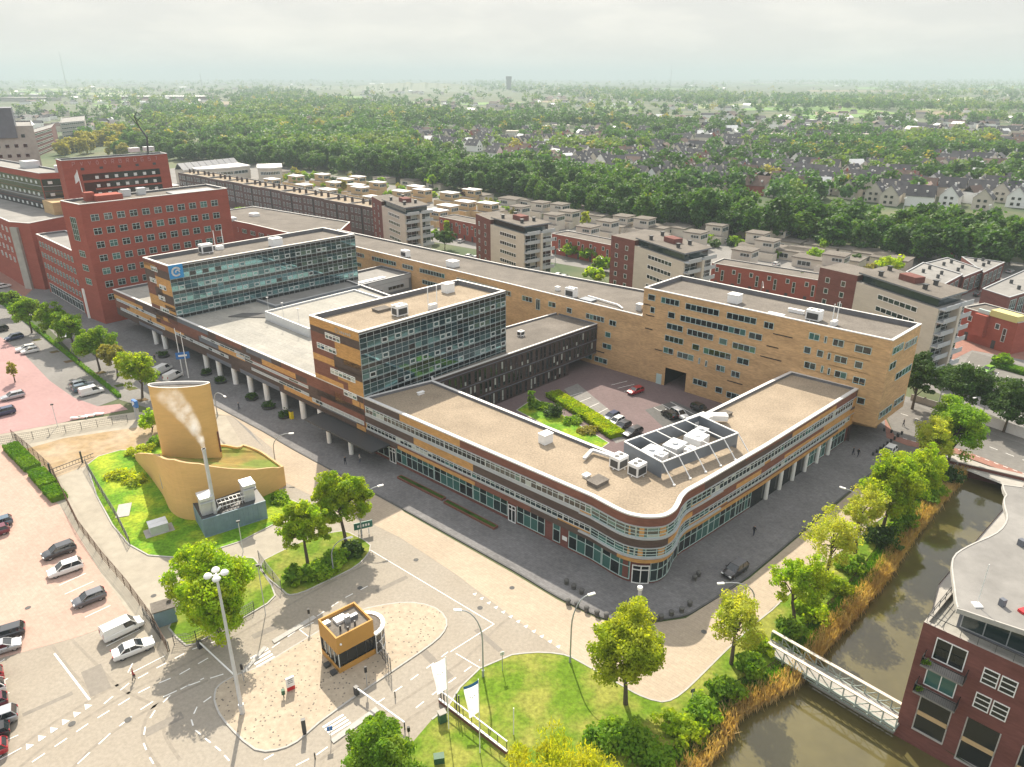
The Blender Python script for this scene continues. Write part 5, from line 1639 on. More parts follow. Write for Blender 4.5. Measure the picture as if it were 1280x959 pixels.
for row in range(8):
    s = gg.uniform(0, 6)
    while s < BF_.L:
        p = BF_.xy(s, -2.0 - row * 10.5 + gg.uniform(-3, 3))
        if row < 4: belt_tree(p.x, p.y, LB, 'trees of the dark belt', protos, .8, 1.12)
        elif row < 6 or s < BF_.L * .62: rest.append((p.x, p.y, gg.uniform(.9, 1.15)))
        s += gg.uniform(8.5, 13.5)
LG = 'spring green or golden tree in the grove left of the belt'
for k in range(95):
    xx, yy = gg.uniform(72, 235), gg.uniform(158, 199)
    yy = max(yy, 196 - (xx - 70) * .26)
    p = at(xx, yy)
    belt_tree(p[0], p[1], LG, 'trees of the yellow grove', gold_p if (xx < 160 and k % 4) or k % 5 == 0 else protos[3:4], .8, 1.15)
# everything beyond that reads as one mass of woods
def mass(name, pts, m_list, size_l, per, seed, h=13.0, r0=6.0):
    g = np.random.default_rng(seed)
    Cs, As, Bs, Ms = [], [], [], []
    for (x_, y_, s, k) in pts:
        d = math.hypot(x_, y_)
        n = max(10, int(per * min(1.0, 500.0 / d)))
        sz = size_l * max(1.0, d / 600.0) ** .55
        cp = crown_points(g, 7, r0 * s * .7, h * s * .36, h * s * .55, -.7, .3, .2)
        C, A, B = leaf_cloud(g, cp, np.full(7, r0 * s * .5), max(2, n // 7), sz, .5)
        C[:, 0] += x_; C[:, 1] += y_
        Cs.append(C); As.append(A); Bs.append(B); Ms.append(np.full(len(C), k))
    me = quads_mesh(name, np.concatenate(Cs).astype(np.float32), np.concatenate(As), np.concatenate(Bs), m_list, np.concatenate(Ms))
    o = bpy.data.objects.new(name, me)
    COL.objects.link(o)
    return tag(o, kind='stuff')
mass('woods', [(a, c, s, gg.choice((0, 0, 1))) for a, c, s in rest], ['leaf_belt', 'leaf_belt_light'], .9, 260, 5, 15.5, 6.2)
far = []
def vnoise(x, y, s):
    return math.sin(x / s + 1.7 * math.sin(y / s * .8)) * math.sin(y / s * 1.3 + 1.1 * math.sin(x / s * .6 + 2))
def belt_dist(x, y):
    return None
tries = 0
while len(far) < 6500 and tries < 140000:
    tries += 1
    yy = 104 + 150 * gg.random() ** 1.3
    xx = gg.uniform(-40, 1320)
    lo = lerp_line(low_l, xx)
    if yy > lo - (30 if xx > 450 else 16) - max(0, (xx - 500) * .05): continue
    p = at(xx, yy)
    town = xx > 500 and 160 < yy < 262 and vnoise(p[0], p[1], 45) < .45
    if town and gg.random() < .93: continue
    if xx > 920 and 108 < yy < 150 and vnoise(p[0], p[1], 260) < .2 and gg.random() < .85: continue
    if xx < 300 and 112 < yy < 140 and gg.random() < .72: continue
    if vnoise(p[0], p[1], 110) < -.45 and gg.random() < .7: continue
    if xx < 90 and yy > 150: continue
    nv = vnoise(p[0] + 900, p[1], 160)
    k = (1 if nv > .35 else 3 if nv < -.3 else 0) if gg.random() < .7 else gg.choice((0, 0, 1, 3, 1))
    if gg.random() < .03: k = 2
    dd_ = math.hypot(*p)
    if dd_ > 800 and math.sin(p[1] / (60 + dd_ * .06) + 2.5 * math.sin(p[0] / 700) + p[0] / 900) < (-.2 if dd_ < 1400 else .25) and gg.random() < .86: continue
    far.append((p[0], p[1], gg.uniform(.75, 1.2) * (1.0 + dd_ / 3000), k))
mass('distant_woods', far, ['leaf_far', 'leaf_far_light', 'leaf_gold', 'leaf_belt'], 1.15, 190, 6, 11.5, 6.2)
# gabled houses beyond the belt
mat('roof_tile_dark', (0.055, 0.052, 0.06), 0.8, 0.2, 1.0, obj_random=.2)
mat('roof_tile_brown', (0.12, 0.075, 0.06), 0.8, 0.2, 1.0, obj_random=.25)
GG_ = 'gabled houses beyond the tree belt'
def gable(wm, rm):
    rt = thing('gabled_house', 'white gabled house with dark roof beyond the tree belt' if wm == 'white_paint' else 'brick gabled house with dark roof beyond the tree belt', 'house', (0, 0, 0), GG_)
    w, d, e, t_ = 8.0, 12.0, 5.2, 9.6
    b = MB()
    b.wall([(-w / 2, -d / 2), (w / 2, -d / 2), (w / 2, d / 2), (-w / 2, d / 2)], 0, e, 0)
    for y_ in (-d / 2, d / 2):
        f_ = [(-w / 2, y_, e), (w / 2, y_, e), (0, y_, t_)]
        b.face(f_ if y_ < 0 else f_[::-1], 0)
    b.build('wall', [wm], rt)
    b = MB()
    for sx in (-1, 1):
        q = [(sx * (w / 2 + .4), -d / 2 - .3, e - .45), (sx * (w / 2 + .4), d / 2 + .3, e - .45), (0, d / 2 + .3, t_ + .12), (0, -d / 2 - .3, t_ + .12)]
        b.face(q if sx > 0 else q[::-1], 0)
        for k in (-1, 1):
            zc_, xc_ = e + 1.8, sx * (w / 2) * (1 - 1.8 / (t_ - e))
            b.box((xc_, k * 2.6, zc_ - .3), (1.0, .9, .9), 0, 1)
    b.build('roof', [rm, 'white_cap'], rt)
    b = MB(); b.box((.6, 2, t_ - 1), (.8, .8, 1.9)); b.build('chimney', [wm], rt)
    b = MB()
    for x_ in (-2, .6):
        b.box((x_ + .6, -d / 2 - .03, 1.0), (1.3, .1, 1.3)); b.box((x_ + .6, -d / 2 - .03, 3.6), (1.3, .1, 1.2))
    b.build('window', ['glass_dark'], rt)
    return rt
gp = [gable('white_paint', 'roof_tile_dark'), gable('stucco', 'roof_tile_dark'), gable('red_brick', 'roof_tile_brown')]
used = [False] * 3
houses = 0
tries = 0
spots = []
while houses < 285 and tries < 20000:
    tries += 1
    xx, yy = gg.uniform(520, 1300), gg.uniform(168, 268)
    lo = lerp_line(low_l, xx)
    if yy > lo - 44 - max(0, (xx - 640) * .055): continue
    if vnoise(at(xx, yy)[0], at(xx, yy)[1], 45) > .8: continue
    p = at(xx, yy)
    a_ = gg.choice((R(-38), R(52))) + gg.uniform(-.1, .1)
    if any((p[0] - q[0]) ** 2 + (p[1] - q[1]) ** 2 < 95 for q in spots): continue
    spots.append(p)
    k = gg.choice((0, 0, 1, 1, 1, 1, 2))
    o = gp[k] if not used[k] else copy_tree(gp[k])
    used[k] = True
    o.location = (p[0], p[1], 0)
    o.rotation_euler.z = a_
    o.scale = (1.15, 1.15, 1.15)
    houses += 1
GP = 'white flat blocks beyond the belt'
def flat_block(lab, px, w, d, h):
    p = at(*px)
    rt = thing('flat_block', lab, 'apartment building', (p[0], p[1], 0), GP)
    c, s = math.cos(R(-8)), math.sin(R(-8))
    P = lambda x_, y_: (p[0] + x_ * c - y_ * s, p[1] + x_ * s + y_ * c)
    poly = [P(-w / 2, 0), P(w / 2, 0), P(w / 2, d), P(-w / 2, d)]
    b = MB(); b.prism(poly, 0, h, 0); b.build('wall', ['stucco'], rt)
    f_ = Face(poly[0], poly[1])
    for k in range(int(h / 3)):
        b = MB(); f_.window(b, 1, f_.L - 1, 1 + k * 3, 2.4 + k * 3, max(3, int(w / 2.5)), 0, (1,), .5, off=.04); b.build('window', ['white_paint', 'glass_dark'], rt)
    return rt
for i, (x, y, w, d, h) in enumerate(((700, 167, 22, 12, 10), (733, 199, 26, 10, 8), (648, 173, 30, 12, 8), (962, 178, 18, 10, 9), (980, 178, 18, 10, 9), (1055, 180, 20, 10, 10), (1075, 180, 18, 10, 10), (1245, 196, 60, 14, 6), (1290, 200, 40, 14, 6), (690, 200, 40, 10, 7), (755, 168, 40, 10, 6))):
    flat_block('white flat roofed block in the distance, ' + ('behind the belt on the left', 'close behind the belt with stepped roof', 'low and long amid trees', 'left one of the first twin pair', 'right one of the first twin pair', 'left one of the second twin pair', 'right one of the second twin pair', 'long low hall by the meadow', 'long low hall at the frame edge', 'low one against the belt', 'long low one amid dark roofs')[i], (x, y), w, d, h)
# far roofs as one mass, and the meadows
g = random.Random(5)
b = MB()
for k in range(2500):
    yy = 103 + 62 * g.random() ** 1.2
    xx = g.uniform(-40, 1320)
    p = at(xx, yy)
    if k >= 1500:
        xx, yy = g.uniform(490, 1300), g.uniform(162, 262)
        if yy > lerp_line(low_l, xx) - 46 - max(0, (xx - 640) * .055): continue
        p = at(xx, yy)
        if any((p[0] - q_[0]) ** 2 + (p[1] - q_[1]) ** 2 < 150 for q_ in spots): continue
    elif vnoise(p[0], p[1], 190) < -.05: continue
    if xx > 930 and 108 < yy < 150 and g.random() < .8: continue
    s = 1 + math.hypot(*p) / 3500
    w, d, h = g.uniform(5, 9) * s, g.uniform(8, 16) * s, g.uniform(4, 7)
    a_ = g.uniform(0, 3.1)
    b.box((p[0], p[1], 0), (w, d, h), a_, g.choice((0, 0, 3, 3)))
    ca, sa = math.cos(a_), math.sin(a_)
    P = lambda x_, y_, z_: (p[0] + x_ * ca - y_ * sa, p[1] + x_ * sa + y_ * ca, z_)
    mi = g.choice((1, 1, 1, 2, 2, 0))
    b.face([P(w / 2, -d / 2, h), P(w / 2, d / 2, h), P(0, d / 2, h + 3.5), P(0, -d / 2, h + 3.5)], mi)
    b.face([P(-w / 2, d / 2, h), P(-w / 2, -d / 2, h), P(0, -d / 2, h + 3.5), P(0, d / 2, h + 3.5)], mi)
tag(b.build('distant_roofs', ['white_paint', 'roof_tile_dark', 'roof_tile_brown', 'stucco']), kind='stuff')
mat('field_green', (0.14, 0.25, 0.035), 0.9, 0.15, 0.01)
for px in ([(1130, 171), (1290, 176), (1320, 192), (1200, 184), (1130, 176)], [(1010, 131), (1100, 138), (1130, 143), (1040, 141)], [(1150, 140), (1260, 141), (1240, 148), (1150, 146)], [(1000, 122), (1120, 124), (1100, 128), (1010, 127)]):
    sheet('field', px, 0.05, 'field_green')
fr_ = random.Random(8)
for nm, col in (('field_pale', (0.2, 0.24, 0.08)), ('field_fresh', (0.12, 0.23, 0.04)), ('field_bare', (0.22, 0.17, 0.1))):
    mat(nm, col, .9, .15, .01)
for k in range(46):
    yy = 101 + 44 * fr_.random() ** 1.3
    xx = fr_.uniform(-30, 1300)
    w_, h_ = fr_.uniform(30, 130), fr_.uniform(.6, 2.4) * (yy - 97) / 12
    sk = fr_.uniform(-20, 20)
    sheet('field', [(xx, yy), (xx + w_, yy + fr_.uniform(-.5, .5)), (xx + w_ + sk, yy + h_), (xx + sk, yy + h_)], .02 + k * .012, fr_.choice(('field_pale', 'field_fresh', 'field_fresh', 'field_bare')))
hl = MB()                                                # the wooded rise on the skyline
def ridge(mb, x0, x1, yb, top, n=40, dep=900, seed=1):
    g_ = random.Random(seed)
    A = [Vector(at(x0 + (x1 - x0) * i / n, yb)) for i in range(n + 1)]
    H_ = [top * (math.sin(PI * i / n) ** .5) * g_.uniform(.86, 1.0) for i in range(n + 1)]
    for i in range(n):
        a, c = A[i], A[i + 1]
        d1, d2 = a * (1 + dep / a.length), c * (1 + dep / c.length)
        m1, m2 = (a + d1) / 2, (c + d2) / 2
        mb.face([(*a, 0), (*c, 0), (*m2, H_[i + 1]), (*m1, H_[i])])
        mb.face([(*m1, H_[i]), (*m2, H_[i + 1]), (*d2, 0), (*d1, 0)])
ridge(hl, 430, 615, 115, 40)
ridge(hl, 300, 450, 112, 16, seed=2)
ridge(hl, 690, 900, 111, 14, seed=4)
struct('hills', hl, 'leaf_dark')
wt = thing('water_tower', 'dark block tower on the skyline right of the wooded rise', 'tower', (*at(636, 112), 0))
p = at(636, 112)
b = MB(); b.box((p[0], p[1], 0), (28, 28, 52)); b.box((p[0], p[1], 52), (32, 32, 16)); b.build('shaft', ['dark_brick'], wt)
for i, (x, y, h) in enumerate(((84, 112, 190), (838, 108, 160), (253, 112, 90))):
    p = at(x, y)
    ms = thing('radio_mast', ('tall thin radio mast on the skyline at the left', 'thin radio mast on the skyline right of the middle', 'short mast on the skyline left of the rise')[i], 'mast', (*p, 0))
    b = MB(); b.tube([(p[0], p[1], 0), (p[0], p[1], h * .8), (p[0], p[1], h)], [2.2, 1.3, .7], 6); b.build('lattice', ['grey_metal'], ms)

# garden greenery between the patio houses
gq_ = np.random.default_rng(91)
gm_ = []
for i, m_ in enumerate(('leaf_mid', 'leaf_dark', 'leaf_gold', 'leaf_bright')):
    cp = crown_points(gq_, 24, 1.7, 1.2, 1.2, -.95, .3, .4)
    C, A, B = leaf_cloud(gq_, cp, gq_.uniform(.5, .9, 24), 14, .34, .45)
    gm_.append(quads_mesh('garden_bush', C.astype(np.float32), A, B, [m_]))
q0, q1, q2, q3 = Vector(at(330, 232)), Vector(at(1120, 345)), Vector(at(1110, 328)), Vector(at(330, 209))
for k in range(110):
    u_, v_ = gg.random(), gg.random()
    p = q0.lerp(q1, u_).lerp(q3.lerp(q2, u_), v_)
    o = bpy.data.objects.new('garden_bush', gm_[k % 4 if k % 3 else 0]); COL.objects.link(o)
    o.location = (p.x, p.y, gg.choice((0, 0, 0, 2.9))); s = gg.uniform(.7, 1.5); o.scale = (s, s, s); o.rotation_euler.z = gg.uniform(0, 6)
    tag(o, 'garden bush growing in the yards between the patio houses', 'bush', 'garden bushes between the patio houses')
# ------------------------------------------------------------------ yellow heating plant by the forecourt
brick('plant_ochre', (0.66, 0.425, 0.165), 0.06, 0.08)
mat('sedum', (0.23, 0.16, 0.035), 0.95, 0.3, 0.5, col2=(0.13, 0.17, 0.02), scale2=.16)
plant = thing('heating_plant', 'ochre heating plant with lens shaped tower rising from a low curved wedge', 'industrial building', (-56, 110, 0))
fr_px = ((170, 576, 569), (188, 597, 567), (204, 620, 568), (214, 640, 571), (232, 650, 575), (262, 649, 580), (295, 638, 586), (325, 624, 587), (351, 611, 585))
base = [Vector(at(bx, by)) for bx, by, _ in fr_px]
tops = [ztop(ty, bs) - .25 for (_, _, ty), bs in zip(fr_px, base)]
back = [Vector(at(349, 592, 3.2)) + Vector((.4, 1.5)), Vector(at(340, 574, 3.6)), Vector(at(325, 564, 3.8)), Vector(at(305, 557, 4.0)), Vector((-49.5, 117.5)), Vector((-53, 118.5)), Vector((-60, 118)), Vector((-64, 118.5)), base[0] + Vector((-.3, .5))]
backz = [3.5, 3.6, 3.8, 4.0, 4.2, 4.2, 3.4, 2.0, tops[0]]
sm = smooth_path([(*p, ) for p in base], 4)
smz = np.interp(np.linspace(0, 8, len(sm)), range(9), tops)
bk = smooth_path([tuple(p) for p in back], 4)
bkz = np.interp(np.linspace(0, 8, len(bk)), range(9), backz)
ring = list(sm) + list(bk)
rz_ = list(smz) + list(bkz)
b = MB()
n = len(ring)
for i in range(n):
    j = (i + 1) % n
    L = i * 1.0
    b.face([(*ring[i], 0), (*ring[j], 0), (*ring[j], rz_[j] + .25), (*ring[i], rz_[i] + .25)], 0, [(L, 0), (L + 1, 0), (L + 1, rz_[j]), (L, rz_[i])])
rin = inset(ring, .35)
for i in range(n):
    j = (i + 1) % n
    b.face([(*ring[i], rz_[i] + .25), (*ring[j], rz_[j] + .25), (*rin[j], rz_[j] + .25), (*rin[i], rz_[i] + .25)], 1)
    b.face([(*rin[j], rz_[j] - .2), (*rin[i], rz_[i] - .2), (*rin[i], rz_[i] + .25), (*rin[j], rz_[j] + .25)], 0)
b.build('wedge_wall', ['plant_ochre', 'house_tan'], plant)
b = MB()
loops = [[Vector((p[0], p[1], 0)) for p in rin]]
for tri in geometry.tessellate_polygon(loops):
    q = [(rin[i][0], rin[i][1], rz_[i] - .1) for i in tri]
    if (Vector(q[1]) - Vector(q[0])).cross(Vector(q[2]) - Vector(q[0])).z < 0: q.reverse()
    b.face(q, 0)
b.build('grass_roof', ['sedum'], plant)
cl, crr = Vector((-61.3, 114.6)), Vector((-51.6, 114.4))
mid = (cl + crr) / 2
lens = []
for k in range(33):                                      # lens plan: two shallow arcs meeting at a blunt and a sharp end
    t_ = PI * k / 32
    lens.append((mid.x - math.cos(t_) * 5.1, mid.y - .3 * math.cos(t_) - math.sin(t_) * 2.1))
for k in range(1, 32):
    t_ = PI * k / 32
    lens.append((mid.x + math.cos(t_) * 5.1, mid.y + .3 * math.cos(t_) + math.sin(t_) * .9))
ZT = 18.1
b = MB()
b.wall(lens, 3.0, ZT, 0)
b.build('tower_wall', ['plant_ochre'], plant)
b = MB()
li = inset(lens, .22)
b.poly(lens, ZT, 0, [li]); b.wall(li, ZT - .5, ZT, 0, flip=True)
b.build('tower_rim', ['white_cap'], plant)
b = MB(); b.poly(li, ZT - .45, 0); b.build('tower_roof', ['gravel_grey'], plant)
b = MB()
b.tube([(crr.x + .3, crr.y, 5.0), (crr.x + .3, crr.y, 9.0)], .14, 6)
b.build('drain_pipe', ['red_band'], plant)
p = Vector(at(214, 622, 2.6))
b = MB()
b.bar((*at(197, 570, 7.4), 7.6), (*at(206, 612, 2.0), 2.3), .7, .35)
b.build('cable_duct', ['grey_metal'], plant)

ctn = thing('plant_container', 'blue grey ribbed container with two hooded vents and a steaming flue', 'container', (-46, 99, 0))
k0, k1, k2 = Vector(at(234, 654)), Vector(at(257, 673)), Vector(at(335, 648))
k2 = k1 + (k2 - k1)
kd = (k2 - k1).normalized()
k0 = k1 + Vector((-kd.y, kd.x)) * (k0 - k1).length
k3 = k0 + (k2 - k1)
cz = 3.3
mat('container_blue', (0.17, 0.25, 0.3), 0.5, 0.15, 1.0)
b = MB()
KP = ccw([tuple(k0), tuple(k1), tuple(k2), tuple(k3)])
b.wall(KP, .05, cz, 0)
b.poly(KP, cz, 1)
KF = Face(tuple(k1), tuple(k2))
for i in range(int(KF.L / .75)):
    KF.beam(b, .1 + i * .75, .26 + i * .75, .15, cz - .1, 0, .1, 0)
KF.beam(b, 0, KF.L, cz - .1, cz + .08, -.05, .12, 0); KF.beam(b, 0, KF.L, .02, .2, 0, .14, 0)
Face(tuple(k0), tuple(k1)).beam(b, .3, 1.5, .2, 2.6, 0, .06, 0)
b.build('container_body', ['container_blue', 'dark_metal'], ctn)
kang = math.atan2(kd.y, kd.x)
kn = Vector((-kd.y, kd.x))
for s_, t_ in ((1.2, 2.0), (KF.L - 2.0, 2.2)):
    q = k1 + kd * s_ + kn * t_
    b = MB()
    b.box((q.x, q.y, cz), (1.7, 1.7, 2.9), kang)
    b.box((q.x - kn.x * .5, q.y - kn.y * .5, cz + 2.9), (2.0, 2.6, .5), kang)
    q2 = q - kn * 1.3
    b.bar((q.x, q.y, cz + 3.4), (q2.x - kn.x * .5, q2.y - kn.y * .5, cz + 2.5), 2.0, .12)
    b.build('vent_hood', ['pale_metal'], ctn)
b = MB()
q0, q1 = k1 + kd * 2.9 + kn * 1.4, k1 + kd * (KF.L - 2.6) + kn * 1.4
b.bar((*q0, cz + 1.2), (*q1, cz + 1.2), .12); b.bar((*q0, cz + .5), (*q1, cz + .5), .08)
b.bar((*(q0 + kn), cz + 1.3), (*(q1 + kn), cz + 1.3), .12)
for i in range(8):
    q = q0.lerp(q1, i / 7)
    b.bar((*q, cz), (*q, cz + 1.2), .07); b.bar((*q, cz + 1.2), (*(q + kn), cz + 1.3), .07)
b.build('cooler_rack', ['white_paint'], ctn)
fb = k1 + kd * 2.2 + kn * .9
ft = (fb.x, fb.y, ztop(561, fb))
b = MB()
b.tube([(fb.x, fb.y, cz), ft], [.3, .28], 12)
b.tube([(fb.x, fb.y, cz + .2), (fb.x + kd.x * 1.0, fb.y + kd.y, cz + .9)], .2, 8)
b.tube([(fb.x, fb.y, ft[2] - .5), (fb.x, fb.y, ft[2])], .31, 12)
b.build('flue', ['pale_metal'], ctn)
# steam from that flue
sm_ = bpy.data.materials.new('steam')
sm_.use_nodes = True
t = sm_.node_tree
t.nodes.clear()
ou = N(t, 'ShaderNodeOutputMaterial'); pv_ = N(t, 'ShaderNodeVolumePrincipled')
pv_.inputs['Color'].default_value = (1, 1, 1, 1)
pv_.inputs['Anisotropy'].default_value = 0.5
c1 = N(t, 'ShaderNodeTexCoord'); n1 = N(t, 'ShaderNodeTexNoise'); sz_ = N(t, 'ShaderNodeSeparateXYZ')
n1.inputs['Scale'].default_value = .75; n1.inputs['Detail'].default_value = 6; n1.inputs['Roughness'].default_value = .6
t.links.new(c1.outputs['Object'], n1.inputs['Vector']); t.links.new(c1.outputs['Object'], sz_.inputs[0])
def mth(op, a_, b_=None, clamp=False):
    n_ = N(t, 'ShaderNodeMath', operation=op, use_clamp=clamp)
    for i_, v_ in enumerate((a_, b_)):
        if v_ is None: continue
        if isinstance(v_, (int, float)): n_.inputs[i_].default_value = v_
        else: t.links.new(v_, n_.inputs[i_])
    return n_.outputs[0]
tt = mth('SUBTRACT', sz_.outputs['Z'], ft[2])            # height above the flue; the plume bends away with it and widens
bend = mth('ADD', mth('MULTIPLY', tt, .15), mth('MULTIPLY', mth('MULTIPLY', tt, tt), .085))
dx_ = mth('ADD', mth('SUBTRACT', sz_.outputs['X'], ft[0]), bend)
dy_ = mth('SUBTRACT', mth('SUBTRACT', sz_.outputs['Y'], ft[1]), mth('MULTIPLY', bend, .65))
rad = mth('ADD', mth('MULTIPLY', tt, .27), .3)
q_ = mth('DIVIDE', mth('ADD', mth('MULTIPLY', dx_, dx_), mth('MULTIPLY', dy_, dy_)), mth('MULTIPLY', rad, rad))
core = mth('SUBTRACT', 1.0, q_, True)
m1 = N(t, 'ShaderNodeMapRange'); m1.inputs[1].default_value = .38; m1.inputs[2].default_value = .66; m1.inputs[3].default_value = 0.0; m1.inputs[4].default_value = 1.0
t.links.new(n1.outputs[0], m1.inputs[0])
fade = N(t, 'ShaderNodeMapRange'); fade.inputs[1].default_value = 0.0; fade.inputs[2].default_value = 8.0; fade.inputs[3].default_value = 2.6; fade.inputs[4].default_value = .15
t.links.new(tt, fade.inputs[0])
t.links.new(mth('MULTIPLY', mth('MULTIPLY', core, m1.outputs[0]), fade.outputs[0]), pv_.inputs['Density']); t.links.new(pv_.outputs[0], ou.inputs['Volume'])
MATS['steam'] = sm_
b = MB()
f0 = Vector(ft)
pts_, rr_ = [], []
for k_ in range(10):
    t_ = .05 + k_ * .88
    bd2 = .15 * t_ + .085 * t_ * t_
    pts_.append(f0 + Vector((-bd2, bd2 * .65, t_))); rr_.append((.3 + .27 * t_) * 1.25)
b.tube(pts_, rr_, 14)
st_o = b.build('steam_plume', ['steam'], None, smooth=True)
tag(st_o, kind='stuff')
for (px, d, rz, m_, name, lab, cat) in (((199, 664), (2.6, 1.5, 1.5), kang, 'pale_metal', 'meter_cabinet', 'pair of pale cabinets on a concrete pad beside the container', 'cabinet'), ((208, 776), (2.6, 2.0, 2.4), R(30), 'dark_asphalt', 'utility_hut', 'small flat roofed utility hut with blue side at the verge tip', 'hut')):
    p = at(*px)
    o = thing(name, lab, cat, (*p, 0))
    b = MB()
    if name == 'meter_cabinet':
        b.box((p[0], p[1], 0.02), (4.2, 2.6, .13), rz); b.build('concrete_pad', ['concrete'], o)
        for k in (-.6, .6):
            b = MB(); b.box((p[0] - kn.x * k, p[1] - kn.y * k, .15), (2.6, 1.0, 1.4), rz); b.box((p[0] - kn.x * k, p[1] - kn.y * k, 1.55), (2.75, 1.15, .1), rz); b.build('cabinet_body', ['pale_metal'], o)
    else:
        b.box((p[0], p[1], 0.02), d, rz); b.build('hut_body', ['container_blue'], o)
        b = MB(); b.box((p[0], p[1], 2.42), (2.9, 2.3, .16), rz); b.box((p[0] + .5, p[1] + .7, 2.58), (.5, .5, .4), rz); b.build('roof', ['gravel_grey'], o)
p = at(155, 639)
o = thing('concrete_slab', 'rounded pale concrete slab lying at the driveway fence', 'slab', (*p, 0))
b = MB(); b.box((p[0], p[1], .02), (2.0, 4.2, .2), R(20)); b.build('slab_body', ['kerb'], o)

# ------------------------------------------------------------------ gatehouse on the island
gc = [Vector(at(425, 843)), Vector(at(470, 818))]
gd = (gc[1] - gc[0]).normalized()
gn = Vector((-gd.y, gd.x))
gl = (gc[1] - gc[0]).length
gw = 4.4
gate = thing('gatehouse', 'ochre gatehouse with dark glazing on the clinker island', 'gatehouse', (*(gc[0] + gd * 2.5 + gn * 2.2), 0.12))
gp4 = [tuple(gc[0]), tuple(gc[1]), tuple(gc[1] + gn * gw), tuple(gc[0] + gn * gw)]
b = MB(); b.wall(gp4, .1, .95, 0); b.build('plinth', ['tan_panel'], gate)
b = MB(); b.wall(inset(gp4, .12), .95, 3.0, 0); b.build('glazing', ['glass_dark'], gate)
for i in range(4):
    f = Face(gp4[i], gp4[(i + 1) % 4])
    b = MB()
    for k in range(5):
        s = f.L * k / 4
        f.beam(b, max(0, s - .05), min(f.L, s + .05), .95, 3.0, -.15, -.05)
    b.build('mullion', ['dark_metal' if i != 3 else 'frame'], gate)
b = MB(); b.wall(gp4, 2.95, 5.4, 0); b.poly(gp4, 2.95, 0, down=True); gi = inset(gp4, .2); b.poly(gp4, 5.4, 0, [gi]); b.wall(gi, 4.9, 5.4, 0, flip=True)
b.build('fascia', ['tan_panel'], gate)
b = MB(); b.poly(gi, 4.95, 0); b.build('roof', ['gravel_grey'], gate)
gcen = gc[0] + gd * gl / 2 + gn * gw / 2
gang = math.atan2(gd.y, gd.x)
for (s, t_, d, m_, nm) in ((-.3, .8, (1.4, 1.1, .35), 'white_paint', 'roof_unit'), (.2, -.1, (.6, .5, 1.0), 'grey_metal', 'roof_unit'), (1.1, .1, (1.1, .5, .5), 'slate_panel', 'roof_unit'), (-1.9, 1.2, (.8, .6, .4), 'pale_metal', 'roof_unit'), (-1.2, -.9, (.18, .18, .8), 'dark_metal', 'roof_pipe'), (.6, -1.2, (.18, .18, .7), 'dark_metal', 'roof_pipe'), (-.6, -1.7, (.18, .18, .8), 'dark_metal', 'roof_pipe')):
    q = gcen + gd * s + gn * t_
    b = MB(); b.box((q.x, q.y, 4.95), d, gang); b.build(nm, [m_], gate)
f = Face(gp4[0], gp4[1])
q = f.xy(.5, .08)
b = MB(); b.lathe((q.x, q.y, 4.3), [(.0, -.14), (.14, -.05), (.14, .08), (0, .16)], 8); b.build('wall_lamp', ['white_paint'], gate)
rc = gc[1] + gn * 2.2
arcp = [(rc.x + math.cos(a_) * 2.3, rc.y + math.sin(a_) * 2.3) for a_ in np.linspace(gang - PI / 2, gang + PI / 2, 11)]
b = MB(); f = Face(*arcp); f.window(b, .05, f.L - .05, .15, 3.0, 7, 0, (1, 1, 2), .1, (.55,), off=0); f.beam(b, 0, f.L, 3.0, 3.25, -.3, .2, 0); b.build('round_porch', ['white_paint', 'glass', 'glass_dark'], gate)
b = MB(); b.poly(arcp, 3.1, 0); b.build('porch_roof', ['gravel_grey'], gate)
for s in (.3, 1.9):
    q = gc[0] + gn * (s + .2) - gd * .55
    b = MB(); b.box((q.x, q.y, .13), (.7, .7, .35), gang); b.build('threshold', ['dark_metal'], gate)

# ------------------------------------------------------------------ barriers, posts, signs of the entrance
def post(name, label, px, h, w, m_, cat, group=None, head=None, z=0.0):
    p = at(*px, z)
    o = thing(name, label, cat, (*p, z), group)
    b = MB(); b.tube([(*p, z), (*p, z + h)], w, 8); b.build('pole', [m_], o)
    if head:
        d, mm2, nm = head
        b = MB(); b.box((p[0], p[1], z + h - d[2] * .9), d, R(20)); b.build(nm, [mm2], o)
    return o
for lab, p0, p1, z0 in (('closed white barrier arm beside the gatehouse, pointing down right', (446, 868), (506, 912), .12), ('closed white barrier arm in front of the big verge tree', (250, 810), (294, 852), 0.0)):
    a, c = Vector(at(*p0, z0)), Vector(at(*p1, 0))
    o = thing('boom_barrier', lab, 'barrier', (*a, z0), 'boom barriers')
    b = MB(); b.box((a.x, a.y, z0), (.5, .45, 1.15), R(-40)); b.build('drive_box', ['dark_metal'], o)
    b = MB(); b.bar((a.x, a.y, z0 + 1.0), (c.x, c.y, 1.05), .13, .16); b.build('boom', ['white_paint'], o)
    b = MB(); b.tube([(c.x, c.y, 0), (c.x, c.y, 1.0)], .09, 6); b.build('rest_post', ['dark_metal'], o)
mat('red_paint', (0.5, 0.025, 0.03), 0.5)
mat('green_box', (0.03, 0.1, 0.05), 0.6)
mat('blue_paint', (0.02, 0.14, 0.42), 0.5)
p = at(364, 862, .12)
o = thing('info_totem', 'white totem with red foot on the clinker island', 'sign', (*p, .12))
b = MB(); b.box((p[0], p[1], .1), (.9, .25, .55), R(35)); b.build('foot', ['red_paint'], o)
b = MB(); b.box((p[0], p[1], .65), (.95, .22, 1.3), R(35)); b.build('panel', ['white_paint'], o)
b = MB(); f = Face((p[0] - .45, p[1] - .12 - .3), (p[0] + .35, p[1] - .12 + .3)); 
for z in (1.7, 1.45, 1.2): b.box((p[0] + .07, p[1] - .1, z), (.6, .03, .07), R(35))
b.build('text_line', ['panel_dark'], o)
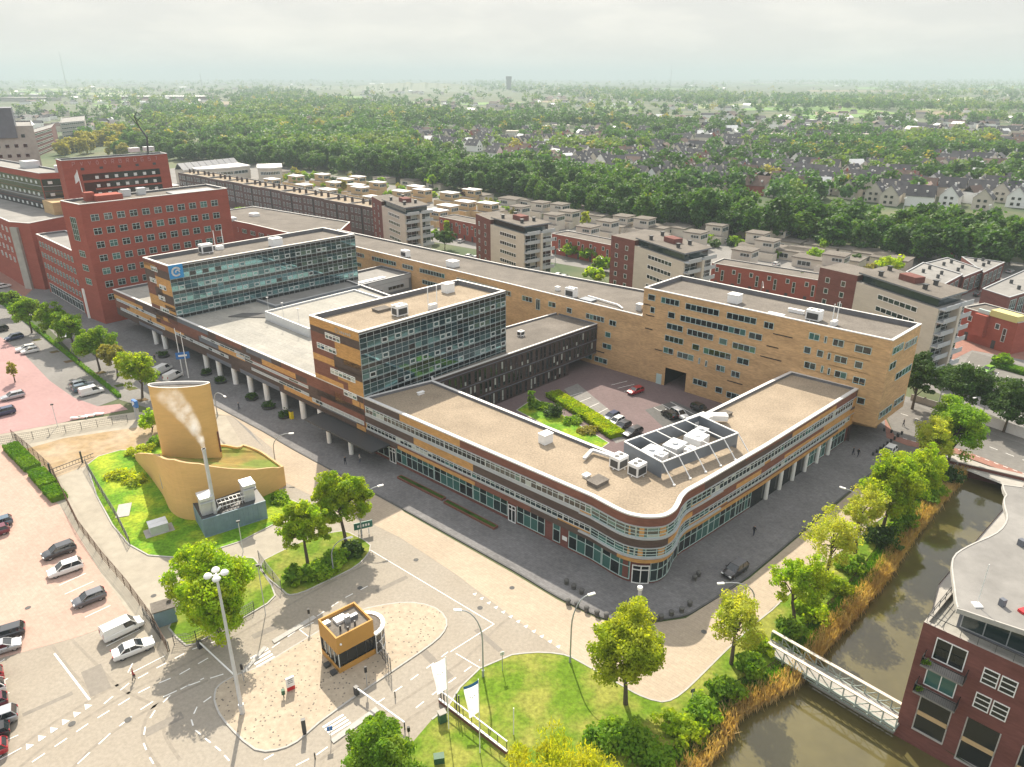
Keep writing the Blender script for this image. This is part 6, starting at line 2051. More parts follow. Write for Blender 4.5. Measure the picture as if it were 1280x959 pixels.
post('waste_bin', 'small green bin on a post left of the white totem', (355, 872), 1.1, .06, 'dark_metal', 'bin', None, ((.4, .4, .6), 'green_box', 'bin_body'), .12)
post('card_reader', 'black card reader pillar at the island kerb', (381, 917), 1.9, .2, 'black', 'card reader', None, ((.45, .4, 1.7), 'dark_metal', 'housing'), .12)
post('traffic_sign', 'round blue sign on the kerb strip at the lower zebra crossing', (414, 926), 2.0, .04, 'grey_metal', 'sign', None, ((.6, .05, .6), 'blue_paint', 'sign_face'), .1)
post('traffic_light', 'small signal post in front of the gatehouse', (459, 858), 2.9, .05, 'grey_metal', 'signal', 'signal posts', ((.3, .25, .8), 'black', 'signal_head'), .12)
post('traffic_light', 'signal post at the far kerb of the left lane', (388, 782), 2.6, .05, 'grey_metal', 'signal', 'signal posts', ((.28, .22, .7), 'black', 'signal_head'), .1)
post('traffic_light', 'signal post on the island near the upper zebra crossing', (305, 851), 2.4, .05, 'grey_metal', 'signal', 'signal posts', ((.28, .22, .7), 'black', 'signal_head'), .12)
post('traffic_light', 'signal post on the verge where the white barrier ends', (512, 930), 2.4, .05, 'grey_metal', 'signal', 'signal posts', ((.3, .25, .6), 'black', 'signal_head'))
post('traffic_sign', 'tall blue parking sign on the verge under the big tree', (258, 795), 4.2, .06, 'grey_metal', 'sign', None, ((.9, .08, 1.5), 'blue_paint', 'sign_face'), .1)
post('traffic_sign', 'small dark road sign on the lawn edge', (628, 838), 2.8, .05, 'grey_metal', 'sign', None, ((.5, .06, .5), 'frame', 'sign_face'), .1)
post('flag_pole', 'bare short white pole standing on the lawn', (642, 918), 3.8, .06, 'white_paint', 'pole', None, None, .1)
post('traffic_sign', 'sign on the lawn slope near the canal bushes', (864, 880), 2.2, .04, 'grey_metal', 'sign', None, ((.5, .05, .5), 'dark_metal', 'sign_face'), .1)
post('safety_post', 'small black white post between the give way markings', (394, 949), .9, .07, 'black', 'bollard', 'lane posts')
post('safety_post', 'small black white post on the kerb end by the zebra crossing', (494, 872), .9, .07, 'black', 'bollard', 'lane posts')
pk = at(173, 525)
o = thing('parking_sign', 'grey totem with blue parking plate at the car park entrance', 'sign', (*pk, 0))
b = MB(); b.box((*pk, 0), (1.2, .5, 3.0), R(-40)); b.build('totem', ['grey_metal'], o)
b = MB(); b.box((*pk, 3.0), (1.7, .6, 1.5), R(-40)); b.build('sign_face', ['blue_paint'], o)
c_ = math.cos(R(-40)); s_ = math.sin(R(-40))
pf = Face((pk[0] - c_ * .8 + s_ * .31, pk[1] - s_ * .8 - c_ * .31), (pk[0] + c_ * .8 + s_ * .31, pk[1] + s_ * .8 - c_ * .31))
lettering(pf, 'P', .55, 3.3, .9, 'white_paint', o, 1.0, .03, 'letter')
# hoarding-like blue bus sign beside the two white masts
pb_ = at(231, 475)
o = thing('direction_sign', 'blue sign board hung between two tall white masts by the arcade', 'sign', (*pb_, 0))
for k, (x, y, zt) in enumerate(((229, 470, 12), (236, 473, 11.5))):
    q = at(x, y)
    b = MB(); b.tube([(*q, .1), (*q, zt)], [.12, .07], 8); b.build('mast', ['white_paint'], o)
b = MB(); q = at(233, 470); b.box((q[0], q[1], 4.4), (3.0, .2, 1.6), R(20)); b.build('board', ['blue_paint'], o)
b = MB(); b.box((q[0] + .04, q[1] - .13, 5.0), (1.9, .05, .45), R(20)); b.build('lettering', ['white_paint'], o)
pg = at(455, 668)
mat('sign_green', (0.02, 0.13, 0.1), 0.5)
o = thing('direction_sign', 'dark green street sign at the kerb corner under the yellow green tree', 'sign', (*pg, 0))
b = MB(); b.box((pg[0] - .8, pg[1], .1), (.14, .14, 1.0)); b.box((pg[0] + .8, pg[1], .1), (.14, .14, 1.0)); b.build('post', ['white_paint'], o)
b = MB(); b.box((pg[0], pg[1], 1.1), (2.9, .14, 1.2), R(24)); b.build('sign_board', ['sign_green'], o)
b = MB()
for k in range(5):
    q = (pg[0] + .05 + (k - 2) * .42 * .91, pg[1] - .1 + (k - 2) * .42 * .41)
    b.box((*q, 1.5), (.25, .04, .42), R(24))
b.build('lettering', ['white_paint'], o)

# ------------------------------------------------------------------ street lamps
def lamp(label, bpx, hpx, z, zb=0.0, group='curved street lamps'):
    p, h = Vector(at(*bpx, zb)), Vector(at(*hpx, z))
    o = thing('street_lamp', label, 'street lamp', (*p, zb), group)
    d = h - p
    pts = [(p.x, p.y, zb), (p.x, p.y, z * .55)]
    for k in range(1, 8):
        t_ = k / 7
        q = p + d * (1 - math.cos(t_ * PI / 2))
        pts.append((q.x, q.y, z * .55 + z * .45 * math.sin(t_ * PI / 2)))
    b = MB(); b.tube(pts, [.11] + [.09] * 3 + [.07] * 5, 8); b.tube([(p.x, p.y, zb), (p.x, p.y, zb + 1.0)], .15, 8); b.build('pole', ['grey_metal'], o, smooth=True)
    dn = d.normalized() if d.length > .01 else Vector((1, 0))
    b = MB(); b.bar((h.x, h.y, z), (h.x + dn.x * .9, h.y + dn.y * .9, z + .05), .32, .16); b.build('lamp_head', ['white_paint'], o)
lamp('curved lamp at the lawn tip, arching over the forecourt road', (604, 846), (577, 763), 9.8)
lamp('curved lamp at the top of the lawn, arching over the street', (712.5, 828), (735, 744), 9.6)
lamp('curved lamp right of the heating plant', (345, 584), (361, 542), 6.9)
lamp('curved lamp rising behind the yellow green tree', (452, 669), (472, 608), 8.0)
lamp('low curved lamp in the tree bed', (417, 716), (433, 673), 5.4)
lamp('lamp whose head shows above the dark pavement near the footbridge tree', (938, 778), (905, 729), 7.0)
lamp('lamp over the street in front of the arcade columns', (1074, 668), (1057, 611), 7.2)
lamp('lamp over the cross street before the white hoarding', (1226, 527), (1220, 497), 6.4, .11)
lamp('curved lamp between the dark trees beside the hoarding', (1173, 506), (1181, 484), 6.0, .11)
lamp('lamp beside the heating plant tower top, over the street', (272, 520), (280, 495), 6.8)
lamp('lamp in the yard before the third apartment tower', (747, 340), (752, 323), 7.5)
lamp('lamp in the yard right of the second apartment tower', (694, 331), (699, 313), 7.5)
lamp('lamp before the long red terrace', (950, 372), (954, 359), 7.5)
lamp('lamp among the trees of the west pavement', (91, 436), (82, 420), 6.5)
mp_ = Vector(at(303, 891, .12))
o = thing('high_mast', 'very tall grey mast with four white floodlights on the island edge', 'light mast', (*mp_, .12))
b = MB(); b.tube([(*mp_, .1), (*mp_, 10), (*mp_, 19.0)], [.24, .18, .12], 10); b.tube([(*mp_, .1), (*mp_, 1.4)], .3, 10); b.build('pole', ['pale_metal'], o, smooth=True)
for a_ in (.4, 2.0, 3.5, 5.1):
    q = mp_ + Vector((math.cos(a_), math.sin(a_))) * .8
    b = MB(); b.lathe((q.x, q.y, 19.0), [(.0, -.25), (.38, -.12), (.45, .05), (.3, .25), (0, .32)], 10); b.bar((*mp_, 18.95), (q.x, q.y, 19.0), .09); b.build('floodlight', ['white_paint'], o, smooth=True)
for lab, px, h in (('tall thin lamp column with small black box in the tree bed corner', (332, 768), 8.0), ('slim white column at the heating plant path', (304, 690), 5.5), ('thin post with twin heads at the car park edge', (72, 533), 5.0)):
    post('lamp_column', lab, px, h, .06, 'pale_metal', 'lamp column', None, ((.5, .3, .25), 'dark_metal', 'head'))
cl_ = at(797, 773, .1)
o = thing('clock_column', 'pale narrow column at the pavement point before the rounded corner', 'column', (*cl_, .1))
b = MB(); b.box((*cl_, .1), (.35, .3, 4.6), R(20)); b.build('shaft', ['pale_metal'], o)
b = MB(); b.lathe((*cl_, 4.7), [(.0, 0), (.35, .1), (.35, .5), (0, .6)], 10); b.build('head', ['white_paint'], o)
# banners
def banner(label, pole_px, top, pts, m_):
    p = Vector(at(*pole_px, .1))
    zt = ztop(top, p)
    o = thing('banner_flag', label, 'flag', (*p, .1), 'banner flags')
    b = MB(); b.tube([(*p, .1), (*p, zt)], [.06, .045], 8); b.build('pole', ['white_paint'], o)
    W_, L = 1.65, zt * .42
    dv = Vector((-.86, -.5))
    cols = 10
    b = MB()
    def P(i, j):
        s, q = i / cols, j / 4
        wz = .14 * math.sin(q * 4 + s * 5) * q
        x_ = dv * (W_ * q * (1 - .3 * s)) + Vector((-dv.y, dv.x)) * wz
        return (p.x + x_.x, p.y + x_.y, zt - .1 - L * s - .18 * q)
    for i in range(cols):
        for j in range(4):
            b.face([P(i, j), P(i + 1, j), P(i + 1, j + 1), P(i, j + 1)], 1 if (i == 0 and m_) else 0)
    fo_ = b.build('flag_cloth', ['flag_cloth', 'blue_paint'], o)
    b = MB()
    for k in range(3):
        a_, c_ = Vector(P(4, 1)), Vector(P(4, 3))
        q = a_.lerp(c_, (k + .5) / 3)
        b.box((q.x + .05, q.y - .1, q.z - .2 * (k % 2)), (.12, .03, .14), R(30))
    b.build('emblem', ['pale_metal'], o)
leaf('flag_cloth', (0.85, 0.85, 0.84), None, .5, obj_random=.01, tint=(1.1, 1.1, 1.1))
banner('plain white banner flag nearer the gatehouse', (561, 911), 821, None, False)
banner('white banner flag with a blue head stripe by the sliding gate', (600, 941), 849, None, True)

# ------------------------------------------------------------------ fences and gates
def fence(label, pts, h=1.8, step=2.6, m_='dark_metal', name='mesh_fence', mesh=True, cat='fence', group='wire fences', z=0.0):
    f = Face(*[at(*q, z) for q in pts])
    m0 = f.xy(f.L / 2)
    o = thing(name, label, cat, (m0.x, m0.y, z), group)
    k = max(2, int(f.L / step))
    for i in range(min(k + 1, 60)):
        q = f.xy(min(f.L - .01, f.L * i / k))
        b = MB(); b.tube([(q.x, q.y, z), (q.x, q.y, z + h)], .05, 5); b.build('post', [m_], o)
    b = MB()
    rows = (.1, .35, .6, .85, 1.0) if mesh else (.15, 1.0)
    for r_ in rows:
        f.beam(b, 0, f.L, z + h * r_ - .02, z + h * r_ + .02, -.02, .02)
    if mesh:
        d = 0
        while d < f.L:
            f.beam(b, d, min(d + .02, f.L), z + .1, z + h, -.01, .01); d += .3
    b.build('wire_panel', [m_], o)
    return o
mat('rust_metal', (0.09, 0.05, 0.03), 0.8, 0.2, 2.0)
fence('long dark fence between the pink car park and the driveway', [(16, 548), (40, 568), (66, 592), (82, 625), (100, 662), (130, 702), (160, 737), (190, 778), (210, 815)], 1.9, 2.8, 'rust_metal')
fence('dark fence along the grass side of the driveway', [(108, 584), (124, 612), (146, 648), (163, 682)], 1.7)
fence('wire fence between the sand patch and the rose car park', [(0, 556), (38, 550), (72, 543), (120, 534), (160, 528)], 1.7)
fence('fence on the kerb side of the big tree verge', [(218, 806), (240, 803), (268, 790), (295, 776), (318, 763)], 1.5)
fence('fence along the path between the two tree beds', [(324, 700), (335, 716), (352, 738)], 1.7)
fence('low fence beside the utility hut up to the driveway end', [(180, 770), (198, 795), (212, 814)], 1.5)
fence('dark bar gate panels beside the gatehouse porch', [(470, 812), (480, 826), (489, 842)], 2.4, .9, 'dark_metal', group=None, z=.12)
fence('thin rail fence of the canal bridge road', [(1180, 596), (1196, 585)], 1.1, 1.5, 'grey_metal', mesh=False)
g0, g1 = Vector(at(64, 594)), Vector(at(118, 573))
o = thing('swing_gate', 'dark bar gate across the driveway top', 'gate', (*((g0 + g1) / 2), 0))
b = MB(); f = Face(tuple(g0), tuple(g1)); f.beam(b, 0, f.L, .3, .38, -.04, .04); f.beam(b, 0, f.L, 1.0, 1.1, -.05, .05)
for k in range(14): f.beam(b, f.L * k / 14, f.L * k / 14 + .05, .35, 1.05, -.02, .02)
b.build('bar_panel', ['dark_metal'], o)
for q in (g0, g0.lerp(g1, .72)):
    b = MB(); b.tube([(*q, 0), (*q, 2.4)], .16, 8); b.build('post', ['dark_metal'], o)
s0, s1 = Vector(at(549, 878)), Vector(at(634, 944))
o = thing('sliding_gate', 'white and brown sliding gate running from the flags to the weeping tree', 'gate', (*((s0 + s1) / 2), 0))
f = Face(tuple(s0), tuple(s1))
b = MB(); f.beam(b, 0, f.L, .06, .5, -.1, .1, 0); b.build('bottom_beam', ['plum_brick'], o)
b = MB(); f.beam(b, 0, f.L, 1.9, 2.02, -.06, .06, 0); f.beam(b, 0, f.L, .5, .62, -.1, .12, 0); b.build('rail', ['white_paint'], o)
b = MB()
for k in range(9):
    d = (f.L - .1) * k / 8
    f.beam(b, d, d + .06, .6, 1.95, -.03, .03)
b.build('bar_panel', ['dark_metal'], o)
for d in (.0, .5, 2.6, 3.0):
    q = f.xy(d, -.3)
    b = MB(); b.tube([(q.x, q.y, 0), (q.x, q.y, 2.9)], .09, 8); b.build('guide_post', ['dark_metal'], o)
q = at(553, 902)
o = thing('control_cabinet', 'green gate cabinet at the foot of the sliding gate posts', 'cabinet', (*q, 0))
b = MB(); b.box((*q, 0.05), (.8, .7, 1.3), R(30)); b.build('cabinet_body', ['green_box'], o)
b = MB(); b.box((*q, 1.35), (.9, .8, .1), R(30)); b.build('lid', ['concrete'], o)
q = at(549, 952)
o = thing('control_cabinet', 'dark green low cabinet in the grass at the bottom edge', 'cabinet', (*q, 0))
b = MB(); b.box((*q, 0.05), (1.1, .8, .8), R(10)); b.build('cabinet_body', ['green_box'], o)
# hoarding along the cross street
w0, w1 = Vector(at(1176, 512, .11)), Vector(at(1330, 566, .11))
o = thing('site_hoarding', 'white hoarding with a blue mark along the cross street', 'hoarding', (*((w0 + w1) / 2), .11))
f = Face(tuple(w0), tuple(w1))
for k in range(8):
    b = MB(); f.beam(b, f.L * k / 8 + .02, f.L * (k + 1) / 8 - .02, .15, 2.3, -.06, .06); b.build('panel', ['white_paint'], o)
b = MB(); f.beam(b, f.L * .17, f.L * .27, .9, 1.5, .06, .09); b.build('blue_mark', ['blue_paint'], o)
lettering(f, 'HEN', f.L * .175, 1.0, .45, 'white_paint', o, .6, .1, 'lettering')
w0, w1 = Vector(at(1138, 500, .11)), Vector(at(1174, 511, .11))
f = Face(tuple(w0), tuple(w1))
o = thing('garden_wall', 'grey wall with dark base between the tan block and the hoarding', 'wall', (*((w0 + w1) / 2), .11))
b = MB(); f.beam(b, 0, f.L, .1, 1.5, -.1, .1); b.build('wall_body', ['concrete'], o)

# ------------------------------------------------------------------ canal: culvert wall, footbridge, reeds
cu0, cu1 = Vector((80.8, 119.6)), Vector((100, 107.0))
o = thing('culvert_wall', 'brick head wall with dark opening where the canal passes under the road', 'bridge wall', (*((cu0 + cu1) / 2), 0))
f = Face(tuple(cu0), tuple(cu1))
b = MB()
f.beam(b, 0, f.L * .36, ZW - .6, .7, -.5, .5); f.beam(b, f.L * .62, f.L, ZW - .6, .7, -.5, .5); f.beam(b, f.L * .36, f.L * .62, -.5, .7, -.5, .5)
b.build('head_wall', ['plum_brick'], o)
b = MB(); f.beam(b, 0, f.L, .7, .85, -.6, .6); b.build('coping', ['concrete'], o)
b = MB(); f.beam(b, f.L * .3, f.L * .7, ZW - .6, -.45, -3, -.45); b.build('opening', ['black'], o)
br0, br1 = Vector(at(957, 814, .1)), Vector(at(1119, 910, .1))
bd_ = (br1 - br0).normalized(); bn = Vector((-bd_.y, bd_.x))
br0 = br0 - bd_ * .6
bwid = 2.3
bridge = thing('footbridge', 'pale green steel truss footbridge crossing the canal', 'footbridge', (*((br0 + br1) / 2), .1))
mat('bridge_green', (0.3, 0.35, 0.32), 0.55, 0.12, 1.0)
mat('timber_rail', (0.62, 0.56, 0.46), 0.8, 0.15, 1.5)
b = MB(); b.prism(ccw([tuple(br0), tuple(br1), tuple(br1 + bn * bwid), tuple(br0 + bn * bwid)]), .0, .16, 0, bottom=True); b.build('deck', ['concrete'], bridge)
L_b = (br1 - br0).length
nb = 11
for side in (0, 1):
    o0 = br0 + bn * (0 if side == 0 else bwid)
    P = lambda s, z: (*(o0 + bd_ * s), z)
    b = MB(); b.bar(P(0, 1.55), P(L_b, 1.55), .42, .1); b.build('hand_rail', ['timber_rail'], bridge)
    b = MB(); b.bar(P(0, .05), P(L_b, .05), .16, .3); b.bar(P(0, 1.4), P(L_b, 1.4), .12, .12); b.bar(P(0, -.45), P(L_b, -.45), .12, .14)
    for k in range(nb + 1):
        s = L_b * k / nb
        b.bar(P(s, -.45), P(s, 1.45), .12, .12)
        if k < nb:
            s2 = L_b * (k + 1) / nb
            up = k < nb / 2
            b.bar(P(s, 1.4 if up else .1), P(s2, .1 if up else 1.4), .09, .09)
            b.bar(P(s, .6), P(s2, .6), .03, .03)
    b.build('truss', ['bridge_green'], bridge)
b = MB()
for k in range(nb + 1):
    s = L_b * k / nb
    b.bar((*(br0 + bd_ * s - bn * .35), -.1), (*(br0 + bd_ * s + bn * (bwid + .35)), -.1), .14, .18)
b.build('cross_beam', ['bridge_green'], bridge)
# reeds and bank plants
g = np.random.default_rng(77)
def blades(name, path, off, n, h, m_, spread, z0=ZW + .2, droop=.35, wmul=1.0, zslope=0.0):
    f = Face(*path)
    s = g.uniform(0, f.L, n)
    dens = (np.sin(s * .35) + np.sin(s * .13 + 2)) * .25 + .75
    s = s[g.uniform(0, 1, n) < dens]
    n = len(s)
    P = np.array([f.xy(a_, o_)[:] for a_, o_ in zip(s, g.uniform(off - spread, off + spread, n))])
    hh = h * g.uniform(.6, 1.2, n)
    off2 = np.array([f.xy(a_, off)[:] for a_ in s])
    zb = np.full(n, z0)
    if zslope:
        dd = np.array([(Vector(p_) - f.xy(a_, 0)).length for p_, a_ in zip(P, s)])
        zb = np.minimum(0.0, ZW - .1 + dd * .62)
    C = np.stack([P[:, 0], P[:, 1], zb + hh * .5], 1)
    lean = g.normal(size=(n, 2)) * droop
    A = np.stack([lean[:, 0] * hh * .3, lean[:, 1] * hh * .3, hh * .5], 1)
    a_ = g.uniform(0, 3.14, n)
    B = np.stack([np.cos(a_), np.sin(a_), np.zeros(n)], 1) * (.07 * wmul * g.uniform(.7, 1.4, n))[:, None]
    me = quads_mesh(name, C.astype(np.float32), A, B, [m_])
    o = bpy.data.objects.new(name, me); COL.objects.link(o)
    return tag(o, kind='stuff')
blades('reeds', bankW, -.5, 19000, 2.0, 'reed', 1.1, wmul=1.6, droop=.5)
blades('bank_grass', offset_path(bankW, 2.0), 0, 20000, .7, 'hedge_leaf', 1.3, z0=-.6, wmul=1.6)
def shrub(label, px, r_, h, m_, seed, z=0.0, group='bushes on the canal bank', n=1500, name='bush', size=.22, world=None):
    gq = np.random.default_rng(seed)
    p = world or at(*px, z)
    cp = crown_points(gq, 40, r_ * .8, h * .5, h * .48, -.95, .3, .35)
    C, A, B = leaf_cloud(gq, cp, gq.uniform(.6, 1.2, 40) * r_ * .32, max(6, n // 40), size, .45)
    me = quads_mesh(name, C.astype(np.float32), A, B, [m_])
    o = bpy.data.objects.new(name, me); COL.objects.link(o)
    o.location = (p[0], p[1], z)
    return tag(o, label, 'bush', group)
for i, (x, y, r_, h, m_, lab) in enumerate(((795, 935, 3.2, 1.8, 'leaf_mid', 'dark green bush below the tall lawn tree'), (850, 915, 2.6, 1.6, 'leaf_bright', 'bright bush on the lawn edge before the reeds'), (880, 893, 2.4, 1.6, 'leaf_mid', 'bush on the bank downstream of the thin young tree'), (905, 868, 2.3, 2.0, 'leaf_mid', 'bush at the root of the thin young tree'), (935, 838, 2.4, 2.2, 'leaf_mid', 'dense bush at the downstream side of the bridge end'), (950, 812, 1.8, 1.6, 'leaf_bright', 'bright bush touching the bridge end'), (985, 795, 2.2, 2.0, 'leaf_mid', 'bush on the upstream side of the bridge end'), (1012, 768, 2.6, 2.2, 'leaf_bright', 'bright bush under the upstream bushy tree'), (1045, 735, 2.2, 1.4, 'leaf_bright', 'low bright bush by the bare looking tree'), (1065, 712, 2.4, 1.8, 'leaf_mid', 'rounded bush below the slender pale tree'), (1100, 678, 3.0, 2.6, 'leaf_dark', 'dark bush below the big canal tree'), (1128, 655, 2.8, 2.4, 'leaf_mid', 'bush between the two big bank trees'), (1160, 620, 3.2, 2.2, 'leaf_mid', 'bush on the bank near the culvert'), (1185, 598, 2.6, 2.0, 'leaf_dark', 'dark bush beside the culvert wall'), (760, 925, 3.0, 1.2, 'leaf_mid', 'low bush in the shadow of the lawn tree'), (820, 955, 3.0, 1.6, 'leaf_mid', 'bush at the bottom edge beside the reeds'))):
    shrub(lab, (x, y), r_, h, m_, 300 + i, n=1400)
for i, (x, y, r_, h, m_, lab) in enumerate(((420, 705, 2.6, 1.6, 'leaf_mid', 'green shrub at the right end of the tree bed'), (440, 692, 2.2, 1.5, 'leaf_dark', 'dark shrub below the yellow green tree'), (400, 718, 2.4, 1.5, 'leaf_mid', 'shrub at the kerb between the two bed trees'), (368, 728, 1.8, 2.6, 'leaf_mid', 'tall rounded shrub at the bed corner by the path'), (385, 722, 1.6, 1.8, 'leaf_mid', 'shrub next to the blue post'), (350, 626, 2.0, 1.0, 'leaf_mid', 'low green shrub at the right end of the container'), (175, 568, 2.6, 1.6, 'leaf_yellow', 'yellow flowering shrub at the left end of the wedge wall'), (152, 596, 2.6, .9, 'leaf_yellow', 'low yellow flowering patch beside the driveway fence'), (168, 604, 2.6, .9, 'leaf_yellow', 'low yellow flowering patch below the wedge wall'), (198, 556, 1.8, 1.8, 'leaf_mid', 'green shrub between the yellow flowers and the tower'))):
    shrub(lab, (x, y), r_, h, m_, 340 + i, group='shrubs in the verges', n=1300)
# clipped hedges
def hedge(label, pts, w, h, m_='hedge_leaf', z=0.0, n=5000):
    f = Face(*[at(*q, z) for q in pts])
    m0 = f.xy(f.L / 2)
    s = g.uniform(0, f.L, n); t_ = g.uniform(-.5, .5, n) * w; k = g.uniform(0, 1, n)
    top = g.uniform(0, 1, n) < .55
    zz = np.where(top, h + g.normal(size=n) * .06, k * h)
    t_ = np.where(top, t_, np.sign(t_) * w / 2 + g.normal(size=n) * .05)
    P = np.array([f.xy(a_, o_)[:] for a_, o_ in zip(s, t_)])
    C = np.stack([P[:, 0] - m0.x, P[:, 1] - m0.y, zz], 1)
    A = g.normal(size=(n, 3)) * .12; B = g.normal(size=(n, 3)) * .12
    b = MB(); f.beam(b, 0, f.L, z, z + h - .08, -w / 2 + .06, w / 2 - .06)
    root = thing('hedge', label, 'hedge', (m0.x, m0.y, z), 'clipped hedges')
    b.build('hedge_body', [m_], root)
    me = quads_mesh('foliage', C.astype(np.float32), A, B, [m_]); o = bpy.data.objects.new('foliage', me); COL.objects.link(o); o.parent = root
    KIDS.setdefault(root.name, []).append(o)
hedge('hedge block at the top of the pink car park fence', [(14, 560), (42, 588)], 2.4, 1.0)
hedge('hedge block in the middle of the pink car park fence', [(46, 592), (62, 610)], 2.4, 1.0, n=3500)
hedge('hedge block at the lower end of the car park planting', [(63, 613), (75, 626)], 2.2, 1.0, n=3000)
hedge('broad clipped hedge beside the courtyard parking bays', [(690, 494), (718, 511), (745, 528), (772, 547)], 3.4, 1.0, 'leaf_bright', .11, 9000)
hedge('yellow edged hedge of the parking lot behind the hoarding', [(1240, 456), (1290, 470)], 3, 1.0, 'hedge_leaf', 0, 3000)
hedge('long low hedge behind the west car park bays', [(0, 376), (40, 408), (95, 452), (150, 497)], .8, .7, 'hedge_leaf', 0, 4000)
kerbed('courtyard_garden', [at(x, y, .11) for x, y in ((645, 513), (668, 497), (762, 554), (745, 566))], 0, 'meadow', h=.18, world=True)
for i, (x, y, r_, h, m_, lab) in enumerate(((692, 520, 2.4, 2.3, 'leaf_dark', 'round dark bush in the courtyard garden'), (664, 512, 1.1, 5.0, 'leaf_mid', 'slim upright tree in the courtyard garden'), (715, 528, 2.2, .8, 'leaf_mid', 'low shrub middle of the courtyard garden'), (735, 540, 2.4, .8, 'leaf_gold', 'low brownish shrub at the courtyard garden tip'), (678, 510, 2.4, .8, 'leaf_mid', 'low shrub behind the round courtyard bush'))):
    shrub(lab, (x, y), r_, h, m_, 380 + i, .13, 'courtyard shrubs', n=1200, size=.2)
# tree pits and the wooden planters before the shop front
for i, (p0, p1, lab) in enumerate((((499, 597), (555, 625), 'long brown planter before the shop front, upper one'), ((557, 628), (620, 661), 'long brown planter before the shop front, lower one'))):
    a, c = Vector(at(*p0, .1)), Vector(at(*p1, .1))
    f = Face(tuple(a), tuple(c))
    o = thing('planter', lab, 'planter', (*((a + c) / 2), .1), 'long planters')
    b = MB(); f.beam(b, 0, f.L, .1, .5, -.5, -.38); f.beam(b, 0, f.L, .1, .5, .38, .5); f.beam(b, 0, .12, .1, .5, -.38, .38); f.beam(b, f.L - .12, f.L, .1, .5, -.38, .38); b.build('planter_box', ['red_band'], o)
    b = MB(); f.beam(b, .12, f.L - .12, .1, .42, -.38, .38); b.build('planting', ['leaf_dark'], o)
for i, (x, y) in enumerate(((205, 446), (258, 468), (276, 478), (315, 499), (336, 510), (356, 521))):
    p = at(x, y, .1)
    o = thing('planter', 'dark round planter with low shrubs between the arcade columns', 'planter', (*p, .1), 'planters between the arcade columns')
    b = MB(); b.lathe((*p, .1), [(1.3, 0), (1.4, .45), (1.2, .45)], 14); b.build('planter_box', ['dark_metal'], o)
    sh = shrub('', (0, 0), 1.5, 1.1, 'leaf_dark', 400 + i, 0, None, 300, 'planting', .2, world=(0, 0))
    sh.parent = o; sh.location = (0, 0, .35)
    for k_ in ('label', 'category'):
        if k_ in sh: del sh[k_]
for i, (x, y) in enumerate(((46, 425), (68, 440), (86, 452), (126, 466), (150, 482), (178, 500), (165, 486))):
    q = [(at(x, y)[0] + dx * 1.5, at(x, y)[1] + dy * 1.2) for dx, dy in ((-1, 0), (0, -1), (1, 0), (0, 1))]
    sheet('tree_pit', q, .03, 'soil', world=True)

# ------------------------------------------------------------------ roof equipment
def ac_unit(label, px, z, d=(2.2, 1.9, 1.9), rz=R(42), fans=2, grille=True, group='air handling units'):
    p = at(*px, z)
    o = thing('air_conditioner', label, 'air conditioner', (*p, z), group)
    b = MB(); b.box((*p, z + .15), d, rz)
    for sx in (-.4, .4):
        for sy in (-.4, .4):
            b.box((p[0] + sx * d[0], p[1] + sy * d[1], z), (.15, .15, .16), rz)
    b.build('casing', ['white_paint'], o)
    c, s = math.cos(rz), math.sin(rz)
    for k in range(fans):
        t_ = (k - (fans - 1) / 2) * d[0] * .45
        b = MB(); b.lathe((p[0] + c * t_, p[1] + s * t_, z + d[2] + .15), [(.36, 0), (.36, .08), (.0, .08)], 12); b.build('fan', ['dark_metal'], o)
    if grille:
        b = MB(); q = (p[0] + s * (d[1] / 2 + .02), p[1] - c * (d[1] / 2 + .02)); b.box((*q, z + .4), (d[0] * .8, .05, d[2] * .6), rz); b.build('grille', ['dark_metal'], o)
        b = MB(); q = (p[0] - c * (d[0] / 2 + .02), p[1] - s * (d[0] / 2 + .02)); b.box((*q, z + .4), (.05, d[1] * .75, d[2] * .6), rz); b.build('grille', ['dark_metal'], o)
def roof_box(label, px, z, d, rz=R(42), m_='white_paint', name='roof_cabinet', group='roof boxes', cap=True):
    p = at(*px, z)
    o = thing(name, label, 'roof box', (*p, z), group)
    b = MB(); b.box((*p, z), d, rz); b.build('casing', [m_], o)
    if cap:
        b = MB(); b.box((*p, z + d[2]), (d[0] + .16, d[1] + .16, .12), rz); b.build('lid', [m_], o)
zr = ZC - .33
ac_unit('twin fan unit next to the roof plant enclosure, left one', (773, 584), zr)
ac_unit('twin fan unit next to the roof plant enclosure, right one', (796, 593), zr)
roof_box('white cube on the pale gravel roof of the low wing', (682, 553), zr, (1.9, 1.5, 1.6))
roof_box('flat dark hatch on the gravel roof near the rounded corner', (747, 604), zr, (2.6, 2.0, .5), m_='gravel_grey')
roof_box('small white slab beside the dark roof hatch', (733, 596), zr, (1.0, .8, .3))
roof_box('brown hatch near the courtyard edge of the right wing', (906, 519), zr, (2.2, 1.6, .4), m_='gravel_grey')
roof_box('pair of small white vents on the shaded roof end', (526, 493), zr, (1.3, .5, .4))
ae = at(778, 559, zr)
o = thing('air_duct', 'white bent duct running to the twin fan units', 'duct', (*ae, zr), None)
b = MB()
q = [(*at(730, 577, zr), zr + .5), (*at(740, 567, zr), zr + .6), (*at(765, 575, zr), zr + .6)]
b.bar(q[0], q[1], .5, .4); b.bar(q[1], q[2], .5, .4); b.build('duct_body', ['pale_metal'], o)
q = [(*at(862, 536, zr), zr + 1.0), (*at(884, 528, zr), zr + 1.1), (*at(908, 528, zr), zr + 1.0)]
o = thing('air_duct', 'big white duct leading out of the roof plant enclosure', 'duct', q[1], None)
b = MB(); b.bar(q[0], q[1], 2.2, 1.1); b.bar(q[1], q[2], 1.5, 1.0); b.build('duct_body', ['white_paint'], o)
